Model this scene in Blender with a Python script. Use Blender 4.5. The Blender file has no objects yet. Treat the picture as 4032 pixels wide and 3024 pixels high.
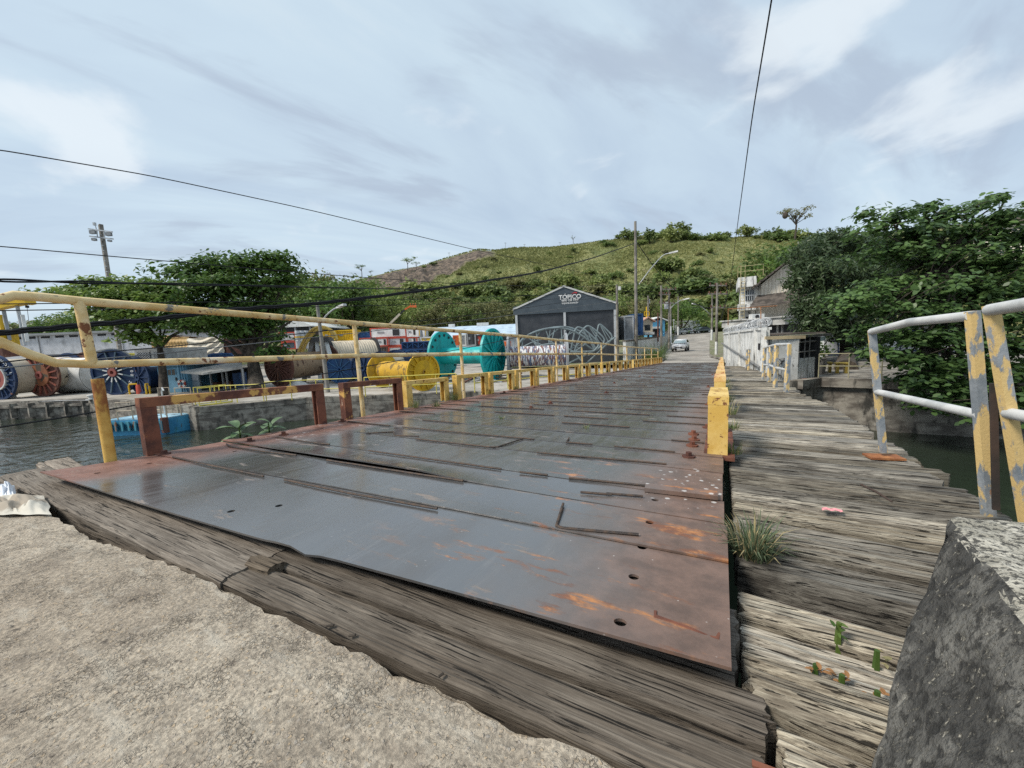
import bpy, math, random
import numpy as np
from mathutils import Vector, Matrix
R = random.Random(7)
SC = bpy.context.scene
COL = SC.collection
rad = math.radians
# ------------------------------------------------------------------ camera, sky, sun, exposure
YAW, PITCH, ROLL = rad(28.8), rad(6.5), rad(2.6)
FW = Vector((-math.sin(YAW) * math.cos(PITCH), math.cos(YAW) * math.cos(PITCH), -math.sin(PITCH)))
_r0 = Vector((math.cos(YAW), math.sin(YAW), 0)); _u0 = _r0.cross(FW)
RT = _r0 * math.cos(ROLL) - _u0 * math.sin(ROLL)
UP = _u0 * math.cos(ROLL) + _r0 * math.sin(ROLL)
cam_d = bpy.data.cameras.new('camera'); cam = bpy.data.objects.new('camera', cam_d); COL.objects.link(cam)
cam.matrix_world = Matrix(((RT.x, UP.x, -FW.x, 0), (RT.y, UP.y, -FW.y, 0), (RT.z, UP.z, -FW.z, 0), (0, 0, 0, 1)))
cam_d.sensor_width = 36; cam_d.lens = 36 * 1514 / 4032; cam_d.clip_start = 0.02; cam_d.clip_end = 6000
SC.camera = cam
SUN_EL, SUN_AZ = rad(47), rad(-138)         # high behind thin cloud, to the left and a little behind the camera
world = bpy.data.worlds.new('World'); SC.world = world; world.use_nodes = True
wt = world.node_tree; wt.nodes.clear()


class NT:
    """small helper to write node trees tersely"""
    def __init__(s, tree): s.t = tree
    def n(s, typ, **kw):
        nd = s.t.nodes.new(typ)
        for k, v in kw.items():
            if k.startswith('i_'):
                key = k[2:]; key = int(key) if key.isdigit() else key.replace('_', ' ')
                s.put(nd.inputs[key], v)
            else: setattr(nd, k, v)
        return nd
    def put(s, sock, v):
        if hasattr(v, 'default_value') and hasattr(v, 'is_output'): s.t.links.new(v, sock)
        elif isinstance(v, bpy.types.Node): s.t.links.new(v.outputs[0], sock)
        elif isinstance(v, (tuple, list)) and len(v) == 3 and sock.type == 'RGBA': sock.default_value = (*v, 1)
        else: sock.default_value = v
    def math(s, op, a, b=0.0, c=None, clamp=False):
        nd = s.n('ShaderNodeMath', operation=op, use_clamp=clamp); s.put(nd.inputs[0], a); s.put(nd.inputs[1], b)
        if c is not None: s.put(nd.inputs[2], c)
        return nd.outputs[0]
    def vmul(s, a, b):
        nd = s.n('ShaderNodeVectorMath', operation='MULTIPLY'); s.put(nd.inputs[0], a); s.put(nd.inputs[1], b); return nd.outputs[0]
    def vadd(s, a, b):
        nd = s.n('ShaderNodeVectorMath', operation='ADD'); s.put(nd.inputs[0], a); s.put(nd.inputs[1], b); return nd.outputs[0]
    def mix(s, f, a, b, mode='MIX'):
        nd = s.n('ShaderNodeMix', data_type='RGBA', blend_type=mode, clamp_factor=True)
        s.put(nd.inputs[0], f); s.put(nd.inputs[6], a); s.put(nd.inputs[7], b); return nd.outputs[2]
    def mixf(s, f, a, b):
        nd = s.n('ShaderNodeMix', data_type='FLOAT', clamp_factor=True)
        s.put(nd.inputs[0], f); s.put(nd.inputs[2], a); s.put(nd.inputs[3], b); return nd.outputs[0]
    def step(s, v, lo, hi, a=0.0, b=1.0, smooth=True):
        nd = s.n('ShaderNodeMapRange', interpolation_type='SMOOTHSTEP' if smooth else 'LINEAR'); s.put(nd.inputs[0], v)
        nd.inputs[1].default_value = lo; nd.inputs[2].default_value = hi; nd.inputs[3].default_value = a; nd.inputs[4].default_value = b
        return nd.outputs[0]
    def noise(s, vec, scale, detail=5, rough=.55, dist=0, out=0):
        nd = s.n('ShaderNodeTexNoise', i_Scale=scale, i_Detail=detail, i_Roughness=rough, i_Distortion=dist); s.put(nd.inputs['Vector'], vec); return nd.outputs[out]
    def vor(s, vec, scale, feature='F1', out=0):
        nd = s.n('ShaderNodeTexVoronoi', feature=feature, i_Scale=scale); s.put(nd.inputs['Vector'], vec); return nd.outputs[out]
    def ramp(s, v, stops):
        nd = s.n('ShaderNodeValToRGB'); s.put(nd.inputs[0], v); e = nd.color_ramp.elements
        while len(e) < len(stops): e.new(.5)
        for k, (p, c) in enumerate(stops): e[k].position = p; e[k].color = (*c, 1)
        return nd.outputs[0]
    def bump(s, h, strength, dist, nrm=None):
        nd = s.n('ShaderNodeBump', i_Strength=strength, i_Distance=dist); s.put(nd.inputs['Height'], h)
        if nrm is not None: s.put(nd.inputs['Normal'], nrm)
        return nd.outputs[0]
    def sep(s, v):
        nd = s.n('ShaderNodeSeparateXYZ'); s.put(nd.inputs[0], v); return nd.outputs


def build_sky():
    t = NT(wt)
    sky = t.n('ShaderNodeTexSky', sky_type='NISHITA', sun_disc=False, sun_elevation=SUN_EL, sun_rotation=SUN_AZ, altitude=10, air_density=1.0, dust_density=1.5, ozone_density=1.0)
    d = t.n('ShaderNodeTexCoord').outputs['Generated']
    x, y, z = t.sep(d)
    zz = t.math('ADD', t.math('MAXIMUM', z, 0.0), .22)
    cmb = t.n('ShaderNodeCombineXYZ'); t.put(cmb.inputs[0], t.math('DIVIDE', x, zz)); t.put(cmb.inputs[1], t.math('DIVIDE', y, zz))
    p = cmb.outputs[0]
    rot = t.n('ShaderNodeVectorRotate', rotation_type='Z_AXIS', i_Angle=rad(-62)); t.put(rot.inputs['Vector'], p); p = rot.outputs[0]
    st = t.vmul(p, (.55, 1.5, 1))
    big = t.noise(st, .9, 7, .55, .6)
    streak = t.noise(t.vmul(t.vadd(p, (3.1, 1.7, .4)), (.8, 2.2, 1)), 1.5, 6, .56, .5)
    puff = t.noise(t.vadd(p, (7.3, 2.2, 0)), 1.7, 8, .52, .3)
    # veil of cloud: pale base, darker grey-blue bands, a few bright puffs
    base = t.ramp(big, [(.34, (4.0, 5.0, 6.2)), (.45, (4.75, 5.8, 6.85)), (.55, (5.3, 6.45, 7.35)), (.66, (6.3, 7.15, 7.65))])
    band = t.step(streak, .5, .68)
    c = t.mix(t.math('MULTIPLY', band, .75), base, (3.9, 4.6, 5.6))
    c = t.mix(t.math('MULTIPLY', t.step(puff, .585, .71), .8), c, (7.2, 7.8, 8.2))
    hor = t.step(z, .0, .32, 1, 0)
    c = t.mix(t.math('MULTIPLY', hor, .4), c, (5.3, 6.4, 7.4))
    col = t.mix(.9, sky.outputs[0], c)
    bg = t.n('ShaderNodeBackground', i_Strength=.1); t.put(bg.inputs[0], col)
    out = t.n('ShaderNodeOutputWorld'); wt.links.new(bg.outputs[0], out.inputs[0])


build_sky()
sun_d = bpy.data.lights.new('sun', 'SUN'); sun_d.energy = 3.1; sun_d.angle = rad(15); sun_d.color = (1, .94, .84)
sun = bpy.data.objects.new('sun', sun_d); COL.objects.link(sun)
sun.rotation_euler = Vector((-math.sin(SUN_AZ) * math.cos(SUN_EL), -math.cos(SUN_AZ) * math.cos(SUN_EL), -math.sin(SUN_EL))).to_track_quat('-Z', 'Y').to_euler()
SC.view_settings.view_transform = 'Standard'; SC.view_settings.look = 'None'
SC.view_settings.exposure = .3; SC.view_settings.gamma = 1; SC.view_settings.use_curve_mapping = False
SC.render.engine = 'CYCLES'
SC.cycles.use_denoising = False; SC.cycles.max_bounces = 6; SC.cycles.diffuse_bounces = 3; SC.cycles.glossy_bounces = 3; SC.cycles.transmission_bounces = 4; SC.cycles.transparent_max_bounces = 6

# ------------------------------------------------------------------ surveying helpers (photo pixel of the 4032 px frame -> place)
FOC = 1514.0
YARD, WATER, RQ, ROAD = -2.7, -3.9, -2.02, -2.3
def ray(fx, fy): return RT * ((fx - 2016) / FOC) + UP * ((1512 - fy) / FOC) + FW
def at(fx, fy, depth): return ray(fx, fy) * depth
def on(fx, fy, z):
    d = ray(fx, fy); return d * (z / d.z)
def onY(fx, fy, Y):
    d = ray(fx, fy); return d * (Y / d.y)
def onX(fx, fy, X):
    d = ray(fx, fy); return d * (X / d.x)
def depth(p): return Vector(p).dot(FW)
def deckz(x, y): return -.751 - .048 * y - .0034 * x
def U(px, d): return px * d / FOC            # metres spanned by px pixels at depth d

# ------------------------------------------------------------------ object helpers
def tag(o, label=None, cat=None, group=None, kind=None):
    if label: o['label'] = label
    if cat: o['category'] = cat
    if group: o['group'] = group
    if kind: o['kind'] = kind
    return o
def thing(name, label, cat, loc=(0, 0, 0), rz=0, group=None):
    o = bpy.data.objects.new(name, None); o.empty_display_size = .2; COL.objects.link(o)
    o.location = loc; o.rotation_euler = (0, 0, rz)
    return tag(o, label, cat, group)
def link(name, me, parent=None, loc=None, rot=None, scale=None):
    o = bpy.data.objects.new(name, me); COL.objects.link(o)
    if parent is not None: o.parent = parent
    if loc is not None: o.location = loc
    if rot is not None: o.rotation_euler = rot
    if scale is not None: o.scale = scale
    return o
def dup(root, loc=None, rz=None, label=None, scale=None):
    def cp(o, par):
        c = o.copy(); COL.objects.link(c)
        if par is not None: c.parent = par
        for ch in kids.get(o.name, []): cp(ch, c)
        return c
    kids = {}
    for o in root.children_recursive: kids.setdefault(o.parent.name, []).append(o)
    r = cp(root, None)
    if loc is not None: r.location = loc
    if rz is not None: r.rotation_euler = (0, 0, rz)
    if scale is not None: r.scale = scale if hasattr(scale, '__len__') else (scale,) * 3
    if label: r['label'] = label
    return r


class MB:
    def __init__(s): s.v = []; s.f = []
    def add(s, vs, fs):
        b = len(s.v); s.v += [tuple(v) for v in vs]; s.f += [tuple(b + i for i in f) for f in fs]; return s
    def box(s, c, size, rz=0, m=None):
        hx, hy, hz = size[0] / 2, size[1] / 2, size[2] / 2; c = Vector(c)
        M = m if m is not None else Matrix.Rotation(rz, 3, 'Z')
        vs = [c + M @ Vector((sx * hx, sy * hy, sz * hz)) for sx in (-1, 1) for sy in (-1, 1) for sz in (-1, 1)]
        return s.add(vs, [(0, 1, 3, 2), (4, 6, 7, 5), (0, 4, 5, 1), (2, 3, 7, 6), (0, 2, 6, 4), (1, 5, 7, 3)])
    def b2(s, lo, hi): return s.box([(a + b) / 2 for a, b in zip(lo, hi)], [abs(b - a) for a, b in zip(lo, hi)])
    def beam(s, p, q, w, h, up=(0, 0, 1)):
        p, q = Vector(p), Vector(q); d = (q - p); L = d.length; d.normalize(); u = Vector(up)
        if abs(d.dot(u)) > .98: u = Vector((1, 0, 0))
        r = d.cross(u).normalized(); u = r.cross(d)
        M = Matrix((r, d, u)).transposed()
        return s.box((p + q) / 2, (w, L, h), m=M)
    def tube(s, pts, r, n=8, closed=False, caps=True):
        pts = [Vector(p) for p in pts]; k = len(pts); rr = r if hasattr(r, '__len__') else [r] * k
        ref = None; rings = []
        for i in range(k):
            a = pts[i - 1] if (i or closed) else pts[i]; b = pts[(i + 1) % k] if (i < k - 1 or closed) else pts[i]
            d = (b - a).normalized()
            if ref is None:
                ref = d.cross(Vector((0, 0, 1))) if abs(d.z) < .9 else d.cross(Vector((1, 0, 0)))
            e = (ref - d * ref.dot(d))
            if e.length < 1e-6: e = d.orthogonal()
            e.normalize(); ref = e; g = d.cross(e)
            rings.append([pts[i] + (e * math.cos(2 * math.pi * j / n) + g * math.sin(2 * math.pi * j / n)) * rr[i] for j in range(n)])
        b = len(s.v); vs = [v for rg in rings for v in rg]; fs = []
        for i in range(k if closed else k - 1):
            for j in range(n):
                a0, a1 = i * n + j, i * n + (j + 1) % n; i2 = (i + 1) % k
                fs.append((a0, a1, i2 * n + (j + 1) % n, i2 * n + j))
        if caps and not closed: fs += [tuple(range(n - 1, -1, -1)), tuple((k - 1) * n + j for j in range(n))]
        return s.add(vs, fs)
    def cyl(s, p, q, r, n=16, r2=None): return s.tube([p, q], [r, r if r2 is None else r2], n)
    def lathe(s, prof, axis_p, axis_d, n=24):
        """prof: list of (r, t) along the axis, closed when first == last"""
        d = Vector(axis_d).normalized(); e = d.orthogonal().normalized(); g = d.cross(e); p = Vector(axis_p); k = len(prof)
        vs = [p + d * t + (e * math.cos(2 * math.pi * j / n) + g * math.sin(2 * math.pi * j / n)) * r for (r, t) in prof for j in range(n)]
        fs = [(i * n + j, i * n + (j + 1) % n, (i + 1) * n + (j + 1) % n, (i + 1) * n + j) for i in range(k - 1) for j in range(n)]
        return s.add(vs, fs)
    def prism(s, poly, vec):
        """planar polygon (3d points) pushed along vec"""
        k = len(poly); v = Vector(vec); a = [Vector(p) for p in poly]
        return s.add(a + [p + v for p in a], [tuple(range(k - 1, -1, -1)), tuple(range(k, 2 * k))] + [(i, (i + 1) % k, k + (i + 1) % k, k + i) for i in range(k)])
    def quad(s, a, b, c, d): return s.add([a, b, c, d], [(0, 1, 2, 3)])
    def grid(s, fn, nu, nv):
        vs = [fn(i / nu, j / nv) for i in range(nu + 1) for j in range(nv + 1)]
        return s.add(vs, [(i * (nv + 1) + j, (i + 1) * (nv + 1) + j, (i + 1) * (nv + 1) + j + 1, i * (nv + 1) + j + 1) for i in range(nu) for j in range(nv)])
    def mesh(s, name, mat, smooth=False, off=None):
        me = bpy.data.meshes.new(name)
        vs = s.v if off is None else [(v[0] - off[0], v[1] - off[1], v[2] - off[2]) for v in s.v]
        me.from_pydata(vs, [], s.f)
        for m in (mat if isinstance(mat, (list, tuple)) else [mat]): me.materials.append(m)
        if smooth:
            me.polygons.foreach_set('use_smooth', [True] * len(me.polygons)); me.set_sharp_from_angle(angle=rad(40))
        me.update(); return me
    def build(s, name, mat, parent=None, smooth=False, local=False):
        """local=False: the vertices are in world space and the parent is unrotated"""
        off = None
        if parent is not None and not local:
            off = Vector((0, 0, 0)); p = parent
            while p is not None: off = off + Vector(p.location); p = p.parent
        return link(name, s.mesh(name, mat, smooth, off), parent)
def solo(name, mb, mat, label, cat, base, smooth=False, group=None, kind=None):
    """a thing that is one mesh, its origin at base"""
    o = link(name, mb.mesh(name, mat, smooth, base), None, base)
    return tag(o, label, cat, group, kind)
def struct(name, mb, mat, smooth=False):
    return tag(link(name, mb.mesh(name, mat, smooth)), kind='structure')
def text_mesh(txt, size, mat, depth=.002, bold=0.0, align='CENTER', spacing=1.0):
    cu = bpy.data.curves.new('lettering', 'FONT'); cu.body = txt; cu.size = size; cu.extrude = depth; cu.align_x = align; cu.align_y = 'CENTER'
    cu.offset = bold * size; cu.space_character = spacing; cu.resolution_u = 3
    o = bpy.data.objects.new('lettering', cu); COL.objects.link(o)
    bpy.context.view_layer.update()
    me = bpy.data.meshes.new_from_object(o.evaluated_get(bpy.context.evaluated_depsgraph_get()))
    bpy.data.objects.remove(o); bpy.data.curves.remove(cu); me.materials.clear(); me.materials.append(mat); return me
def frame_mat(loc, xdir, ydir):
    x = Vector(xdir).normalized(); y = (Vector(ydir) - x * Vector(ydir).dot(x)).normalized(); z = x.cross(y)
    return Matrix(((x.x, y.x, z.x, loc[0]), (x.y, y.y, z.y, loc[1]), (x.z, y.z, z.z, loc[2]), (0, 0, 0, 1)))
def put_world(o, M):
    """give a (parented) object a world matrix"""
    if o.parent is not None:
        bpy.context.view_layer.update(); o.matrix_parent_inverse = o.parent.matrix_world.inverted()
    o.matrix_world = M

# ------------------------------------------------------------------ materials
def new_mat(name):
    m = bpy.data.materials.new(name); m.use_nodes = True; m.node_tree.nodes.clear(); t = NT(m.node_tree)
    b = t.n('ShaderNodeBsdfPrincipled'); o = t.n('ShaderNodeOutputMaterial'); m.node_tree.links.new(b.outputs[0], o.inputs[0])
    return m, t, b
def ocoord(t, rnd=True):
    c = t.n('ShaderNodeTexCoord').outputs['Object']
    if rnd:
        r = t.n('ShaderNodeObjectInfo').outputs['Random']; c = t.vadd(c, t.vmul(t.n('ShaderNodeCombineXYZ', i_0=r, i_1=r, i_2=r), (31.7, 17.3, 23.9)))
    return c
def pmat(name, c1, c2, scale=3, rough=(.6, .85), bump=.2, bscale=None, stretch=(1, 1, 1), metallic=0, lo=.38, hi=.62, patches=(), detail=6, spec=.4, bdist=.01):
    """two-tone weathered surface; patches = [(colour, scale, lo, hi, rough, stretch)] laid over by noise"""
    m, t, b = new_mat(name); v = ocoord(t); vs = t.vmul(v, stretch)
    n = t.noise(vs, scale, detail, .6); f = t.step(n, lo, hi)
    col = t.mix(f, c1, c2); rg = t.mixf(f, rough[0], rough[1]); h = n
    for k, (pc, ps, pl, ph, pr, pst) in enumerate(patches):
        pn = t.noise(t.vmul(t.vadd(v, (k * 5.3 + 2, k * 3.1, k * 7.7)), pst), ps, 7, .62); pf = t.step(pn, pl, ph)
        col = t.mix(pf, col, pc); rg = t.mixf(pf, rg, pr); h = t.math('SUBTRACT', h, t.math('MULTIPLY', pf, .35))
    t.put(b.inputs['Base Color'], col); t.put(b.inputs['Roughness'], rg)
    b.inputs['Metallic'].default_value = metallic; b.inputs['Specular IOR Level'].default_value = spec
    if bump:
        fine = t.noise(vs, bscale or scale * 8, 4, .6)
        t.put(b.inputs['Normal'], t.bump(t.math('ADD', t.math('MULTIPLY', h, .6), t.math('MULTIPLY', fine, .5)), bump, bdist))
    return m
def flat(name, c, rough=.5, metallic=0, var=.12):
    d = tuple(x * (1 - var * 2) for x in c)
    return pmat(name, d, c, scale=2.5, rough=(rough, min(1, rough + .12)), bump=.06, metallic=metallic)
def leaf_mat(name, dark, light, trans=.3, gloss=.45, amount=.6):
    m, t, b = new_mat(name)
    rnd = t.n('ShaderNodeNewGeometry').outputs['Random Per Island']
    big = t.noise(t.n('ShaderNodeTexCoord').outputs['Object'], .55, 3)
    f = t.math('ADD', t.math('MULTIPLY', rnd, amount), t.math('MULTIPLY', t.step(big, .35, .68), 1 - amount))
    orr = t.n('ShaderNodeObjectInfo').outputs['Random']
    col = t.mix(f, dark, light)
    hsv = t.n('ShaderNodeHueSaturation', i_Color=col); t.put(hsv.inputs['Value'], t.step(orr, 0, 1, .75, 1.2)); t.put(hsv.inputs['Hue'], t.step(orr, 0, 1, .515, .485))
    t.put(b.inputs['Base Color'], hsv.outputs[0]); b.inputs['Roughness'].default_value = gloss; b.inputs['Specular IOR Level'].default_value = .35
    tr = t.n('ShaderNodeBsdfTranslucent'); t.put(tr.inputs[0], hsv.outputs[0])
    mx = t.n('ShaderNodeMixShader', i_0=trans); t.t.links.new(b.outputs[0], mx.inputs[1]); t.t.links.new(tr.outputs[0], mx.inputs[2])
    out = [n for n in t.t.nodes if n.type == 'OUTPUT_MATERIAL'][0]; t.t.links.new(mx.outputs[0], out.inputs[0])
    return m
import bmesh
# ---- surface library
ROOT = Vector((-2.0, .8, -.95))               # the bridge thing's origin
def steel_deck():
    m, t, b = new_mat('worn_wet_steel'); c = t.n('ShaderNodeTexCoord').outputs['Object']
    w = t.vadd(c, tuple(ROOT)); x, y, z = t.sep(w)
    n1 = t.noise(w, 1.6, 6, .6); n2 = t.noise(t.vmul(w, (1, 3.5, 1)), 3.2, 7, .65); fine = t.noise(w, 90, 3, .6); mid = t.noise(w, 11, 6, .65)
    wob = t.math('MULTIPLY', t.math('SUBTRACT', n1, .5), 1.0)
    er = t.step(t.math('ADD', x, t.math('MULTIPLY', wob, .6)), -.72, -.1)
    el = t.step(t.math('ADD', x, t.math('MULTIPLY', wob, .7)), -3.25, -3.75)
    er = t.math('MULTIPLY', er, t.step(y, 5, 14, 1, .45)); el = t.math('MULTIPLY', el, t.step(y, 8, 20, 1, .6))
    st = t.noise(t.vmul(w, (14, 2.2, 1)), 1.2, 5, .65)
    steel = t.mix(st, (.23, .226, .225), (.3, .295, .293))
    steel = t.mix(t.math('MULTIPLY', t.step(t.noise(t.vmul(w, (2.2, .9, 1)), 1.1, 7, .68), .48, .7), .42), steel, (.2, .17, .145))
    steel = t.mix(t.math('MULTIPLY', t.step(t.noise(t.vmul(w, (9, .8, 1)), 1.6, 6, .7), .56, .7), .5), steel, (.36, .34, .32))
    far = t.step(y, 6, 16)                       # the far half is scraped pale by traffic
    steel = t.mix(t.math('MULTIPLY', far, t.step(mid, .42, .6)), steel, (.33, .33, .34))
    rr = t.mix(t.step(mid, .3, .7), (.115, .075, .058), (.2, .125, .095)); rl = t.mix(t.step(mid, .3, .7), (.16, .075, .052), (.26, .13, .095))
    col = t.mix(er, steel, rr); col = t.mix(el, col, rl)
    # deep rust around the welds and dust beside the bars
    pr = t.math('MULTIPLY', t.step(n2, .55, .66), t.step(x, -1.5, -.7)); pr = t.math('MULTIPLY', pr, t.step(y, 3.2, 2.2))
    col = t.mix(t.math('MULTIPLY', pr, .85), col, t.mix(t.step(mid, .45, .62), (.2, .075, .035), (.52, .21, .06)))
    dust = t.math('MULTIPLY', t.step(t.noise(t.vmul(w, (1, 4, 1)), 2.4, 7, .7), .585, .68), t.step(x, -.2, -.8))
    col = t.mix(t.math('MULTIPLY', dust, .75), col, (.27, .2, .155))
    gx = t.math('ADD', t.math('POWER', t.math('ADD', x, .16), 2), t.math('MULTIPLY', t.math('POWER', t.math('SUBTRACT', y, 2.3), 2), .6)); dv = t.vor(t.vadd(w, t.vmul(t.noise(w, 40, 3, .6, out=1), (.02, .02, .02))), 17, out=0); dr = t.math('MULTIPLY', t.step(dv, .24, .14), t.step(gx, .09, .05)); col = t.mix(t.math('MULTIPLY', dr, .75), col, (.6, .58, .56))
    spk = t.vor(w, 38, out=0); spc = t.vor(w, 38, out=1); sx, sy, sz = t.sep(spc)
    fleck = t.math('MULTIPLY', t.step(spk, .16, .08), t.step(sx, .93, .95)); col = t.mix(t.math('MULTIPLY', fleck, .6), col, (.6, .56, .52))
    ldrop = t.math('MULTIPLY', t.math('MULTIPLY', t.step(t.noise(w, 9, 6, .7), .55, .66), t.step(x, -3.2, -3.5)), t.step(t.math('ABSOLUTE', t.math('SUBTRACT', y, 2.5)), .8, .3))
    col = t.mix(t.math('MULTIPLY', ldrop, .7), col, (.6, .53, .49))
    rust = t.math('MAXIMUM', t.math('MAXIMUM', er, el), t.math('MAXIMUM', pr, t.math('MULTIPLY', dust, .8)))
    t.put(b.inputs['Base Color'], col)
    t.put(b.inputs['Roughness'], t.mixf(rust, t.math('ADD', t.step(st, .3, .7, .16, .26), t.math('MULTIPLY', far, .1)), .56))
    t.put(b.inputs['Metallic'], t.mixf(rust, .75, .0)); b.inputs['Specular IOR Level'].default_value = .55
    h = t.math('ADD', t.math('MULTIPLY', fine, t.mixf(rust, .08, .5)), t.math('MULTIPLY', mid, t.mixf(rust, .3, .6)))
    t.put(b.inputs['Normal'], t.bump(h, .16, .006)); return m
def wood(name, dark, mid_, pale, fr=230, crack=.43):
    """sawn timber, grain along the object's x: fine fibres, long dark checks, a few worn pale ridges"""
    m, t, b = new_mat(name); v = ocoord(t); orr = t.n('ShaderNodeObjectInfo').outputs['Random']
    w = t.vadd(v, t.vmul(t.noise(t.vmul(v, (2.2, 3, 3)), 1, 2, .5, out=1), (.0, .022, .022)))
    fib = t.noise(t.vmul(w, (4.5, fr, fr)), 1, 5, .65); chk = t.noise(t.vmul(w, (2.6, fr * .55, fr * .55)), 1, 4, .6); broad = t.noise(t.vmul(w, (1.9, fr * .17, fr * .17)), 1, 6, .72); big = t.noise(v, 2.6, 5, .6)
    col = t.mix(t.step(broad, .36, .64), mid_, pale); col = t.mix(t.step(fib, .34, .66, .75, 0), col, dark); col = t.mix(t.math('MULTIPLY', t.step(big, .48, .66), .55), col, dark)
    ck = t.step(chk, crack, crack - .07); deep = t.math('MULTIPLY', t.step(chk, .5, .44), t.step(broad, .42, .34)); ck = t.math('MAXIMUM', ck, deep)
    col = t.mix(t.math('MULTIPLY', ck, .93), col, (.014, .012, .01))
    hsv = t.n('ShaderNodeHueSaturation', i_Color=col); t.put(hsv.inputs['Value'], t.step(orr, 0, 1, .55, 1.35)); t.put(hsv.inputs['Saturation'], t.step(t.math('FRACT', t.math('MULTIPLY', orr, 7.3)), 0, 1, .75, 1.2))
    t.put(b.inputs['Base Color'], hsv.outputs[0]); b.inputs['Roughness'].default_value = .85; b.inputs['Specular IOR Level'].default_value = .25
    h = t.math('SUBTRACT', t.math('ADD', t.math('MULTIPLY', fib, .4), t.math('MULTIPLY', broad, .7)), t.math('MULTIPLY', ck, .9))
    t.put(b.inputs['Normal'], t.bump(h, 1.0, .006)); return m
def old_concrete():
    m, t, b = new_mat('worn_concrete'); v = t.n('ShaderNodeTexCoord').outputs['Object']
    n = t.noise(v, .9, 7, .62); n2 = t.noise(v, 6, 8, .68); f = t.noise(v, 85, 6, .75); f2 = t.noise(v, 30, 7, .72)
    pv = t.vadd(v, t.vmul(t.noise(v, 60, 3, .6, out=1), (.014, .014, .014)))
    cell = t.vor(pv, 95, out=0); cc = t.vor(pv, 95, out=1); r, g_, bb = t.sep(cc)
    col = t.mix(t.step(n, .36, .62), (.47, .388, .295), (.59, .505, .395)); col = t.mix(t.math('MULTIPLY', t.step(n2, .45, .68), .7), col, (.27, .222, .172))
    col = t.mix(t.step(f, .4, .62), t.mix(.55, col, (.1, .085, .07)), col); col = t.mix(t.math('MULTIPLY', t.step(f2, .56, .68), .55), col, (.56, .51, .43))
    peb = t.math('MULTIPLY', t.step(cell, .45, .3), t.step(r, .58, .64))
    col = t.mix(t.math('MULTIPLY', peb, .65), col, t.mix(g_, (.58, .43, .27), (.42, .38, .34)))
    pit = t.step(f2, .41, .34); col = t.mix(t.math('MULTIPLY', pit, .8), col, (.075, .062, .052))
    wv = t.vadd(v, t.vmul(t.noise(v, 18, 4, .65, out=1), (.05, .05, .05))); crv = t.math('MULTIPLY', t.step(t.vor(wv, 80, 'DISTANCE_TO_EDGE'), .12, .02), t.step(t.noise(v, 9, 6, .7), .5, .62)); col = t.mix(t.math('MULTIPLY', crv, .5), col, (.14, .115, .09))
    strk = t.noise(t.vmul(v, (1.6, 7, 1)), 1.3, 6, .65); col = t.mix(t.math('MULTIPLY', t.step(strk, .54, .7), .5), col, (.6, .55, .46)); col = t.mix(t.math('MULTIPLY', t.step(strk, .44, .3), .55), col, (.22, .18, .142))
    ck2 = t.math('MULTIPLY', t.step(t.vor(t.vadd(v, t.vmul(t.noise(v, 3, 5, .6, out=1), (.5, .5, .5))), .75, 'DISTANCE_TO_EDGE'), .006, .001), .8); _ = ck2
    t.put(b.inputs['Base Color'], col); b.inputs['Roughness'].default_value = .88; b.inputs['Specular IOR Level'].default_value = .25
    h = t.math('SUBTRACT', t.math('ADD', t.math('MULTIPLY', f, .45), t.math('ADD', t.math('MULTIPLY', peb, .3), t.math('MULTIPLY', f2, .9))), t.math('MULTIPLY', crv, .5))
    t.put(b.inputs['Normal'], t.bump(h, .85, .016)); return m
def water_mat():
    m, t, b = new_mat('harbour_water'); v = t.n('ShaderNodeTexCoord').outputs['Object']
    b.inputs['Base Color'].default_value = (.022, .03, .02, 1); b.inputs['Roughness'].default_value = .04; b.inputs['IOR'].default_value = 1.33
    calm = t.step(t.sep(v)[0], -6, 2, 1, .25)
    a = t.noise(t.vmul(v, (1, 1.6, 1)), 1.5, 4, .55, .4); c = t.noise(t.vmul(v, (1, 1.4, 1)), .42, 3, .5)
    h = t.math('MULTIPLY', t.math('ADD', t.math('MULTIPLY', a, .5), c), calm)
    t.put(b.inputs['Normal'], t.bump(h, .6, .3)); return m
YEL, YEL2 = (.62, .39, .09), (.74, .52, .18)
M = {}
M['deck'] = steel_deck()
M['plank'] = wood('weathered_planks', (.085, .07, .055), (.25, .218, .172), (.5, .455, .37))
M['beam'] = wood('brown_timber', (.1, .078, .058), (.215, .172, .13), (.33, .275, .215), 210, .41)
M['concrete'] = old_concrete()
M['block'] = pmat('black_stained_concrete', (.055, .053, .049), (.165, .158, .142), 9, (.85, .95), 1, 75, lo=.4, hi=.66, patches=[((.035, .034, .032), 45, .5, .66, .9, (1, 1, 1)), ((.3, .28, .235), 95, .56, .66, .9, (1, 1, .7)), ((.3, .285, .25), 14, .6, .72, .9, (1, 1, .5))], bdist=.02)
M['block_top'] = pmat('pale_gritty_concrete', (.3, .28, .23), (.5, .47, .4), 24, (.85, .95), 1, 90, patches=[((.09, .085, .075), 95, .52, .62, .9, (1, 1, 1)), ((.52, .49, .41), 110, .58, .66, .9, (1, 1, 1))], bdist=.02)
M['water'] = water_mat()
M['quay'] = pmat('stained_quay_concrete', (.115, .1, .085), (.3, .275, .235), 1.4, (.8, .9), .4, 18, (1, 1, 2.2), patches=[((.05, .048, .042), 2.4, .52, .66, .85, (1, 1, .4)), ((.42, .39, .34), 5, .62, .75, .9, (1, 1, .5))])
M['yard'] = pmat('dusty_yard_ground', (.3, .275, .235), (.43, .4, .36), .7, (.85, .95), .3, 9, patches=[((.2, .18, .15), 1.6, .56, .7, .9, (1, 1, 1))])
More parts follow.
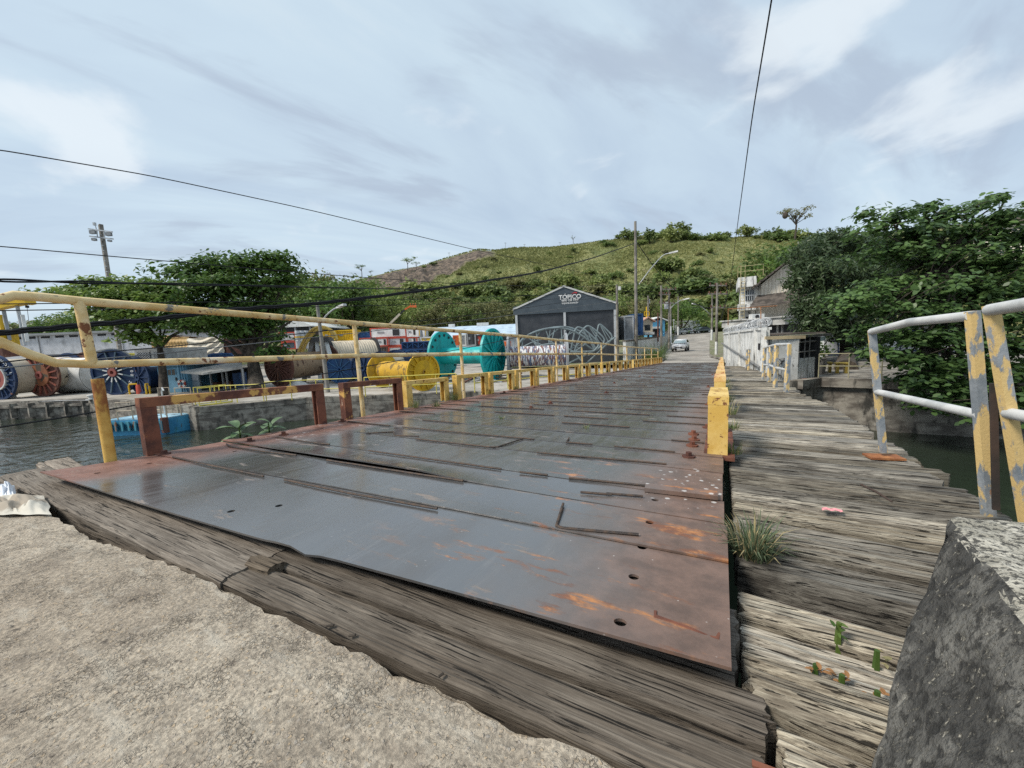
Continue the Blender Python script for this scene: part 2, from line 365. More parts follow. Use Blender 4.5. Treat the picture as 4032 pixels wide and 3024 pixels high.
M['asphalt'] = pmat('worn_asphalt', (.25, .225, .195), (.37, .34, .3), .5, (.8, .92), .3, 25, patches=[((.1, .095, .09), 1.1, .6, .72, .6, (1, .5, 1)), ((.36, .27, .21), .7, .6, .75, .9, (1, 1, 1))])
M['yel'] = pmat('yellow_paint', YEL, YEL2, 4, (.45, .6), .15, patches=[((.5, .29, .06), 3, .55, .7, .6, (1, 1, .5)), ((.19, .075, .03), 14, .59, .64, .85, (1, 1, 1)), ((.3, .15, .06), 30, .62, .68, .85, (1, 1, 1))])
M['yel_chip'] = pmat('chipped_yellow_paint', (.62, .42, .16), (.78, .6, .32), 5, (.5, .65), .4, 40, patches=[((.78, .66, .5), 2.2, .55, .7, .7, (1, 1, 1)), ((.19, .18, .16), 4.2, .6, .62, .8, (1, 1, 1)), ((.2, .08, .035), 8, .6, .65, .85, (1, 1, 1)), ((.42, .2, .07), 16, .62, .68, .85, (1, 1, 1))])
M['yel_cap'] = pmat('worn_orange_yellow', (.68, .4, .13), (.78, .56, .26), 7, (.55, .7), .3, patches=[((.42, .14, .08), 9, .52, .62, .85, (1, 1, 1))])
M['rust'] = pmat('rusted_steel', (.075, .03, .022), (.2, .075, .045), 5, (.7, .9), .5, 50, patches=[((.3, .13, .05), 9, .62, .7, .9, (1, 1, 1))])
M['rust_yel'] = pmat('rust_with_yellow', (.1, .036, .024), (.24, .095, .05), 5, (.7, .9), .5, 50, patches=[((.62, .36, .1), 3.6, .565, .61, .7, (1, 1, 1)), ((.7, .5, .36), 8, .66, .71, .8, (1, 1, .6))])
M['stub'] = pmat('yellow_rusting_post', (.5, .27, .05), (.68, .43, .11), 5, (.5, .7), .3, patches=[((.27, .1, .03), 4, .54, .64, .85, (1, 1, .6))])
M['galv'] = pmat('grey_worn_rail', (.42, .43, .43), (.58, .58, .57), 6, (.5, .7), .2, patches=[((.5, .36, .2), 6, .64, .7, .8, (1, 1, 1))])
M['flake'] = pmat('flaking_yellow_on_grey', (.2, .225, .25), (.3, .32, .34), 9, (.6, .8), .3, patches=[((.66, .47, .2), 13, .475, .53, .65, (1, 1, .4)), ((.35, .14, .03), 10, .66, .72, .9, (1, 1, .5))])
M['bar'] = pmat('dark_bar', (.05, .04, .036), (.11, .075, .055), 30, (.5, .7), .5, 300, metallic=.3)
M['black'] = flat('black_rubber', (.018, .018, .02), .5)
M['girder'] = pmat('dark_girder', (.03, .026, .024), (.07, .045, .035), 3, (.7, .9), .3)
M['blade'] = leaf_mat('grass_blades', (.1, .15, .045), (.26, .31, .13), .35, .6)
M['blade_dry'] = leaf_mat('dry_grass', (.3, .25, .12), (.46, .4, .22), .3, .7)

# ------------------------------------------------------------------ ground, water, quays, road
def interp(pts, x):
    if x <= pts[0][0]: return pts[0][1]
    for (a, b), (c, d) in zip(pts, pts[1:]):
        if x <= c: return b + (d - b) * (x - a) / (c - a)
    return pts[-1][1]
def hsh(a, b=0.0):
    s = math.sin(a * 127.1 + b * 311.7) * 43758.5453; return s - math.floor(s)
def vn(x, y=0.0):
    xi, yi = math.floor(x), math.floor(y); fx, fy = x - xi, y - yi; fx = fx * fx * (3 - 2 * fx); fy = fy * fy * (3 - 2 * fy)
    a = hsh(xi, yi) * (1 - fx) + hsh(xi + 1, yi) * fx; b = hsh(xi, yi + 1) * (1 - fx) + hsh(xi + 1, yi + 1) * fx
    return a * (1 - fy) + b * fy - .5
EDGE = [(-9, .44), (-5, .47), (-3.6, .44), (-3.25, .555), (-2.8, .545), (-1.7, .615), (-1.3, .63), (-.5, .65), (-.1, .665), (.3, .68), (4, .8)]
def conc_edge(x): return interp(EDGE, x) - .008 + .018 * vn(x * 4.3) + .014 * vn(x * 13, 3) + .014 * vn(x * 37, 9) + .01 * vn(x * 90, 2)
mb = MB()
def cgrid(u, v):
    x = -9 + 13 * (u if u < 0 else u); y1 = conc_edge(x); w = v ** .35; y = -5 + (y1 + 5) * w
    z = -.828 + .012 * vn(x * 1.7, y * 1.7) + .008 * vn(x * 7, y * 7)
    if w > .985: z -= .012 * (1 + vn(x * 11, 4))
    return (x, y, z)
mb.grid(cgrid, 420, 40)
mb.grid(lambda u, v: (-9 + 13 * u, conc_edge(-9 + 13 * u) - .05 * v + .02 * vn(u * 260, v * 5), -.842 - v * .45), 420, 4)
mb.b2((-9, -5, -6), (4, .38, -1.2))
near = struct('near_quay', mb, M['concrete'], True)
mb = MB().quad((-700, -60, WATER), (120, -60, WATER), (120, 60, WATER), (-700, 60, WATER))
struct('water', mb, M['water'])
# the far side: yard slab with its quay face, following the basin edge
qe = [(-900, on(0, 1585, YARD).y - 8, 0)]
e1, e2, e3, e4 = on(0, 1584, YARD), on(352, 1570, YARD), on(782, 1603, YARD), on(1205, 1567, YARD)
back = [(-900, 1500), (900, 1500)]
line = [(-900, e1.y - 30), (e1.x, e1.y), (e2.x, e2.y), (e2.x + 9, e2.y + .6), (e3.x, e3.y), (e4.x, e4.y), (-12, 17.2), (-4.6, 18.4), (1.2, 18.9), (1.2, 40), (900, 40)]
def slab(line, ztop, zbot, mat, name, tris=True):
    poly = [Vector((x, y, ztop)) for x, y in line] + [Vector((900, 1500, ztop)), Vector((-900, 1500, ztop))]
    mb = MB(); k = len(poly)
    mb.add(poly, [tuple(range(k))])
    for a, b in zip(line, line[1:]):
        mb.quad((a[0], a[1], ztop), (a[0], a[1], zbot), (b[0], b[1], zbot), (b[0], b[1], ztop))
    return struct(name, mb, mat)
slab(line, YARD, -7, [M['yard']], 'yard_ground')
# coping and fenders along the basin edge
mb = MB()
pts = [Vector((x, y, YARD)) for x, y in line[1:9]]
for a, b in zip(pts, pts[1:]):
    mb.beam(a + Vector((0, .1, -.13)), b + Vector((0, .1, -.13)), .5, .3); mb.beam(a + Vector((0, -.02, -.85)), b + Vector((0, -.02, -.85)), .3, 1.1)
struct('quay_coping', mb, M['quay'])
mb = MB(); d12 = (e2 - e1)
for k in range(6):
    p = e1 + d12 * (k / 5.0)
    mb.beam(p + Vector((.2, -.22, -.35)), p + d12 * .16 + Vector((.2, -.22, -.35)), .16, .14); 
    mb.box(p + Vector((0, -.25, -.6)), (.35, .3, 1.0))
struct('quay_fender', mb, M['quay'])
# right bank
rq = [tuple(on(x, y, RQ))[:2] for x, y in ((2975, 1500), (3010, 1502), (3142, 1499), (3222, 1489), (3560, 1497))]; rq += [(rq[-1][0] + 5, rq[-1][1] - .2), (60, 12), (300, 6)]
mb = MB(); poly = [Vector((x, y, RQ)) for x, y in rq] + [Vector((300, 140, RQ)), Vector((rq[0][0], 140, RQ))]
mb.add(poly, [tuple(range(len(poly)))])
for a, b in zip([(rq[0][0], 40)] + rq, rq): mb.quad((a[0], a[1], RQ), (a[0], a[1], -7), (b[0], b[1], -7), (b[0], b[1], RQ))
struct('right_bank', mb, M['quay'])
mb = MB()
for a, b in zip(rq[2:7], rq[3:7]): mb.beam((a[0], a[1], RQ - .14), (b[0], b[1], RQ - .14), .36, .34)
struct('right_bank_coping', mb, M['quay'])
# road beyond the bridge: level, then climbing to the junction
def roadz(y): return ROAD + (0 if y < 58 else 2.0 * min(1, (y - 58) / 46) ** 1.25)
RL = [(31.9, -4.35), (36, -4.6), (50, -6.0), (70, -7.6), (90, -9.2), (104, -10.4)]
RRt = [(31.9, .1), (34, .0), (38, -.9), (50, -1.3), (70, -1.8), (92, -2.3), (104, -2.4)]
mb = MB()
def rd(u, v):
    y = 31.9 + 74 * u; xl, xr = interp(RL, y), interp(RRt, y)
    if u > .93: xl -= (u - .93) * 600; xr += (u - .93) * 200
    return (xl + (xr - xl) * v, y, roadz(y) + .012 * vn(y * .8, v * 4))
mb.grid(rd, 74, 8); struct('road', mb, M['asphalt'], True)
mb = MB()
mb.grid(lambda u, v: (interp(RL, 31.9 + 74 * u) - 14 * (1 - v) + .02, 31.9 + 74 * u, roadz(31.9 + 74 * u) - .03 - (1 - v) * .25), 40, 3)
mb.grid(lambda u, v: (interp(RRt, 31.9 + 74 * u) + 20 * v - .02, 31.9 + 74 * u, roadz(31.9 + 74 * u) - .03 + .1 * min(1, v * 20)), 40, 8)
struct('road_verge', mb, pmat('dirt_verge', (.17, .15, .1), (.27, .25, .18), 1.2, (.9, .95), .3, patches=[((.11, .15, .045), 1.5, .48, .6, .9, (1, 1, 1))]))
mb = MB().tube([(-4.45, 32.2, -2.2), (-4.35, 33.5, -2.22), (-4.5, 36.2, -2.24), (-5.0, 40, -2.25)], .12, 6).tube([(.15, 32.3, -2.2), (.1, 34.5, -2.22), (-.75, 37.5, -2.25), (-1.0, 41, -2.27)], .11, 6)
struct('kerb', mb, M['quay'], True)

# ------------------------------------------------------------------ the bridge
bridge = thing('bridge', 'long low bridge with grey steel plate deck and rusty edges', 'bridge', ROOT)
def seam(k, x):
    """near edge of plate k at x"""
    t = (x + 4.09) / 4.12
    if k == 0: return .68 + .26 * t
    if k == 1: return 1.27 + .27 * t - .06 * t * t
    if k == 2: return 1.78 + .05 * t
    return [2.1, 2.6, 3.0][k - 3] + .02 * t if k < 6 else 3.0 + .445 * (k - 5) + .015 * t
def lift(k, x, v):
    """how far the near edge of a plate curls up"""
    e = (1 - v) ** 3
    if k == 0:
        o = .010 * e + e * .012 * math.sin(x * 1.3 + 1) - .016 * math.exp(-((x + 1.42) / .06) ** 2) * (1 - v) ** 5 + .008 * math.exp(-((x + 1.55) / .08) ** 2) * (1 - v) ** 5
        return o
    if k == 2: return .02 * e * max(0, min(1, (-1.0 - x) / .7)) * (1 + .3 * math.sin(x * 2.1)) + .003 * e
    return e * (.004 + .012 * max(0, vn(x * .55 + k * 7.3, k * 1.7) + .12))
def plate(k):
    nu = 48 if k < 3 else (24 if k < 14 else 10); nv = 6 if k < 3 else 3; th = .009
    x0 = -4.09 - .03 * hsh(k, 3) if k else -4.09; x1 = .03 - .02 * hsh(k, 8) if k > 1 else .03
    def fn(u, v, dz):
        x = x0 + (x1 - x0) * u; a = seam(k, x); b = seam(k + 1, x) - .004; y = a + (b - a) * v
        return (x, y, deckz(x, y) + lift(k, x, v) + .004 * vn(x * 1.1, y * 2.3) + dz)
    mb = MB(); mb.grid(lambda u, v: fn(u, v, 0), nu, nv)
    mb.grid(lambda u, v: fn(u, 1 - v, -th), nu, nv)
    n1 = nv + 1; N = (nu + 1) * n1
    mb.add([fn(i / nu, 0, d) for i in range(nu + 1) for d in (0, -th)], [(2 * i, 2 * i + 1, 2 * i + 3, 2 * i + 2) for i in range(nu)])
    mb.add([fn(i / nu, 1, d) for i in range(nu + 1) for d in (0, -th)], [(2 * i + 2, 2 * i + 3, 2 * i + 1, 2 * i) for i in range(nu)])
    for u in (0, 1):
        mb.add([fn(u, j / nv, d) for j in range(nv + 1) for d in (0, -th)], [(2 * j, 2 * j + 2, 2 * j + 3, 2 * j + 1) for j in range(nv)])
    return mb
HOLES = [(-.236, .987, 0), (-.25, 1.242, 0), (-.262, 1.464, 0), (-.273, 1.708, 1), (-.291, 1.993, 2), (-3.72, .86, 0), (-3.75, 1.14, 0), (-2.15, .93, 0), (-2.0, 1.08, 0), (-3.55, 1.62, 1)]
for k in range(66):
    o = plate(k).build('steel_plate', M['deck'], bridge)
    hs = [h for h in HOLES if h[2] == k]
    if hs and k < 3:
        bm = bmesh.new(); bm.from_mesh(o.data); bmesh.ops.remove_doubles(bm, verts=bm.verts, dist=.0004); bm.to_mesh(o.data); bm.free()
        mb = MB()
        for (hx, hy, _) in hs: mb.cyl((hx, hy, -.9), (hx, hy, -.7), .0175, 14)
        cut = link('cutter', mb.mesh('cutter', M['rust'])); 
        cut.location = -ROOT; cut.parent = None
        cut.matrix_world = Matrix.Identity(4)
        md = o.modifiers.new('holes', 'BOOLEAN'); md.object = cut; md.operation = 'DIFFERENCE'; md.solver = 'EXACT'
        bpy.context.view_layer.update()
        me = bpy.data.meshes.new_from_object(o.evaluated_get(bpy.context.evaluated_depsgraph_get()))
        o.modifiers.clear(); 
        if len(me.polygons) > 50: o.data = me
        bpy.data.objects.remove(cut)
    o.data.polygons.foreach_set('use_smooth', [True] * len(o.data.polygons)); o.data.set_sharp_from_angle(angle=rad(35))
mb = MB()
for x in (-3.7, -2.6, -1.4, -.3): mb.beam((x, 1.25, deckz(x, 1.25) - .26), (x, 32, deckz(x, 32) - .26), .22, .42)
mb.build('girder', M['girder'], bridge)
mb = MB()
for y in range(1, 32, 2): mb.beam((-4.0, y + .3, deckz(-4, y) - .09), (0, y + .3, deckz(0, y) - .09), .2, .12)
mb.build('cross_beam', M['girder'], bridge)
def bar(pts, r=.0065, mat='bar', name='reinforcing_bar', wob=.004):
    P3 = []
    for (a, b) in zip(pts, pts[1:]):
        n = max(2, int(math.hypot(b[0] - a[0], b[1] - a[1]) / .12))
        for i in range(n): f = i / n; P3.append((a[0] + (b[0] - a[0]) * f, a[1] + (b[1] - a[1]) * f + wob * vn(a[0] * 3 + i * .7, a[1] * 5)))
    P3.append(pts[-1])
    return MB().tube([(x, y, deckz(x, y) + r * .9 + .004 + .004 * abs(vn(x * 4, y))) for x, y in P3], r, 6).build(name, M[mat], bridge)
for p in [[(-.685, 1.721), (-.622, 1.475), (-.59, 1.462), (-.289, 1.544)], [(-3.78, 1.29), (-3.2, 1.295), (-2.573, 1.318)], [(-2.372, 1.332), (-1.8, 1.35), (-1.215, 1.393)],
          [(-3.9, 1.72), (-3.75, 1.68), (-3.4, 1.69), (-2.9, 1.74)], [(-2.55, 1.75), (-1.9, 1.77), (-1.35, 1.795)], [(-2.493, 2.085), (-1.9, 2.09), (-1.265, 2.1)], [(-1.121, 2.09), (-.938, 2.11)],
          [(-.8, 2.115), (-.355, 2.165)], [(-.66, 1.912), (-.5, 1.945)], [(-.53, 1.95), (-.35, 1.99)], [(-1.233, 2.589), (-.8, 2.62), (-.315, 2.665)], [(-2.45, 2.585), (-1.66, 2.59), (-1.6, 2.62), (-1.55, 2.981)],
          [(-1.19, 3.177), (-1.15, 3.0), (-.929, 3.02)], [(-3.1, 2.58), (-2.9, 2.75), (-2.75, 2.62), (-2.5, 2.68)], [(-3.0, 2.98), (-2.2, 2.99), (-1.45, 3.0)], [(-.75, 3.02), (-.3, 3.03)], [(-3.75, 2.09), (-3.3, 2.08), (-3.0, 2.1)],
          [(-3.9, 3.0), (-3.2, 2.99)]]: bar(p)
for k in range(6, 64):
    x = -4.0 + .3 * R.random(); rr = .007
    while x < -.25:
        L = R.choice([.5, .7, .95, 1.3]) * R.uniform(.8, 1.1); y = seam(k, x) - .012 + R.uniform(-.01, .012)
        if R.random() < (.8 if k < 26 else .55): bar([(x, y), (min(-.12, x + L), y + R.uniform(-.012, .012))], rr)
        x += L + R.uniform(.1, .5)
bm_ = MB(); x = -.158                                                # burnt weld bead left on the first plate
wp = [(-.158, 1.086), (-.155, 1.06), (-.11, 1.058), (-.06, 1.05), (-.02, 1.043), (.0, 1.042), (.004, 1.07)]
bm_.tube([(a, b, deckz(a, b) + .004) for a, b in wp], [.006, .009, .007, .008, .006, .009, .005], 6); bm_.build('weld_bead', M['rust'], bridge)
MB().box((-.185, 2.13, deckz(-.18, 2.13) + .018), (.35, .075, .022), .07).build('cover_strip', M['deck'], bridge)
def bolt(x, y, s=1):
    z = deckz(x, y); mb = MB().cyl((x, y, z), (x, y, z + .012 * s), .045 * s, 8).cyl((x, y, z + .012 * s), (x, y, z + .038 * s), .022 * s, 6); return mb.build('bolt', M['rust'], bridge)
for (x, y) in [(-3.83, 1.88), (-3.84, 2.2), (-3.98, 1.31), (-.2, 3.32), (-.2, 3.55), (-.22, 3.8), (-.2, 2.95), (-4.0, 3.0)]: bolt(x, y)
for k in range(22): bolt(R.choice([-3.85, -.2, -1.9, -2.4]) + R.uniform(-.1, .1), 4.2 + k * .62, 1)
# big sleepers laid between quay and deck
def plank_mesh(x0, x1, ya, yb, w, zt, th, seed, nu=16, nv=12, rough=.008, split=.5):
    """sawn plank with weathered grooves: x0..x1 long, near edge y = ya at x0 and yb at x1; zt(x, y) gives the top"""
    prof = [rough * .6 * (vn(seed * 3.1 + j * 1.9, seed) * 1.6 + vn(seed + j * 5.7, 2)) - (rough * 1.6 if hsh(seed, j) < .2 * split else 0) for j in range(nv + 1)]
    prof[0] -= .012; prof[-1] -= .012; prof[1] -= .002; prof[-2] -= .002
    ends = [.03 * vn(seed + j * .9, 7) for j in range(nv + 1)]; ends2 = [.03 * vn(seed + j * .9, 17) for j in range(nv + 1)]
    def fn(u, v, dz=0.0, top=True):
        j = int(round(v * nv)); xa = x0 + ends[j]; xb = x1 + ends2[j]; x = xa + (xb - xa) * u
        y = ya + (yb - ya) * u + w * v + .005 * vn(x * 2 + seed, seed * .7) + (.012 * vn(x * 6 + seed, v * 9 + seed) if v in (0, 1) else 0)
        z = zt(x, y) + dz + (prof[j] * (1 + .9 * vn(x * 1.6 + j * 3.3, seed)) + rough * .5 * vn(x * 3 + j, seed * 2.2) if top else 0)
        return (x, y, z)
    mb = MB(); mb.grid(lambda u, v: fn(u, v), nu, nv)
    s0 = [fn(i / nu, 0) for i in range(nu + 1)] + [fn(i / nu, 0, -th, False) for i in range(nu + 1)]; mb.add(s0, [(i, nu + 1 + i, nu + 2 + i, i + 1) for i in range(nu)])
    s1 = [fn(i / nu, 1) for i in range(nu + 1)] + [fn(i / nu, 1, -th, False) for i in range(nu + 1)]; mb.add(s1, [(i + 1, nu + 2 + i, nu + 1 + i, i) for i in range(nu)])
    for u in (0, 1):
        s2 = [fn(u, j / nv) for j in range(nv + 1)] + [fn(u, j / nv, -th, False) for j in range(nv + 1)]
        mb.add(s2, [(j, j + 1, nv + 2 + j, nv + 1 + j) for j in range(nv)])
    return mb
flatz = lambda z: (lambda x, y: z)
sill = thing('timber_sill', 'heavy brown timber beams lying between concrete quay and steel deck', 'timber', (-2.2, .7, -.95))
for (x0, x1, ya, yb, w, z, th, sd) in [(-4.75, -1.62, .57, .64, .27, -.838, .22, 3.3), (-1.76, .075, .645, .69, .135, -.845, .2, 8.1), (-1.72, .1, .795, .85, .125, -.842, .2, 5.7), (-5.2, -3.9, .85, .75, .2, -.87, .2, 9.4)]:
    o = plank_mesh(x0, x1, ya, yb, w, flatz(z), th, sd, 40, 18, .005, .4).build('timber_beam', M['beam'], sill, True)
plank_mesh(-1.66, -1.5, .735, .745, .07, flatz(-.822), .05, 4.4, 6, 6, .004).build('wood_block', M['beam'], sill, True)
plank_mesh(-4.5, .05, .93, 1.0, .3, flatz(-.86), .2, 6.1, 30, 12, .006).build('timber_beam', M['beam'], sill, True)
MB().beam((.088, .79, -.84), (.1, .8, -1.1), .012, .05).beam((.1, .775, -.84), (.112, .785, -1.1), .03, .01).build('rusty_angle', M['rust'], sill)

# ------------------------------------------------------------------ timber walkway on the right
walk = thing('wooden_walkway', 'grey weathered timber plank walkway beside the steel deck', 'walkway', (.6, .8, -1.0))
wz = lambda x, y: deckz(x, y) - .05
WR = [(0, 1.25), (2.7, 1.17), (6.7, 1.36), (8.7, 1.3), (12, 1.38), (16, 1.4), (25, 1.1)]
y = .79; k = 0
while y < 24.5:
    w = R.uniform(.14, .21) if y < 3 else R.uniform(.16, .24); sk = -.13 * max(0, 1 - y / 5.0)
    if 1.44 < y < 1.6 and k: y = max(y + .11, 1.63); w = .2
    xr = interp(WR, y) + R.uniform(-.04, .07); x0 = .065 if y > .95 else .12
    nr = 26 if y < 4 else (12 if y < 10 else 6); nv = 16 if y < 4 else (8 if y < 10 else 4)
    dzk = R.uniform(-.022, .008); ti = R.uniform(-.07, .07)
    zt = (lambda yy, d, tt: (lambda x, q: wz(x, q) + d + tt * (q - yy)))(y, dzk, ti)
    plank_mesh(x0, xr, y, y + sk * (xr - x0), w - (R.uniform(.03, .062) if y < 2.4 else R.uniform(.012, .032)), zt, .12, k * 1.37 + 2, nr, nv, .011 if y < 8 else .014).build('plank', M['plank'], walk, True)
    y += w; k += 1
mb = MB()
for x in (.3, 1.0): mb.beam((x, 1.0, wz(x, 1) - .27), (x, 24, wz(x, 24) - .27), .2, .28)
mb.build('stringer', M['girder'], walk)

# ------------------------------------------------------------------ yellow kerb guards (inverted U frames)
def guard(x, y0, y1, h, mat, capmat, label, group, w=.14, leg=.15, name='kerb_guard', th=.06, dz=0, tilt=0):
    z0, z1 = deckz(x, y0) + dz, deckz(x, y1) + dz
    g = thing(name, label, 'kerb guard', (x, (y0 + y1) / 2, (z0 + z1) / 2), 0, group)
    for yy, zz, s in ((y0, z0, 1), (y1, z1, -1)):
        mb = MB(); yc = yy + s * leg / 2
        # a channel: web to the outside, two thin flanges
        mb.b2((x - w / 2, yy, zz), (x + w / 2, yy + s * .016, zz + h - th)); mb.b2((x - w / 2, yy + s * .016, zz), (x - w / 2 + .016, yy + s * leg, zz + h - th)); mb.b2((x + w / 2 - .016, yy + s * .016, zz), (x + w / 2, yy + s * leg, zz + h - th))
        mb.build('leg', M[mat], g)
    MB().beam((x, y0, z0 + h - th / 2), (x, y1, z1 + h - th / 2), w + .006, th).build('top_bar', M[capmat], g)
    return g
guard(-4.1, 1.23, 2.84, .47, 'rust', 'rust_yel', 'long rusty brown kerb guard, nearest on the left edge of the deck', None, .085, .1, th=.075)
guard(-4.1, 3.1, 4.08, .46, 'rust_yel', 'rust_yel', 'short rust and yellow kerb guard, second along the left edge', None, .09, .1, th=.065)
GL = 'yellow kerb guards along the left edge of the deck'
ys = 4.28; n = 0; gnames = ['first', 'second', 'third', 'fourth', 'fifth', 'sixth', 'seventh', 'eighth', 'ninth']
while ys < 31:
    if n == 9 or n == 14: ys += .5
    L = 1.02
    lab = f'all-yellow kerb guard, {gnames[n]} beyond the two rusty ones' if n < 9 else 'small far yellow kerb guard where the left edge nears the road'
    guard(-4.1 - (.12 if n < 1 else 0), ys, ys + L, .43 if n else .4, 'yel', 'yel', lab, GL, .1, .12); ys += 1.1; n += 1
ys = 3.1; n = 0
for ys in (3.1, 5.55, 7.2, 9.2, 11.5, 14.2, 17.2, 21, 26):
    lab = ['tall yellow kerb guard with rust flecks, nearest on the right edge of the deck', 'yellow kerb guard with orange worn top, second on the right edge', 'yellow kerb guard with orange worn top, third on the right edge'][n] if n < 3 else 'far orange topped kerb guard on the right edge of the deck'
    guard(-.02, ys, ys + .85, .43, 'yel', 'yel' if n == 0 else 'yel_cap', lab, 'yellow kerb guards along the right edge of the deck', .13, .13, dz=.0); n += 1
MB().b2((-.11, 3.05, deckz(0, 3.1) + .002), (.09, 3.98, deckz(0, 3.6) + .0)).build('base_strip', M['rust'], bridge)

# ------------------------------------------------------------------ left railing
rl = thing('bridge_railing', 'long yellow pipe railing with chipped paint along the left side of the bridge', 'railing', (-4.15, 1.04, -.85))
def F(x, y): return (x * 4032 / 2212, y * 4032 / 2212)
XR = -4.17
top = [onX(*F(px, py), XR) for px, py in [(0, 646), (30, 638), (90, 642), (180, 650)]]
tops = [(1.04, .43), (3.44, .31), (5.72, .2), (8.0, .09), (10.3, -.05), (12.6, -.17), (15, -.29), (17.4, -.45), (19.6, -.58), (22, -.71), (24.6, -.84), (27.2, -.97), (30.2, -1.12)]
mids = [onX(*F(px, py), XR) for px, py in [(0, 738), (60, 764), (120, 784), (190, 789)]]
mz = [(1.04, -.04), (3.44, -.11), (5.72, -.21), (8.0, -.33), (10.3, -.45), (12.6, -.57), (15, -.71), (17.4, -.86), (19.6, -.98), (22, -1.12), (24.6, -1.26), (27.2, -1.4), (30.2, -1.55)]
loop = [Vector((XR, .42, .3)), Vector((XR, .38, .2))]
P3 = [Vector((XR, y, z)) for y, z in reversed(tops)] + [top[2], top[1], top[0]] + [Vector((XR, .52, .36)), Vector((XR, .47, .28)), Vector((XR, .5, .21))] + mids[:3] + [Vector((XR, y, z)) for y, z in mz[:1]]
k = len(tops)
MB().tube(P3[:k + 4], .032, 10).build('top_rail', M['yel_chip'], rl, True)
MB().tube(P3[k + 3:] + [Vector((XR, y, z)) for y, z in mz[1:]], .031, 10).build('middle_rail', M['yel_chip'], rl, True)
for i, ((y, z), (_, m)) in enumerate(zip(tops, mz)):
    if i == 0:
        MB().cyl((XR, 1.02, z), (XR, 1.035, m), .033, 10).build('post', M['yel_chip'], rl, True)
        MB().cyl((-4.16, 1.045, -.15), (-4.15, 1.04, -.82), .037, 12).build('broken_post', M['stub'], rl, True)
    else: MB().cyl((XR, y, z), (XR, y + .015, deckz(XR, y) - .12), .028, 8).build('post', M['yel_chip'] if i > 1 else M['yel_chip'], rl, True)

# ------------------------------------------------------------------ railings on the walkway
def sq(mb, p, q, w, rz=.6):
    p, q = Vector(p), Vector(q); d = (q - p).normalized(); u = Matrix.Rotation(rz, 3, 'Z') @ Vector((1, 0, 0)); return mb.beam(p, q, w, w, u)
RG = 'grey and yellow railings along the walkway'
p1 = thing('walkway_railing', 'two-post railing with flaking yellow paint over dark water at the walkway edge', 'railing', (1.05, 3.0, -.9), 0, RG)
A0, A1, B0, B1 = Vector((1.039, 3.66, -.93)), Vector((.925, 3.62, -.045)), Vector((1.09, 2.52, -.9)), Vector((.972, 2.5, .035))
for a, b, w in ((A0, A1, .045), (B0, B1, .046)): sq(MB(), a, b, w * .78, .25).build('post', M['flake'], p1)
MB().tube([A1 + Vector((0, 0, -.01)), (A1 + B1) / 2 + Vector((0, 0, .005)), B1 + Vector((0, 0, -.02))], .023, 10).build('top_rail', M['galv'], p1, True)
MB().cyl(A0.lerp(A1, .5), B0.lerp(B1, .5), .022, 10).build('middle_rail', M['galv'], p1, True)
MB().box((1.04, 3.65, wz(1.04, 3.65) + .018), (.2, .12, .014), .2).build('base_plate', pmat('orange_rust', (.25, .09, .035), (.4, .17, .06), 12, (.8, .9), .4), p1)
p2 = thing('walkway_railing', 'nearest walkway railing with twin grey rails, cut off by the right side of the view', 'railing', (1.1, 2.4, -.9), 0, RG)
C0, C1 = Vector((1.165, 2.42, -.9)), Vector((.985, 2.4, .055)); D0, D1 = Vector((1.16, .9, -.82)), Vector((1.0, .85, .12))
for a, b in ((C0, C1), (D0, D1)): sq(MB(), a, b, .036, .25).build('post', M['flake'], p2)
MB().cyl(C1 + Vector((0, 0, -.02)), D1, .025, 12).build('top_rail', M['galv'], p2, True)
MB().cyl(C0.lerp(C1, .52), D0.lerp(D1, .55), .024, 12).build('middle_rail', M['galv'], p2, True)
MB().beam((1.035, 2.45, -.28), (1.085, 2.46, -.85), .022, .012, (0, 1, 0)).build('rust_strip', M['girder'], p2)
def wk(fx, fy): 
    d = ray(fx, fy); return d * (-.80 / (d.z + .048 * d.y + .0034 * d.x))
p3 = thing('walkway_railing', 'four-post grey and yellow railing in front of the graffiti wall of the booth', 'railing', wk(3027, 1504), 0, RG)
pp = [((3096, 1545), (3106, 1356)), ((3052, 1526), (3058, 1357)), ((3027, 1504), (3036, 1362)), ((3005, 1494), (3012, 1369))]
bs = [wk(*a) for a, b in pp]; tp = [at(*b, depth(w)) for (a, b), w in zip(pp, bs)]
for a, b in zip(bs, tp): sq(MB(), a, b, .065).build('post', M['flake'], p3)
MB().tube(tp, .03, 8).build('top_rail', M['galv'], p3, True); MB().tube([a.lerp(b, .46) for a, b in zip(bs, tp)], .028, 8).build('middle_rail', M['galv'], p3, True)
p4 = thing('walkway_railing', 'short rusty two-post railing against the white wall far down the walkway', 'railing', wk(2945, 1460), 0, RG)
for (bx, by), (tx, ty) in [((2947, 1459), (2951, 1375)), ((2939, 1450), (2942, 1376)), ((2919, 1441), (2922, 1378))]:
    a = wk(bx, by); b = at(tx, ty, depth(a)); sq(MB(), a, b, .06).build('post', M['flake'] if bx != 2925 else M['rust'], p4)
a = wk(2926, 1438); MB().beam(a, at(2927, 1377, depth(a)), .06, .06).build('post', M['rust'], p4)
MB().cyl(at(2920, 1378, depth(a)), at(2966, 1382, depth(a) - 1), .03, 6).build('top_rail', M['rust'], p4)
yf = thing('yellow_fence', 'low bright yellow baluster fence beside the far end of the walkway', 'fence', on(2880, 1425, -2.0))
fa, fb, fc = on(2852, 1404, -2.05), on(2879, 1420, -2.0), on(2908, 1428, -2.0)
ta = [at(2852, 1375, depth(fa)), at(2879, 1378, depth(fb)), at(2909, 1380, depth(fc))]
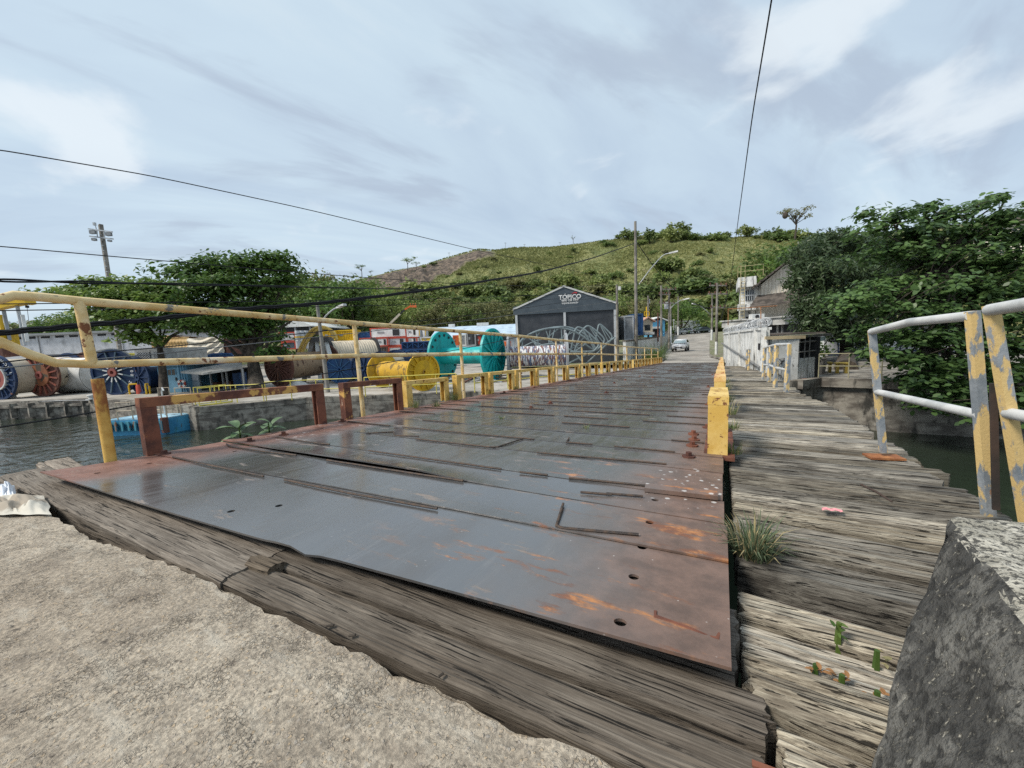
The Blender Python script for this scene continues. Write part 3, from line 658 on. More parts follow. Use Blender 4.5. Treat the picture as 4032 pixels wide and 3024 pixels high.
MB().tube(ta, .03, 6).build('top_rail', M['yel'], yf); MB().tube([fa.lerp(ta[0], .4), fb.lerp(ta[1], .42), fc.lerp(ta[2], .45)], .025, 6).build('middle_rail', M['yel'], yf)
for i in range(10):
    f = i / 9; a = fa.lerp(fb, f * 2) if f < .5 else fb.lerp(fc, f * 2 - 1); b = ta[0].lerp(ta[1], f * 2) if f < .5 else ta[1].lerp(ta[2], f * 2 - 1)
    MB().cyl(a, b, .025, 6).build('baluster', M['yel'], yf)

# ------------------------------------------------------------------ concrete block in the right foreground
def block():
    bm = bmesh.new()
    T = [(.47, 1.25, -.452), (.425, .86, -.452), (.385, .5, -.45), (1.7, .45, -.45), (1.7, 1.33, -.455)]
    Bm = [(.225, .9, -.86), (.19, .6, -.86), (.16, .35, -.86), (1.8, .3, -.86), (1.8, 1.5, -.95)]
    Bm[0] = (.245, .87, -.85)
    tv = [bm.verts.new(p) for p in T]; bv = [bm.verts.new(p) for p in Bm]; n = 5
    bm.faces.new(tv); bm.faces.new(bv[::-1])
    for i in range(n): bm.faces.new((tv[i], bv[i], bv[(i + 1) % n], tv[(i + 1) % n]))
    bmesh.ops.recalc_face_normals(bm, faces=bm.faces)
    bmesh.ops.bevel(bm, geom=list(bm.edges), offset=.02, segments=2, affect='EDGES', profile=.5)
    bmesh.ops.triangulate(bm, faces=bm.faces)
    for _ in range(5):
        long = [e for e in bm.edges if e.calc_length() > .035]
        if not long: break
        bmesh.ops.subdivide_edges(bm, edges=long, cuts=1); bmesh.ops.triangulate(bm, faces=bm.faces)
    bm.normal_update()
    from mathutils import noise as N
    for v in bm.verts:
        c = v.co; v.co = c + v.normal * (.012 * N.noise(c * 9) + .006 * N.noise(c * 31))
    bm.normal_update()
    me = bpy.data.meshes.new('concrete_block'); bm.to_mesh(me); bm.free(); me.materials.append(M['block']); me.materials.append(M['block_top'])
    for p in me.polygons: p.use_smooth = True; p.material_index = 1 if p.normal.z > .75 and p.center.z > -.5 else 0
    me.transform(Matrix.Translation((-.9, -.9, .86)))
    o = link('concrete_block', me, None, (.9, .9, -.86)); tag(o, 'big black-stained concrete block with pale gritty top in the right foreground', 'concrete block')
block()
# ------------------------------------------------------------------ the yard across the basin
HX = Vector((_r0.x, _r0.y, 0)); HY = Vector((-math.sin(YAW), math.cos(YAW), 0))
def fb(fx0, fy0, fx1, fy1, d):
    """front rectangle of a box that faces the camera's way: base centre, width, height"""
    c = at((fx0 + fx1) / 2, (fy0 + fy1) / 2, d); w, h = U(abs(fx1 - fx0), d), U(abs(fy1 - fy0), d)
    return c - Vector((0, 0, h / 2)), w, h
P_ = {}
def paint(name, c, rough=.45, wear=(.2, .09, .05), amount=.66, var=.15):
    if name not in P_:
        d = tuple(x * (1 - var) for x in c)
        P_[name] = pmat(name, d, c, 1.3, (rough, rough + .15), .1, patches=[(tuple(x * .5 + .02 for x in c), 1.1, .5, .72, min(1, rough + .25), (1, 1, .5)), (wear, 2.6, amount, amount + .06, .85, (1, 1, .6))])
    return P_[name]
WHITE = paint('white_paint', (.72, .72, .7), .5, (.35, .3, .25), .64); RED = paint('red_paint', (.48, .07, .04)); NAVY = paint('navy_paint', (.012, .035, .1)); BLUE = paint('blue_paint', (.02, .075, .2))
SKYB = paint('sky_blue_paint', (.12, .4, .62), .45, (.2, .12, .08), .62); GREY = paint('grey_paint', (.3, .31, .32)); TEAL = paint('teal_paint', (.01, .42, .42), .4, (.02, .2, .2), .62)
YELC = paint('container_yellow', (.75, .47, .02), .4); CREAM = paint('cream_cable', (.62, .54, .42), .7, (.3, .25, .2), .62); BROWN = paint('brown_rust', (.13, .055, .04), .7, (.22, .1, .06), .55)
DARK = paint('dark_parts_and_shade', (.03, .03, .033), .7); ROPE = paint('tan_rope', (.36, .25, .16), .8, (.12, .07, .05), .56); PINK = paint('faded_red', (.36, .11, .09), .6)  # DARK colours black parts, and also paints the shade inside openings
CORR = paint('light_grey_metal', (.48, .5, .52), .45); LBLUE = paint('pale_blue_metal', (.5, .62, .74), .5, (.4, .5, .58), .6); BLUEW = paint('hut_blue', (.13, .3, .43), .6, (.09, .2, .3), .6)
GLASS, _t, _b = new_mat('dark_window_glass'); _b.inputs['Base Color'].default_value = (.02, .025, .03, 1); _b.inputs['Roughness'].default_value = .08
INK = flat('black_ink', (.02, .02, .025), .7); WINK = flat('white_lettering', (.75, .75, .74), .6); ORANGE = paint('orange_paint', (.7, .14, .03)); TIMB = flat('concrete_pole', (.25, .235, .215), .85)
POLE = pmat('weathered_pole', (.15, .135, .115), (.27, .25, .22), 2, (.8, .92), .3, patches=[((.09, .08, .07), 3, .56, .68, .9, (1, 1, .3))]); WPOLE = flat('whitewash', (.72, .72, .71), .8); CABLE = flat('cable_black', (.012, .012, .014), .6)
LGREY = flat('dull_grey_cable', (.2, .2, .2), .7)
TARP = pmat('orange_tan_tarp', (.5, .3, .1), (.62, .42, .2), 1.2, (.6, .75), .2); TARPC = pmat('cream_tarp', (.6, .52, .4), (.74, .67, .55), 1.4, (.6, .75), .2)
SHEET = pmat('white_dirty_sheet', (.5, .49, .46), (.74, .73, .7), 1.2, (.6, .75), .15)
STEELG = paint('grey_green_tube', (.2, .25, .265), .45, (.32, .36, .37), .6)

def reel(fx, ft, fbm, th, W, drum, label, fm, dm, hubm=None, spokes=12, rope=0, rimm=None, disc=True, spokem=None, ring=None, back=True, group='cable reels standing in the yard', dz=0, d=None, hubr=.16):
    d = d or depth(on(fx, fbm, YARD + dz)); Rr = U(fbm - ft, d) / 2
    c = at(fx, (ft + fbm) / 2, d); v = Vector((c.x, c.y, 0)).normalized(); a = Matrix.Rotation(th, 3, 'Z') @ v
    root = thing('cable_reel', label, 'cable reel', c - Vector((0, 0, Rr)), math.atan2(a.y, a.x), group)
    hubm = hubm or fm; spokem = spokem or fm
    def flange(x, s):
        mb = MB(); o = Vector((x, 0, Rr)); ax = (1, 0, 0); tk = .045 * Rr
        mb.lathe([(Rr, -tk), (Rr, tk), (Rr * .9, tk), (Rr * .9, -tk), (Rr, -tk)], o, ax, 36)
        if disc: mb.lathe([(Rr * .92, s * tk * .2), (hubr * Rr, s * tk * .2), (hubr * Rr, s * tk * .8), (Rr * .92, s * tk * .8), (Rr * .92, s * tk * .2)], o, ax, 36)
        f = mb.build('flange', rimm or fm, root, True, True)
        sm = MB()
        sm.box((x + (-s) * tk * .9, 0, Rr + (hubr + (.92 - hubr) / 2) * Rr), (tk * 1.1, .055 * Rr, (.92 - hubr) * Rr)); me = sm.mesh('spoke', spokem, False, (0, 0, Rr))
        for k in range(spokes):
            so = link('spoke', me, f); so.location = (0, 0, Rr); so.rotation_euler = (2 * math.pi * (k + .5) / spokes, 0, 0)
        hb = MB().lathe([(hubr * Rr * 1.15, -s * tk * 2.6), (hubr * Rr * 1.15, s * tk), (.05 * Rr, s * tk), (.05 * Rr, -s * tk * .5), (hubr * .5 * Rr, -s * tk * .5), (hubr * .5 * Rr, -s * tk * 2.6), (hubr * Rr * 1.15, -s * tk * 2.6)], o, ax, 20)
        hb.build('hub', hubm, f, True, True)
        if ring: MB().lathe([(ring[0] * Rr, -s * tk * 1.8), (ring[0] * Rr, s * 0), (hubr * Rr, 0), (hubr * Rr, -s * tk * 1.8), (ring[0] * Rr, -s * tk * 1.8)], o, ax, 28).build('hub_plate', ring[1], f, True, True)
        return f
    flange(0, 1)
    if back: flange(W, -1)
    n = int(rope) if rope else 1; pr = []
    for i in range(n):
        x0, x1 = .04 * Rr + (W - .08 * Rr) * i / n, .04 * Rr + (W - .08 * Rr) * (i + 1) / n; bl = .03 * drum * Rr if rope else 0
        pr += [(drum * Rr, x0), (drum * Rr + bl, (x0 * .7 + x1 * .3)), (drum * Rr + bl, (x0 * .3 + x1 * .7))]
    pr.append((drum * Rr, W - .04 * Rr))
    MB().lathe(pr, (0, 0, Rr), (1, 0, 0), 28).build('drum', dm, root, True, True)
    return root, Rr, a, c
# -- the big ones, left to right
r0, R0, a0, c0 = reel(-6, 1398, 1575, -1.08, 4.2, .8, 'navy reel with pink hub plate and white ring, cut off by the left edge', NAVY, CREAM, PINK, 20, ring=(.5, PINK))
MB().lathe([(.56 * R0, -.11 * R0), (.56 * R0, 0), (.5 * R0, 0), (.5 * R0, -.11 * R0), (.56 * R0, -.11 * R0)], (0, 0, R0), (1, 0, 0), 32).build('white_ring', WHITE, r0, True, True)
def rim_text(root, Rr, chars, a_start, a_step, size, rr=.86):
    for i, ch in enumerate(chars):
        if ch == ' ': continue
        o = link('letter', text_mesh(ch, size, WINK, .004, .02), root); an = a_start + a_step * i
        y, z = rr * Rr * math.sin(an), rr * Rr * math.cos(an)     # angle from the top, to the viewer's right
        o.matrix_local = Matrix.Translation((-.06 * Rr, -y, Rr + z)) @ Matrix.Rotation(-an, 4, Vector((-1, 0, 0))) @ Matrix(((0, 0, -1, 0), (-1, 0, 0, 0), (0, 1, 0, 0), (0, 0, 0, 1)))
rim_text(r0, R0, 'BAUDI L', .35, .17, .3)
r1, R1, a1, c1 = reel(163, 1392, 1562, -1.0, 3.0, .62, 'rust red reel with dark upper half, second from the left on the quay', BROWN, CREAM, PINK, 16, ring=(.5, paint('orange_rust_plate', (.3, .11, .05), .8, (.09, .07, .05), .5)), spokem=paint('red_oxide', (.3, .09, .06), .7, (.16, .06, .04), .55))
r2, R2, a2, c2 = reel(450, 1376, 1556, -.8, 3.2, .66, 'dark navy reel with white tipped spokes and dark red hub beside the wrapped reel', NAVY, NAVY, PINK, 12, spokem=paint('slate_paint', (.08, .13, .18)))
rim_text(r2, R2, '100 2', 1.35, .2, .3, .82)
for k in range(12):
    an = 2 * math.pi * (k + .5) / 12; q = MB().box((-.055 * R2, 0, .34 * R2), (.05 * R2, .05 * R2, .2 * R2)); o = link('spoke_tip', q.mesh('spoke_tip', WHITE), r2, (0, 0, R2), (an, 0, 0))
# wrapped reel: sheet hanging in folds round a drum lying across the view
d = depth(on(300, 1553, YARD)); Rr = U(150, d) / 2; d += 1.6; cL = at(252, 1474, d); cR = at(392, 1478, d); ax = (cR - cL); ax.z = 0; W = ax.length; ax.normalize(); nn = Vector((-ax.y, ax.x, 0))
wr = thing('wrapped_reel', 'reel wrapped in a white sheet with printed pink band and sagging folds', 'cable reel', (cL + cR) / 2 - Vector((0, 0, Rr)), math.atan2(ax.y, ax.x), 'cable reels standing in the yard')
def wrap(u, v):
    an = -math.pi * .98 + 2 * math.pi * .98 * v; x = (u - .5) * W; fold = .05 * math.sin((an * 5) + 3 * math.cos((u - .5) * 3)) * math.sin(math.pi * u) ** .5
    bulge = Rr * (.93 + .07 * abs(2 * u - 1) ** 3) + fold * (1 if abs(an) > .5 else .4) + .03 * vn(u * 9, v * 20)
    return (x, -math.sin(an) * bulge, Rr + math.cos(an) * bulge)
MB().grid(wrap, 30, 96).build('sheet', SHEET, wr, True, True)
MB().grid(lambda u, v: (wrap(.05 + .08 * u, v)[0], wrap(.09, v)[1] * 1.012, Rr + (wrap(.09, v)[2] - Rr) * 1.012), 2, 60).build('printed_band', pmat('pink_print', (.42, .16, .26), (.66, .58, .56), 6, (.6, .7), .1, lo=.46, hi=.54), wr, True, True)
for u in (0, 1): MB().lathe([(Rr * .98, 0), (.02, .0)], ((u - .5) * W, 0, Rr), (1, 0, 0), 36).build('sheet_end', SHEET, wr, True, True)
for i, ch in enumerate('OCEANMAX'):
    f = i / 7; o = link('letter', text_mesh(ch, .24, INK, .003, .02), wr); x = (-.12 + .36 * f) * W; sag = .14 * math.sin(math.pi * f)
    an = 1.52 + sag * .9; o.matrix_local = Matrix.Translation((x, -Rr * 1.03 * math.sin(an), Rr + Rr * 1.03 * math.cos(an))) @ Matrix.Rotation(rad(90) - (an - math.pi / 2), 4, 'X')
reel(548, 1420, 1552, -1.1, 2.4, .7, 'dark blue drum squeezed between the spoked navy reel and the tree trunk', NAVY, NAVY, None, 10)
reel(445, 1372, 1500, .1, 2.6, .55, 'grey ribbed reel whose top shows above the spoked navy reel', paint('pale_ribbed_grey', (.42, .42, .4), .7, (.2, .18, .16), .56), DARK, None, 20, d=33.0)
reel(1098, 1362, 1525, -.95, 4.3, .62, 'large brown rusted reel wound with tan rope beside the leaning tree', BROWN, ROPE, None, 20, rope=14)
reel(1298, 1335, 1492, -1.35, 3.9, .86, 'big reel of cream cable behind the grey trestle', DARK, CREAM, None, 12, rope=18, d=33.5)
reel(1338, 1398, 1510, -.45, 2.4, .72, 'navy reel with eight pale ribs and grey cable in front of the trestle', BLUE, paint('dull_grey_drum', (.19, .17, .17), .7), None, 10, spokem=paint('mid_blue', (.05, .15, .3)))
reel(1432, 1388, 1512, -.7, 2.2, .6, 'dark blue reel behind the yellow railing post, left of the yellow reel', NAVY, DARK, None, 10)
reel(1500, 1383, 1500, -.8, 2.0, .66, 'dark reel half hidden by the left flange of the yellow reel', NAVY, CREAM, None, 10)
YR, YD = paint('reel_yellow', (.72, .43, .015), .45, (.32, .18, .04), .6), paint('dirty_yellow_rope', (.58, .34, .03), .55, (.2, .13, .04), .54)
d1 = depth(on(1500, 1525, YARD)); cA = at(1508, 1452, d1); d2 = depth(on(1673, 1535, YARD)); cB = at(1673, 1458, d2 * .97); vA = Vector((cA.x, cA.y, 0)).normalized(); av = cB - cA; av.z = 0; Wl = av.length
dAng = math.atan2(av.y, av.x) - math.atan2(vA.y, vA.x)
reel(1508, 1392, 1525, dAng, Wl * .97, .54, 'bright yellow reel with ribbed rim, wound tight with yellow rope', YR, YD, YR, 16, rope=26, group='cable reels standing in the yard', ring=(.62, YR), hubr=.12)
d1 = depth(on(1745, 1496, YARD)); cA = at(1745, 1402, d1); cB = at(1955, 1400, d1 * .985); vA = Vector((cA.x, cA.y, 0)).normalized(); av = cB - cA; av.z = 0
dAng = math.atan2(av.y, av.x) - math.atan2(vA.y, vA.x) - .0
tr, RT_, ta_, tc_ = reel(1745, 1305, 1500, dAng - .32, av.length * 1.02, .33, 'tall teal reel with bare teal drum and bolted flanges', TEAL, TEAL, TEAL, 14, hubr=.12)
for k in range(16):
    an = 2 * math.pi * k / 16 + .1; MB().cyl((.05 * RT_, .84 * RT_ * math.sin(an), RT_ + .84 * RT_ * math.cos(an)), (.075 * RT_, .84 * RT_ * math.sin(an), RT_ + .84 * RT_ * math.cos(an)), .05 * RT_, 8).build('bolt_hole', DARK, tr, False, True)
d1 = depth(on(2005, 1490, YARD)); cA = at(2005, 1400, d1); cB = at(2230, 1398, d1 * .99); vA = Vector((cA.x, cA.y, 0)).normalized(); av = cB - cA; av.z = 0
reel(2005, 1322, 1490, math.atan2(av.y, av.x) - math.atan2(vA.y, vA.x), av.length, .46, 'wide reel with white and rust streaked ribbed drum beside the tube frames', paint('grey_rust', (.34, .36, .38), .6, (.3, .14, .09), .58), pmat('streaked_rust_white', (.1, .16, .27), (.24, .1, .06), 2.2, (.6, .8), .2, None, (4, 1, 1), patches=[((.68, .68, .68), 2.2, .5, .56, .6, (4, 1, 1))]), None, 10, rope=26)
for (fx, ft, fw, lab) in [(690, 1398, 70, 'navy reel top beside the lattice windows, under the tan tarpaulin'), (772, 1394, 80, 'navy reel with spokes showing under the orange tarpaulin'), (855, 1390, 90, 'pale blue wrapped reel under the cream tarpaulin'), (893, 1390, 50, 'bright blue reel right of the pale blue wrapped one'),
                          (1465, 1383, 70, 'dark reel left of the yellow reel top, in the back row'), (1560, 1376, 80, 'grey covered reel in the back row above the yellow rope'), (1622, 1376, 70, 'black rimmed reel in the back row under the blue truss'), (1432, 1306, 44, 'blue reel up on the containers left of the white boxes')]:
    dd = 37 if ft > 1350 else 47
    reel(fx, ft, ft + fw * 1.25, -.3, 1.8, .7, lab, BLUE if 'blue' in lab else NAVY, GREY if 'pale' in lab or 'grey' in lab else NAVY, None, 10, d=dd)

# -- trestle carrying bent yellow pipes
dT = depth(on(1215, 1505, YARD)); tb = on(1215, 1500, YARD)
tre = thing('trestle', 'grey four-legged steel trestle in front of the cream cable reel', 'trestle', tb, YAW)
def loc(root, p): return Matrix.Rotation(-root.rotation_euler.z, 3, 'Z') @ (Vector(p) - Vector(root.location))
def bm_l(root, mb, p, q, w, h): return mb.beam(loc(root, p), loc(root, q), w, h)
tops_ = [at(x, 1342, dT) for x in (1228, 1250, 1275, 1298)]
for (tx, bx, dd, m) in [(1230, 1196, 0, GREY), (1248, 1262, .0, WHITE), (1282, 1330, 0, WHITE), (1222, 1215, 2, GREY), (1290, 1300, 2, GREY)]:
    bm_l(tre, MB(), at(tx, 1345, dT + dd * .8), on(bx, 1505 - dd * 8, YARD), .3, .3).build('leg', m, tre, False, True)
bm_l(tre, MB(), at(1218, 1338, dT), at(1305, 1335, dT), .9, .35).build('head_beam', paint('dark_steel', (.12, .12, .125)), tre, False, True)
bp = thing('bent_pipes', 'two bright yellow pipes bent into a tall arch over the grey trestle', 'pipes', on(1180, 1505, YARD))
for o in (0, 12):
    pts = [at(x + o, y + o * .5, dT - .6) for x, y in [(1168, 1420), (1172, 1395), (1195, 1340), (1225, 1300), (1258, 1285), (1288, 1290), (1308, 1310), (1316, 1340)]]
    cs = []
    for i in range(len(pts) - 1):
        for s in range(4): cs.append(pts[i].lerp(pts[i + 1], s / 4))
    for _ in range(2): cs = [cs[0]] + [(a + b * 2 + c) / 4 for a, b, c in zip(cs, cs[1:], cs[2:])] + [cs[-1]]
    MB().tube(cs, .12, 8).build('pipe', paint('pipe_yellow', (.7, .47, .12)), bp, True)

# -- containers and boxes
def container(fx0, fy0, fx1, fy1, d, label, body, rim=None, deep=2.4, door=True, group='containers and tanks stacked in the yard', rz=0, ribs=0, cat='container', name='container'):
    b, w, h = fb(fx0, fy0, fx1, fy1, d); o = thing(name, label, cat, b, YAW + rz, group); rim = rim or body
    mb = MB()
    if ribs:                                        # corrugated front
        n = ribs; pts = []
        for i in range(n): x0 = -w / 2 + w * i / n; q = w / n; pts += [(x0, 0), (x0 + q * .4, 0), (x0 + q * .5, .06), (x0 + q * .9, .06)]
        pts += [(w / 2, 0), (w / 2, deep), (-w / 2, deep)]; mb.prism([(x, y + .05, .08) for x, y in pts], (0, 0, h - .16))
    else: mb.b2((-w / 2 + .03, .04, .08), (w / 2 - .03, deep - .04, h - .08))
    mb.build('body', body, o, False, True)
    mb = MB(); r = .07
    for z in (r, h - r):
        mb.b2((-w / 2, 0, z - r), (w / 2, 2 * r, z + r)); mb.b2((-w / 2, deep - 2 * r, z - r), (w / 2, deep, z + r))
        for s in (-1, 1): mb.b2((s * (w / 2 - r) - r, 2 * r, z - r), (s * (w / 2 - r) + r, deep - 2 * r, z + r))
    for s in (-1, 1): mb.b2((s * (w / 2 - r) - r, -.003, 2 * r), (s * (w / 2 - r) + r, 2 * r, h - 2 * r))
    mb.build('frame', rim, o, False, True)
    if door:
        MB().b2((w * .12, .0, h * .2), (w * .3, .035, h * .78)).build('vent_panel', DARK, o, False, True)
    MB().b2((-w * .3, -.002, h * .45), (-w * .12, .035, h * .62)).build('label_plate', GREY, o, False, True)
    return o
container(1457, 1289, 1600, 1330, 47, 'long white reefer box with red rim, top of the white stack', WHITE, RED)
container(1601, 1289, 1643, 1326, 47, 'short white reefer end with dark grille beside the long top box', WHITE, WHITE)
container(1416, 1330, 1481, 1365, 45, 'white reefer box with red rim, lower left of the white stack', WHITE, RED)
container(1482, 1329, 1528, 1364, 44.6, 'small white reefer end with dark hatch in the middle of the white stack', WHITE, RED)
container(1529, 1328, 1602, 1362, 45, 'grey fronted reefer box with red rim in the lower row', CORR, RED)
container(1603, 1327, 1643, 1350, 45, 'white box at the right end of the lower row', WHITE, RED)
container(1410, 1366, 1527, 1400, 44.6, 'dark box under the white stack', paint('dirty_dark_grey', (.12, .11, .1)), BROWN, door=False, ribs=18)
container(1529, 1364, 1582, 1400, 44, 'white box with red top under the grey fronted one', WHITE, RED, door=False)
container(1270, 1302, 1322, 1340, 46, 'orange yellow ribbed container behind the bent pipes', YELC, YELC, door=False, ribs=8)
container(1323, 1299, 1392, 1342, 46.5, 'bright yellow ribbed container right of the bent pipes', YELC, YELC, door=False, ribs=10)
container(1098, 1308, 1162, 1345, 47, 'white box with red edges left of the grey tanks', WHITE, RED, door=False)
container(1108, 1345, 1165, 1376, 44, 'blue grey corrugated box with red top behind the rope reel', paint('slate_box', (.16, .2, .24)), RED, door=False, ribs=12)
container(1655, 1326, 1716, 1346, 43, 'yellow framed flat tank above the blue truss', YELC, WHITE, door=False)
container(1783, 1320, 1806, 1360, 40, 'bright red box behind the teal drum', ORANGE, ORANGE, door=False, deep=1.5)
container(1808, 1316, 1836, 1362, 40, 'grey cabinet with white band behind the teal drum', GREY, WHITE, door=False, deep=1.5)
container(1838, 1306, 1874, 1362, 39.5, 'dark grey machine frame with white roll behind the teal drum', paint('charcoal', (.06, .065, .07)), GREY, door=True, deep=1.5)
container(1876, 1318, 1900, 1362, 39.5, 'dark red rack of bags left of the right teal flange', RED, DARK, door=False, deep=1.5)
for i, fx in enumerate((1168, 1186, 1204)):
    b, w, h = fb(fx - 9, 1302, fx + 9, 1372, 43 + i * .3); o = thing('silver_tank', ['upright silver tank with yellow bands, left of the three', 'middle upright silver tank with white label', 'right upright silver tank beside the yellow pipes'][i], 'tank', b, YAW, 'silver tanks')
    MB().lathe([(.02, h), (w * .4, h), (w * .5, h * .93), (w * .5, 0)], (0, w / 2, 0), (0, 0, 1), 20).build('shell', CORR, o, True, True); MB().lathe([(w * .52, h * .6), (w * .52, h * .68)], (0, w / 2, 0), (0, 0, 1), 20).build('band', YELC, o, True, True)
    MB().b2((-w * .2, -.02, h * .4), (w * .25, .05, h * .55)).build('label_plate', WHITE, o, False, True)
for i, fx in enumerate((1648, 1672)):
    b, w, h = fb(fx - 12, 1290, fx + 12, 1336, 46); o = thing('silver_tank', ['pale grey tank right of the white reefers', 'pale grey tank with lime stripe nearest the blue roofed shed'][i], 'tank', b, YAW, 'silver tanks')
    MB().lathe([(.02, h), (w * .42, h), (w * .5, h * .93), (w * .5, 0)], (0, w / 2, 0), (0, 0, 1), 20).build('shell', CORR, o, True, True); MB().b2((w * .1, -.03, h * .3), (w * .2, .05, h * .9)).build('stripe', YELC, o, False, True)
# blue open truss baskets
for i, (a, b_, y0, y1, dd) in enumerate([(1582, 1712, 1344, 1374, 39), (1586, 1712, 1374, 1402, 38.5)]):
    b, w, h = fb(a, y0, b_, y1, dd); o = thing('truss_basket', ['blue lattice basket, upper of two, left of the teal flange', 'blue lattice basket, lower of two, behind the yellow reel'][i], 'basket', b, YAW, 'blue lattice baskets')
    mb = MB(); mb.b2((-w / 2, 0, 0), (w / 2, 2, .12)).b2((-w / 2, 1.9, .12), (w / 2, 2, h)); mb.b2((-w / 2, .15, h * .12), (w / 2, .2, h * .9)); mb.build('tray', NAVY, o, False, True)
    mb = MB(); mb.b2((-w / 2, 0, h - .12), (w / 2, .12, h)); n = 6
    for k in range(n + 1): x = -w / 2 + w * k / n; mb.b2((x - .04, .01, .12), (x + .04, .11, h - .12))
    for k in range(n): x0, x1 = -w / 2 + w * k / n, -w / 2 + w * (k + 1) / n; z0, z1 = (.14, h - .14) if k % 2 else (h - .14, .14); mb.beam((x0, .06, z0), (x1, .06, z1), .06, .06)
    mb.build('lattice', BLUE, o, False, True)
# red portal frame
b, w, h = fb(1410, 1342, 1449, 1396, 41); o = thing('red_gantry', 'red steel portal gantry in front of the white reefers', 'gantry', b, YAW)
for s in (-1, 1): MB().b2((s * (w / 2 - .1) - .1, 0, 0), (s * (w / 2 - .1) + .1, .2, h - .2)).build('post', RED, o, False, True)
MB().b2((-w / 2, -.01, h - .2), (w / 2, .21, h)).build('beam', RED, o, False, True)
# sheds
def fbr(fx0, fy0, fx1, fy1, d, rz):
    """as fb, for a front that runs along heading rz instead of facing the camera"""
    fm = (fy0 + fy1) / 2; a = at(fx0, fm, d); r = ray(fx1, fm); ux, uy = math.cos(rz), math.sin(rz)
    t_ = (a.x * r.y - a.y * r.x) / (uy * r.x - ux * r.y); h = U(abs(fy1 - fy0), d); return a + Vector((ux, uy, 0)) * t_ * .5 - Vector((0, 0, h / 2)), t_, h
def shed(fx0, fy0, fx1, fy1, d, label, wall, roof, rise, deep, name='shed', over=.3):
    b, w, h = fb(fx0, fy0, fx1, fy1, d); o = thing(name, label, 'building', b, YAW)
    MB().b2((-w / 2, 0, 0), (w / 2, deep, h)).build('wall', wall, o, False, True)
    x = w / 2 + over; n = max(4, int(w / .6))
    mb = MB(); mb.prism([(-x, -.3, h), (0, -.3, h + rise), (x, -.3, h), (x, -.3, h - .12), (0, -.3, h + rise - .12), (-x, -.3, h - .12)], (0, deep + .6, 0)); mb.build('roof', roof, o, False, True)
    if rise > .5: MB().prism([(-w / 2, 0, h), (w / 2, 0, h), (0, 0, h + rise - .14)], (0, .15, 0)).build('gable', wall, o, False, True)
    return o, w, h
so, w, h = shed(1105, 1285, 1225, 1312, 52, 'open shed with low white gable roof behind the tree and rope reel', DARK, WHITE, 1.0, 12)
MB().prism([(-w / 2 - .2, -.35, h - .1), (w / 2 + .2, -.35, h - .1), (0, -.35, h + .9)], (0, .06, 0)).build('gable_sheet', WHITE, so, False, True)
for s in (-.48, 0, .48): MB().b2((w * s - .1, -.2, -1.2), (w * s + .1, 0, h - .14)).build('post', GREY, so, False, True)
b, w, h = fb(1690, 1300, 2045, 1345, 56); o = thing('blue_roof_shed', 'long low shed with pale blue metal roof behind the teal reel', 'building', b, YAW)
MB().b2((-w / 2, .3, -1.5), (w / 2, 10, h * .4)).build('wall', CORR, o, False, True)
MB().prism([(-w / 2, 0, h * .42), (-w / 2, 7, h * 1.55), (-w / 2, 7, h * 1.48), (-w / 2, 0, h * .36)], (w, 0, 0)).build('roof', LBLUE, o, False, True)
for k in range(14): MB().b2((-w / 2 + w * k / 14, .28, -1.4), (-w / 2 + w * k / 14 + .08, .31, h * .33)).build('seam', LBLUE, o, False, True)
for x in (-.32, .03, .1): MB().b2((x * w - .5, 6.6, h * 1.5), (x * w + .5, 7.2, h * 1.5 + .5)).build('roof_vent', WHITE, o, False, True)
MB().b2((-w / 2, -.06, h * .34), (w / 2, .06, h * .44)).build('gutter', paint('teal_gutter', (.16, .38, .4)), o, False, True)

# far white warehouse at the left
b, w, h = fb(-260, 1322, 575, 1408, 47); o = thing('white_warehouse', 'long plain white warehouse wall behind the reels at the far left', 'building', b, YAW + .06)
MB().b2((-w / 2, 0, -2), (w / 2, 14, h)).build('wall', paint('off_white_wall', (.62, .63, .66), .8, (.5, .51, .54), .6), o, False, True)
MB().b2((-w / 2 - .3, -.4, h), (w / 2 + .3, 14.4, h + .25)).build('eave', GREY, o, False, True)
for k in range(16): x = -w / 2 + w * (k + .5) / 16; MB().b2((x - .5, -.02, h - .35), (x + .5, .03, h - .1)).build('eave_vent', DARK, o, False, True)
for k in range(5): x = -w / 2 + w * (k + .7) / 5.4; MB().cyl((x, -.06, -1), (x, -.06, h - .02), .05, 6).build('downpipe', GREY, o, False, True)
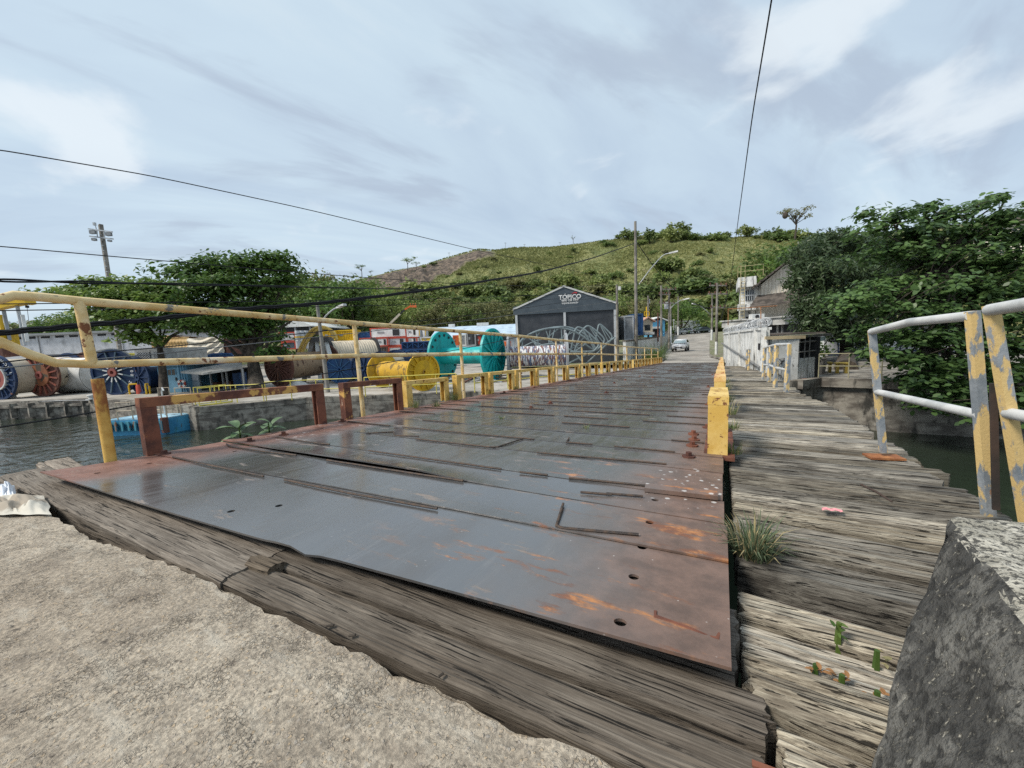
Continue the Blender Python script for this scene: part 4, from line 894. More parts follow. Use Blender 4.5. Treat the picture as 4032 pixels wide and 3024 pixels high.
# gatehouse with lattice blocks, posters, then the blue hut and the open store
dG = depth(on(590, 1547, YARD)) + 1.2
b, w, h = fb(541, 1372, 666, 1548, dG); o = thing('gatehouse', 'two storey grey concrete gatehouse with lattice block windows behind the tree trunk', 'building', b, YAW)
CONC = pmat('dirty_white_concrete', (.34, .335, .32), (.52, .52, .5), 1.3, (.8, .9), .2, patches=[((.16, .15, .14), 2.4, .57, .68, .9, (1, 1, .5))])
MB().b2((-w / 2, 0, 0), (w / 2, 4, h)).build('wall', CONC, o, False, True)
for i, (x0, x1) in enumerate([(-.42, -.02), (.08, .42)]):
    z0, z1 = h * .78, h * .92
    MB().b2((x0 * w, -.02, z0), (x1 * w, .05, z1)).build('lattice_back', DARK, o, False, True)
    mb = MB(); n = 5
    for a in range(n):
        for c in range(3):
            cx = (x0 + (x1 - x0) * (a + .5) / n) * w; cz = z0 + (z1 - z0) * (c + .5) / 3; mb.beam((cx - .11, -.03, cz - .09), (cx + .11, -.03, cz + .09), .04, .035); mb.beam((cx - .11, -.045, cz + .09), (cx + .11, -.045, cz - .09), .04, .035)
    mb.build('lattice', CORR, o, False, True)
    wn = MB().b2((x0 * w + .15, -.01, h * .6), (x1 * w - .1, .05, h * .71)).build('window', GLASS, o, False, True); MB().b2((x0 * w + .05, -.06, h * .575), (x1 * w, .02, h * .6)).build('sill', CORR, wn, False, True)
MB().b2((-w / 2 - .1, -.25, h * .49), (w / 2 + .1, 0, h * .53)).build('ledge', CONC, o, False, True)
def poster(fx0, fy0, fx1, fy1, d, label, mats):
    b, w, h = fb(fx0, fy0, fx1, fy1, d); t = thing('notice_board', label, 'sign', b, YAW, 'notices on the gatehouse')
    MB().b2((-w / 2, -.03, 0), (w / 2, 0, h)).build('board', mats[0], t, False, True)
    for (z0, z1, m) in mats[1]: MB().b2((-w * .4, -.036, h * z0), (w * .4, -.031, h * z1)).build('print', m, t, False, True)
poster(556, 1467, 575, 1510, dG - .05, 'white poster with red bar on the gatehouse wall', (WHITE, [(.48, .56, RED), (.85, .93, BLUE), (.65, .78, LGREY), (.25, .42, LGREY)]))
poster(573, 1465, 587, 1505, dG - .12, 'dark red box on the gatehouse wall left of the trunk', (RED, [(.55, .62, WHITE)]))
poster(608, 1478, 626, 1497, dG - .05, 'yellow warning notice on the gatehouse wall right of the trunk', (paint('sign_yellow', (.7, .6, .02)), [(.75, .95, INK), (.12, .55, paint('sign_olive', (.4, .36, .02)))]))
dH = depth(on(680, 1546, YARD)); b, w, h = fb(624, 1440, 738, 1546, dH)
o = thing('blue_hut', 'small light blue hut with blue door and barred window beside the tree trunk', 'building', b, YAW)
MB().b2((-w / 2, .03, 0), (w / 2, 3, h)).build('wall', BLUEW, o, False, True); MB().b2((-w / 2 - .2, -.3, h), (w / 2 + 1.2, 3.2, h + .16)).build('roof_slab', paint('pale_blue_slab', (.3, .48, .6)), o, False, True)
dd_ = MB().b2((-.32 * w, -.02, 0), (.2 * w, .03, h * .9)).build('door', paint('door_blue', (.2, .4, .54), .55, (.16, .33, .45), .6), o, False, True)
MB().b2((-.27 * w, -.04, h * .66), (.14 * w, -.015, h * .86)).build('grille_window', paint('brown_glass', (.12, .1, .08)), dd_, False, True)
for k in (0, 1, 2, 3): MB().b2((-.27 * w + .41 * w * k / 3 - .025, -.055, h * .66), (-.27 * w + .41 * w * k / 3 + .025, -.041, h * .86)).build('mullion', BLUEW, dd_, False, True)
MB().b2((.1 * w, -.05, h * .44), (.16 * w, -.021, h * .56)).build('lock_box', DARK, dd_, False, True)
for x in (-.4, .24, .34, .42): MB().b2((x * w - .05, -.06, 0), (x * w + .05, .03, h - .01)).build('pilaster', BLUEW if x < 0 or x > .3 else paint('door_blue', (.2, .4, .54)), o, False, True)
st = thing('open_store', 'low grey store with dark open front right of the blue hut', 'building', on(775, 1540, YARD), YAW)
b2_, w2, h2 = fb(738, 1462, 895, 1535, dH + .4); o2 = b2_ - Vector(st.location); ol = Matrix.Rotation(-YAW, 3, 'Z') @ o2
q = lambda x0, y0, z0, x1, y1, z1: MB().b2((ol.x + x0 * w2, ol.y + y0, ol.z + z0 * h2), (ol.x + x1 * w2, ol.y + y1, ol.z + z1 * h2))
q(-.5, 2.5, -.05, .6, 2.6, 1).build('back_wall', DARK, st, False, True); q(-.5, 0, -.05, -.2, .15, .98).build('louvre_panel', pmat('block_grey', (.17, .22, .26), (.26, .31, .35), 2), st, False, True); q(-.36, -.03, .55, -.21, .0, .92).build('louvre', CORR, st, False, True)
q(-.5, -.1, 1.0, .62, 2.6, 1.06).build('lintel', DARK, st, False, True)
for x in (.1, .4, .5): q(x - .008, -.1, -.05, x + .008, .05, 1).build('post', GREY, st, False, True)
for (x, z, s) in [(-.1, .0, .12), (.2, .02, .14), (.28, .0, .1)]: q(x, .8, z - .04, x + s, 1.6, z + .32).build('crate', BROWN, st, False, True)
q(.42, .9, -.05, .62, 1.6, .8).build('blue_panel', BLUE, st, False, True)
cn = thing('canopy', 'tilted pale grey canopy slab over the open store', 'canopy', on(800, 1530, YARD), YAW)
c_ = [at(712, 1470, dH - 1.5), at(948, 1428, dH - .2), at(955, 1452, dH - 1.8), at(800, 1476, dH - 2.4)]
c_ = [loc(cn, p) for p in c_]; MB().prism(c_, (0, 0, .14)).build('slab', paint('weathered_slab', (.4, .39, .37), .85, (.25, .24, .22), .55), cn, False, True)
for p in (c_[1], c_[2]): MB().cyl(p, (p.x, p.y, -.1), .06, 6).build('prop', GREY, cn, False, True)
# lifebuoy, bin, guard hoops
p = at(721, 1510, dH - .1); lb = thing('lifebuoy', 'faded red lifebuoy hanging on the blue hut', 'lifebuoy', p, YAW)
MB().tube([(.22 * math.cos(a * math.pi / 8), -.1, .22 * math.sin(a * math.pi / 8)) for a in range(16)], .07, 8, True).build('ring', RED, lb, True, True)
for k in range(4): MB().box((.22 * math.cos(k * 1.571 + .8), -.1, .22 * math.sin(k * 1.571 + .8)), (.16, .16, .16), m=Matrix.Rotation(k * 1.571 + .8, 3, 'Y')).build('band', WHITE, lb, False, True)
g = on(556, 1550, YARD); bn = thing('red_bin', 'red drum bin between two yellow guard hoops', 'bin', g); MB().lathe([(.02, .75), (.2, .72), (.24, .6), (.26, .0)], g, (0, 0, 1), 14).build('drum', RED, bn, True); MB().cyl(g + Vector((0, 0, .75)), g + Vector((0, 0, .85)), .1, 10).build('cap', RED, bn, True)
for (x0, x1, lab) in [(512, 548, 'yellow pipe guard hoop left of the red bin'), (578, 592, 'yellow pipe guard hoop right of the red bin by the trunk')]:
    a, c = on(x0, 1553, YARD), on(x1, 1551, YARD); t = thing('guard_hoop', lab, 'guard rail', (a + c) / 2, 0, 'yellow guard hoops'); u = Vector((0, 0, .75)); MB().tube([a, a + u * .8, a + u + (c - a) * .1, c + u - (c - a) * .1, c + u * .8, c], .06, 8).build('hoop', YELC, t, True)
# tarpaulin stacks
def tarp(fx0, fy0, fx1, fy1, d, label, mat, sw):
    b, w, h = fb(fx0, fy0, fx1, fy1, d); t = thing('tarpaulin_stack', label, 'tarpaulin', b, YAW, 'loads under tarpaulins')
    def fn(u, v):
        x = (u - .5) * w; zt = h * (1 - .04 * abs(vn(u * 5, 3))); 
        if v < .3: return (x, 3 - 3 * v / .3, zt + .1 * vn(u * 6, v * 4))
        f = (v - .3) / .7; sag = math.sin(f * 22 + sw * (u - .3) ** 2 * 26) * .09 * (1 if sw else .5) + .06 * math.sin(u * 40) * f
        return (x, -.1 * f - .0 + sag * (1 - .3 * f), zt * (1 - f))
    MB().grid(fn, 40, 60).build('cover', mat, t, True, True)
    MB().b2((-w / 2 + .1, .4, 0), (w / 2 - .1, 2.9, h * .93)).build('load', BROWN, t, False, True)
tarp(668, 1328, 748, 1412, 39, 'orange tarpaulin draped over a tall stack behind the tree', TARP, 0)
tarp(742, 1330, 882, 1412, 38.6, 'cream tarpaulin hanging in swags right of the orange one', TARPC, 1)
tarp(598, 1322, 672, 1372, 42, 'dull tan sheeting behind the lattice gatehouse', TARP, 0)
b, w, h = fb(180, 1386, 430, 1440, 36); t = thing('covered_load', 'long load under a black sheet in front of the white warehouse', 'tarpaulin', b, YAW)
MB().grid(lambda u, v: ((u - .5) * w, 2 * (1 - min(1, v * 2)), h * (.8 + .35 * vn(u * 5, 1)) * (1 if v < .5 else 2 - 2 * v)), 30, 10).build('sheet', DARK, t, True, True)
b, w, h = fb(487, 1394, 546, 1420, 34); t = thing('yellow_box', 'plain bright yellow box above the navy drum', 'box', b, YAW); MB().b2((-w / 2, 0, -.5), (w / 2, 1.5, h)).build('body', paint('lemon', (.75, .65, .12)), t, False, True); MB().b2((-w / 2 - .03, -.03, h), (w / 2 + .03, 1.53, h + .08)).build('lid', paint('lemon', (.75, .65, .12)), t, False, True)
# yellow crane at the far left
dC = 40; cr = thing('mobile_crane', 'yellow crane with its boom level across the sky at the far left', 'crane', on(30, 1500, YARD))
MB().beam(at(-120, 1232, dC), at(104, 1186, dC), .8, .55).build('boom', YELC, cr); MB().beam(at(100, 1187, dC - .1), at(118, 1183, dC - .1), 1.0, .7).build('boom_head', YELC, cr)
MB().beam(at(-20, 1345, dC), at(30, 1342, dC), 2, 1.7).build('cab', YELC, cr); MB().beam(at(-40, 1395, dC), at(60, 1385, dC), 2, .8).build('chassis', BROWN, cr)
for (x0, y0, x1, y1, m) in [(0, 1240, 14, 1330, YELC), (15, 1225, 38, 1340, GREY), (68, 1205, 100, 1360, CORR), (88, 1240, 108, 1345, WHITE)]: MB().beam(at(x0, y0, dC), at(x1, y1, dC), .25, .25).build('strut', m, cr)
MB().cyl(at(107, 1203, dC), at(107, 1212, dC), .14, 8).build('hook', DARK, cr); MB().cyl(at(107, 1212, dC), at(113, 1262, dC), .02, 5).build('hoist_line', DARK, cr)
# tent hall
dL, dR = 37.2, 35.6
eL, eR, gL, gR = at(2030, 1240, dL), at(2424, 1217, dR), None, None
eR.z = eL.z = (eL.z + eR.z) / 2
tx = (eR - eL); tx.z = 0; TW = tx.length; trz = math.atan2(tx.y, tx.x); TH = eL.z - YARD
te = thing('tent_hall', 'dark grey industrial tent hall with white lettering on its gable', 'building', (eL.x, eL.y, YARD), trz)
TG, TG2 = pmat('dark_grey_pvc', (.034, .038, .046), (.048, .053, .062), 1.2, (.4, .55), .1, patches=[((.065, .07, .08), 3, .6, .75, .5, (6, 1, .3))]), pmat('slate_pvc', (.055, .07, .085), (.07, .088, .105), 1.2, (.35, .5), .1)
CAN = paint('pale_roof_pvc', (.6, .6, .58)); DEEP = 16
MB().b2((.15, .12, 0), (TW - .15, DEEP, TH)).build('wall', TG, te, False, True)
rise = U(100, 36.5); band = U(24, 36.5)
MB().prism([(-.15, 0, TH), (TW + .15, 0, TH), (TW + .15, 0, TH + band), (TW / 2, 0, TH + rise), (-.15, 0, TH + band)], (0, .1, 0)).build('gable', TG2, te, False, True)
MB().b2((-.2, -.03, TH - .02), (TW + .2, -.003, TH + band * 1.35)).build('valance', TG2, te, False, True)
mb = MB(); 
for s in (0, 1):
    x0 = -.25 if s == 0 else TW + .25
    mb.prism([(x0, -.08, TH + band), (TW / 2, -.08, TH + rise + .06), (TW / 2, -.08, TH + rise - .1), (x0, -.08, TH + band - .16)], (0, DEEP, 0))
mb.build('roof', CAN, te, False, True)
MB().b2((TW + .12, 0, TH - .02), (TW + .24, DEEP, TH + band)).build('side_valance', CAN, te, False, True)
for x in (.06, TW / 2, TW - .06): MB().b2((x - .11, -.02 if x != TW / 2 else -.04, 0), (x + .11, .12, TH - .03)).build('leg', CORR, te, False, True)
def te_text(txt, size, x, z, m=WINK, bold=.02):
    o = link('lettering', text_mesh(txt, size, m, .004, bold), te); o.matrix_local = Matrix.Translation((x, -.035, z)) @ Matrix.Rotation(rad(90), 4, 'X'); return o
lx = TW * .558
te_text('TÓPICO', .56, lx, TH + rise * .565, WINK, .03); te_text('0800 120 1000', .26, lx, TH + rise * .44); te_text('topico.com.br', .27, lx, TH + rise * .345)
MB().prism([(lx + .1, -.035, TH + rise * .68), (lx + .45, -.035, TH + rise * .75), (lx + .66, -.035, TH + rise * .735), (lx + .68, -.035, TH + rise * .68), (lx + .6, -.035, TH + rise * .68), (lx + .45, -.035, TH + rise * .71)], (0, .02, 0)).build('roof_emblem', paint('emblem_red', (.55, .05, .06)), te, False, True)
# tube frames piled before the tent
tf = thing('tube_frame', 'arched grey tubular truss frame lying before the tent hall', 'tube frame', on(2200, 1500, YARD), 0, 'grey tubular frames before the tent hall')
def smooth(pts, k=4, n=2):
    cs = []
    for a, b in zip(pts, pts[1:]):
        for s in range(k): cs.append(a.lerp(b, s / k))
    cs.append(pts[-1])
    for _ in range(n): cs = [cs[0]] + [(a + b * 2 + c) / 4 for a, b, c in zip(cs, cs[1:], cs[2:])] + [cs[-1]]
    return cs
dF = 32.5
arcs = [([(2030, 1372), (2060, 1330), (2110, 1304), (2160, 1292), (2210, 1291), (2260, 1303), (2310, 1333), (2352, 1378)], dF - 1, .085), ([(2036, 1358), (2080, 1322), (2130, 1300), (2180, 1288), (2235, 1286), (2285, 1304), (2330, 1335), (2362, 1362)], dF + .8, .08),
        ([(2040, 1380), (2110, 1368), (2135, 1358), (2170, 1354), (2205, 1358), (2225, 1368), (2260, 1385), (2290, 1420)], dF - 1, .075), ([(2055, 1368), (2100, 1345), (2150, 1333), (2200, 1336), (2250, 1352), (2320, 1400)], dF + .8, .06)]
cv = []
for pts, dd, r in arcs: c = smooth([at(x, y, dd) for x, y in pts]); cv.append(c); MB().tube(c, r, 7).build('chord', STEELG, tf, True)
for k in range(9):
    f = .08 + .84 * k / 8
    for (a, b) in ((0, 2), (1, 3), (0, 1), (2, 3)):
        p = cv[a][int(f * (len(cv[a]) - 1))]; q2 = cv[b][int(min(1, max(0, f + (.06 if k % 2 else -.06))) * (len(cv[b]) - 1))]; MB().cyl(p, q2, .045, 5).build('brace', STEELG, tf)
for k, (pts, dd) in enumerate([([(2262, 1306), (2273, 1286), (2300, 1295), (2364, 1353), (2341, 1381), (2330, 1384), (2246, 1385)], dF - 1.6), ([(2277, 1318), (2310, 1281), (2330, 1288), (2390, 1338), (2346, 1385), (2300, 1352)], dF - .4), ([(2346, 1336), (2357, 1276), (2368, 1279), (2420, 1328), (2374, 1370), (2300, 1440)], dF + .6), ([(2240, 1430), (2290, 1405), (2350, 1378), (2422, 1328)], dF + .2), ([(2264, 1300), (2258, 1330), (2247, 1384)], dF)]):
    t = thing('loop_frame', ['rounded grey tube loop, lowest of the frames by the tent', 'rounded grey tube loop, middle of the frames by the tent', 'tall grey tube loop, rightmost of the frames by the tent', 'long straight grey tube under the loops', 'short upright grey tube beside the loops'][k], 'tube frame', on(2300 + k * 20, 1490, YARD), 0, 'grey tubular frames before the tent hall')
    c = smooth([at(x, y, dd) for x, y in pts], 4, 2); MB().tube(c, .075, 7).build('tube', STEELG, t, True)
    if k < 3:
        for f in (.3, .45, .62): MB().cyl(c[int(f * len(c))], c[int((1.02 - f) * (len(c) - 1) * .98)], .05, 5).build('rung', STEELG, t)
# step ladder on the ground
L0 = on(1565, 1530, YARD); dl = depth(L0); la = thing('step_ladder', 'aluminium step ladder standing open before the yellow reel', 'ladder', L0)
ALU = flat('aluminium', (.5, .51, .52), .4, .3)
for (b0, b1, tp2, dd) in [((1532, 1528), (1592, 1530), (1556, 1424), 0), ((1545, 1520), (1585, 1520), (1562, 1424), .8)]:
    pa, pb = on(b0[0], b0[1], YARD), on(b1[0], b1[1], YARD); ta2, tb2 = at(tp2[0] - 6, tp2[1], dl), at(tp2[0] + 6, tp2[1], dl)
    MB().beam(pa, ta2, .05, .03).beam(pb, tb2, .05, .03).build('stile', ALU, la)
    if dd == 0:
        for k in range(6): f = (k + .6) / 6.3; MB().beam(pa.lerp(ta2, f), pb.lerp(tb2, f), .07, .03).build('rung', ALU, la)
MB().beam(at(1549, 1423, dl), at(1569, 1423, dl), .1, .05).build('cap', ALU, la)
# boom lift
dB = 60; bl = thing('boom_lift', 'orange basket of a boom lift raised against the dark trees', 'boom lift', on(1500, 1440, YARD))
MB().beam(at(1525, 1285, dB), at(1575, 1236, dB), .3, .3).build('boom', CREAM, bl); MB().beam(at(1594, 1219, dB), at(1615, 1206, dB), .25, .2).beam(at(1615, 1206, dB), at(1640, 1207, dB), .25, .3).build('jib', ORANGE, bl)
MB().beam(at(1576, 1235, dB), at(1595, 1218, dB), .22, .22).build('inner_boom', DARK, bl)
for x in (1616, 1626, 1636): MB().cyl(at(x, 1206, dB), at(x, 1194, dB), .05, 5).build('basket_rail', ORANGE, bl)
MB().beam(at(1521, 1330, dB), at(1527, 1282, dB), .6, .6).build('mast', CREAM, bl)
# orange and white machine behind the right teal flange
b, w, h = fb(1962, 1316, 2012, 1380, 37); t = thing('loader', 'orange and white machine between the teal reel and the streaked reel', 'machine', b, YAW)
MB().b2((-w / 2, 0, h * .25), (w / 2, 1.6, h * .55)).build('body', ORANGE, t, False, True); MB().b2((-w * .4, .1, h * .55), (w * .45, 1.5, h * .95)).build('cab', WHITE, t, False, True); MB().b2((-w * .3, .06, h * .62), (w * .3, .12, h * .88)).build('window', GLASS, t, False, True)
for s in (-.28, .28): MB().cyl((s * w, -.05, h * .16), (s * w, .35, h * .16), h * .17, 14).build('wheel', DARK, t, True, True)
# quay furniture: mooring bollards, handrail, gangway, pontoon
for (fx, fy, lab) in [(55, 1568, 'white mushroom bollard in front of the rust red reel'), (360, 1572, 'white mushroom bollard in front of the wrapped reel')]:
    g = on(fx, fy, YARD); s = U(1, depth(g)); t = thing('mooring_bollard', lab, 'bollard', g, 0, 'white mooring bollards'); MB().lathe([(.02, 19 * s), (10 * s, 18 * s), (12 * s, 15 * s), (11 * s, 12 * s), (7 * s, 11 * s), (7.5 * s, 3 * s), (16 * s, 2 * s), (16 * s, 0)], g, (0, 0, 1), 18).build('post', WHITE, t, True)
def handrail(pts, label, h=1.0, mat=None, name='handrail', rails=(1.0, .5), step=1.8, r=.028, cat='handrail'):
    mat = mat or M['yel']; t = thing(name, label, cat, pts[0]); up = Vector((0, 0, h))
    for i, rr in enumerate(rails): MB().tube([p + up * rr for p in pts], r, 6).build('top_rail' if i == 0 else 'middle_rail', mat, t)
    for a, b in zip(pts, pts[1:]):
        n = max(1, round((b - a).length / step))
        for k in range(n): p = a.lerp(b, k / n); MB().cyl(p, p + up, r, 6).build('post', mat, t)
    MB().cyl(pts[-1], pts[-1] + up, r, 6).build('post', mat, t); return t
HR = paint('handrail_yellow', (.68, .58, .12), .5)
handrail([on(x, y, YARD) for x, y in [(1050, 1580), (1250, 1570), (1420, 1566)]], 'yellow handrail along the quay edge under the rope reel', 1.05, HR)
handrail([on(x, y, YARD) for x, y in [(1440, 1562), (1600, 1556), (1720, 1550), (1800, 1548)]], 'yellow handrail along the quay edge before the yellow reel', 1.05, HR)
handrail([on(x, y, YARD) for x, y in [(1870, 1545), (2000, 1530), (2180, 1512), (2400, 1496)]], 'yellow handrail along the quay edge under the tent hall', 1.0, HR)
handrail([on(x, y, YARD) for x, y in [(870, 1588), (935, 1585), (1040, 1581)]], 'yellow handrail beside the gangway', .95, HR)
gw = thing('gangway', 'yellow hinged gangway reaching from the quay over the water', 'gangway', on(800, 1592, YARD)); g0, g1 = on(778, 1598, YARD + .0), on(905, 1582, YARD)
MB().beam(g0, g1, .9, .08).build('tread', GREY, gw)
for s in (-.45, .45):
    o = (g1 - g0).cross(Vector((0, 0, 1))).normalized() * s; MB().beam(g0 + o, g1 + o, .07, .16).build('side_beam', HR, gw)
    MB().tube([g0 + o + Vector((0, 0, .0)), g0 + o + Vector((0, 0, .95)), g1 + o + Vector((0, 0, .95)), g1 + o], .03, 6).cyl((g0 + g1) / 2 + o, (g0 + g1) / 2 + o + Vector((0, 0, .95)), .03, 6).build('rail', HR, gw)
MB().beam(at(840, 1602, depth(g0)), at(905, 1618, depth(g0) + .2), .1, .12).build('strut', HR, gw)
W_ = WATER
pa, pb, pc = on(425, 1717, W_), on(655, 1710, W_), on(775, 1685, W_); ptop = .78
pd = pa + (pc - pb) * 1.0
pt = thing('pontoon', 'weathered light blue steel pontoon moored below the quay', 'pontoon', (pa + pc) / 2)
up = Vector((0, 0, ptop)); lowv = Vector((0, 0, -.4))
PB = pmat('pontoon_blue', (.03, .2, .38), (.06, .3, .5), 1.2, (.4, .55), .15, patches=[((.1, .06, .04), 2.4, .62, .68, .8, (1, 1, .5)), ((.04, .16, .16), 1.6, .6, .7, .6, (1, 1, .4))]); PT = pmat('pontoon_deck', (.2, .38, .5), (.4, .58, .68), 1.5, (.5, .7), .15, patches=[((.12, .12, .12), 2, .6, .68, .7, (1, 1, 1))])
MB().prism([p + lowv for p in (pa, pb, pc, pd)], up - lowv).build('hull', PB, pt)
MB().prism([p + up + Vector((0, 0, .004)) for p in (pa, pb, pc, pd)], (0, 0, .05)).build('deck', PT, pt)
for i in range(9): p = pa.lerp(pb, (i + .5) / 9); MB().beam(p + Vector((0, -.05, .25)), p + Vector((0, -.05, .72)), .5, .05, (0, 1, 0)).build('fender_plate', paint('green_blue', (.05, .22, .3), .5, (.2, .1, .06), .58), pt)
for p in (pb, pa, pc): MB().cyl(p + Vector((0, 0, .1)), p + Vector((0, 0, .85)), .16, 8).build('corner_fender', BROWN, pt)
RAILC = paint('pale_cream_rail', (.55, .45, .33), .6)
def gate(p, q, h, n=1, z=ptop + .05):
    u = Vector((0, 0, z)); mb = MB(); hh = Vector((0, 0, h)); mb.tube([p + u, p + u + hh, q + u + hh, q + u], .03, 6)
    mb.cyl(p + u + hh * .5, q + u + hh * .5, .025, 6); return mb.build('rail', RAILC, pt)
gate(pa.lerp(pb, .22), pa.lerp(pb, .48), .85); gate(pa.lerp(pb, .84), pa.lerp(pb, .96), .85); gate(pb.lerp(pc, .1), pb.lerp(pc, .55), .9); gate(pb.lerp(pc, .55), pb.lerp(pc, .98), 1.0); gate(pd.lerp(pc, .4), pd.lerp(pc, .6), 1.4); gate(pd.lerp(pc, .7), pd.lerp(pc, .98), 1.35)
ctr = (pa + pc) / 2; MB().cyl(ctr + up, ctr + up + Vector((0, 0, .35)), .16, 10).build('bitt', BLUE, pt); MB().tube([ctr + up + Vector((.5, .4, 0)), ctr + up + Vector((.5, .4, 1.3)), ctr + up + Vector((.62, .4, 1.5)), ctr + up + Vector((.75, .4, 1.35))], .035, 6).build('davit', WHITE, pt)
# white sheet on the ground below the rope reel
g = on(1165, 1520, YARD); t = MB().grid(lambda u, v: (g.x + (u - .5) * 2.6, g.y + (v - .5) * 1.2, YARD + .05 + .45 * math.sin(math.pi * u) * math.sin(math.pi * v) + .12 * vn(u * 6, v * 6)), 16, 10)
solo('white_sheet', t, SHEET, 'crumpled white sheet covering something under the rope reel', 'sheet', g, True)
# heaps of scrap and brown crate below the teal reel
g = on(1880, 1500, YARD); t = thing('scrap_heap', 'heap of brown planks and grey scrap under the teal drum', 'scrap', g, 0)
for k in range(26): p = g + Vector((R.uniform(-2.5, 2.8), R.uniform(-.8, 1.2), R.uniform(.05, .35))); a = R.uniform(0, 3.1); MB().box(p, (R.uniform(.4, 1.5), .16, .08), m=Matrix.Rotation(a, 3, 'Z') @ Matrix.Rotation(R.uniform(-.3, .3), 3, 'Y')).build('piece', R.choice([GREY, BROWN, ROPE, CORR]), t)
b, w, h = fb(1826, 1476, 1880, 1502, 30.0); t = thing('timber_crate', 'brown timber crate below the teal drum', 'crate', b, YAW)
for k in range(4): MB().b2((-w / 2, 0, h * (k + .06) / 4), (w / 2, 1, h * (k + .94) / 4)).build('board', ROPE, t, False, True)
# ------------------------------------------------------------------ hill
RIDGE = [(-900, 1352), (0, 1345), (600, 1310), (1100, 1200), (1300, 1125), (1398, 1101), (1566, 1063), (1648, 1048), (1712, 1030), (1788, 1006), (1880, 981), (1950, 986), (2032, 976), (2168, 973), (2276, 960), (2385, 946), (2526, 931), (2662, 924), (2798, 936), (2888, 936), (2993, 930), (3136, 938), (3300, 938), (3500, 915), (3800, 880), (4100, 850), (4500, 850), (5200, 900)]
RA, RE = [], []
for x, y in RIDGE:
    d = ray(x, y); RA.append(math.atan2(d.x, d.y)); RE.append(d.z / math.hypot(d.x, d.y))
def ridge_e(a): return float(np.interp(a, RA, RE))
AZ_ROCK0, AZ_ROCK1 = math.atan2(ray(1380, 1060).x, ray(1380, 1060).y), math.atan2(ray(1960, 1000).x, ray(1960, 1000).y)
def r0_of(a): return 118 + 12 * vn(a * 6, 2) + (0 if a < .05 else -60 * min(1, (a - .05) * 2.5))
def r1_of(a): return 270 + 20 * vn(a * 5, 8)
def is_rock(a, s):
    f = (a - AZ_ROCK0) / (AZ_ROCK1 - AZ_ROCK0)
    if f < -.15 or f > 1.05: return 0
    low = .42 + .3 * max(0, f) + .12 * vn(a * 30, 5)
    return max(0, min(1, (s - low) / .08)) * max(0, min(1, (1.0 - f) / .06)) * max(0, min(1, (f + .15) / .1)) * (1 if s < .975 else 0)
def hillz(a, r):
    r0, r1 = r0_of(a), r1_of(a); z0 = -1.2; H = ridge_e(a) * r1
    s = max(0, (r - r0) / (r1 - r0))
    if s >= 1: return H * (1 - .12 * (s - 1) ** 1.2 * 4) if s < 1.6 else H * .6
    k = is_rock(a, s); z = z0 + (H - z0) * (s ** .92)
    z += (vn(a * 40, r * .06) * 3 + vn(a * 110, r * .17) * 1.3) * min(1, s * 4) * min(1, (1 - s) * 7)
    if k: z += k * (vn(a * 160, r * .3) * 2.6 + vn(a * 60, r * .1) * 2.5) * min(1, (1 - s) * 6)
    return z
def hp(a, r): return Vector((math.sin(a) * r, math.cos(a) * r, hillz(a, r)))
A0_, A1_ = RA[0], RA[-1]; NA, NR = 420, 70
mb = MB(); rock = []
def hg(u, v):
    a = A0_ + (A1_ - A0_) * u; r0 = r0_of(a) - 25; r = r0 + (r1_of(a) * 1.5 - r0) * v
    s = (r - r0_of(a)) / (r1_of(a) - r0_of(a)); rock.append(is_rock(a, s)); p = hp(a, r)
    if r < r0_of(a): p.z = -2.9 + 1.7 * max(0, (r - r0) / 25) ** 2
    return p
mb.grid(hg, NA, NR)
m, t, b = new_mat('grassy_hill'); v = t.n('ShaderNodeTexCoord').outputs['Object']
n1 = t.noise(v, .045, 6, .62); n2 = t.noise(v, .3, 6, .65); n3 = t.noise(t.vmul(v, (1, 1, .4)), .9, 5, .65)
g = t.mix(t.step(n1, .4, .6), (.15, .17, .055), (.24, .235, .09)); g = t.mix(t.math('MULTIPLY', t.step(n2, .46, .66), .8), g, (.06, .09, .022)); g = t.mix(t.math('MULTIPLY', t.step(n3, .55, .75), .7), g, (.27, .235, .11))
soil = t.step(n1, .63, .7); g = t.mix(t.math('MULTIPLY', soil, .5), g, (.14, .1, .07))
rk = t.mix(t.step(t.noise(t.vmul(v, (1, 1, .35)), .3, 9, .75), .43, .6), (.055, .042, .032), (.2, .15, .11)); rk = t.mix(t.math('MULTIPLY', t.step(n2, .58, .7), .7), rk, (.09, .1, .035))
at_ = t.n('ShaderNodeAttribute', attribute_name='rock'); t.put(b.inputs['Base Color'], t.mix(at_.outputs['Fac'], g, rk)); b.inputs['Roughness'].default_value = .95
t.put(b.inputs['Normal'], t.bump(t.math('ADD', n2, n3), .7, 1.2))
hill = struct('hill', mb, m, True)
at0 = hill.data.attributes.new('rock', 'FLOAT', 'POINT'); at0.data.foreach_set('value', rock)

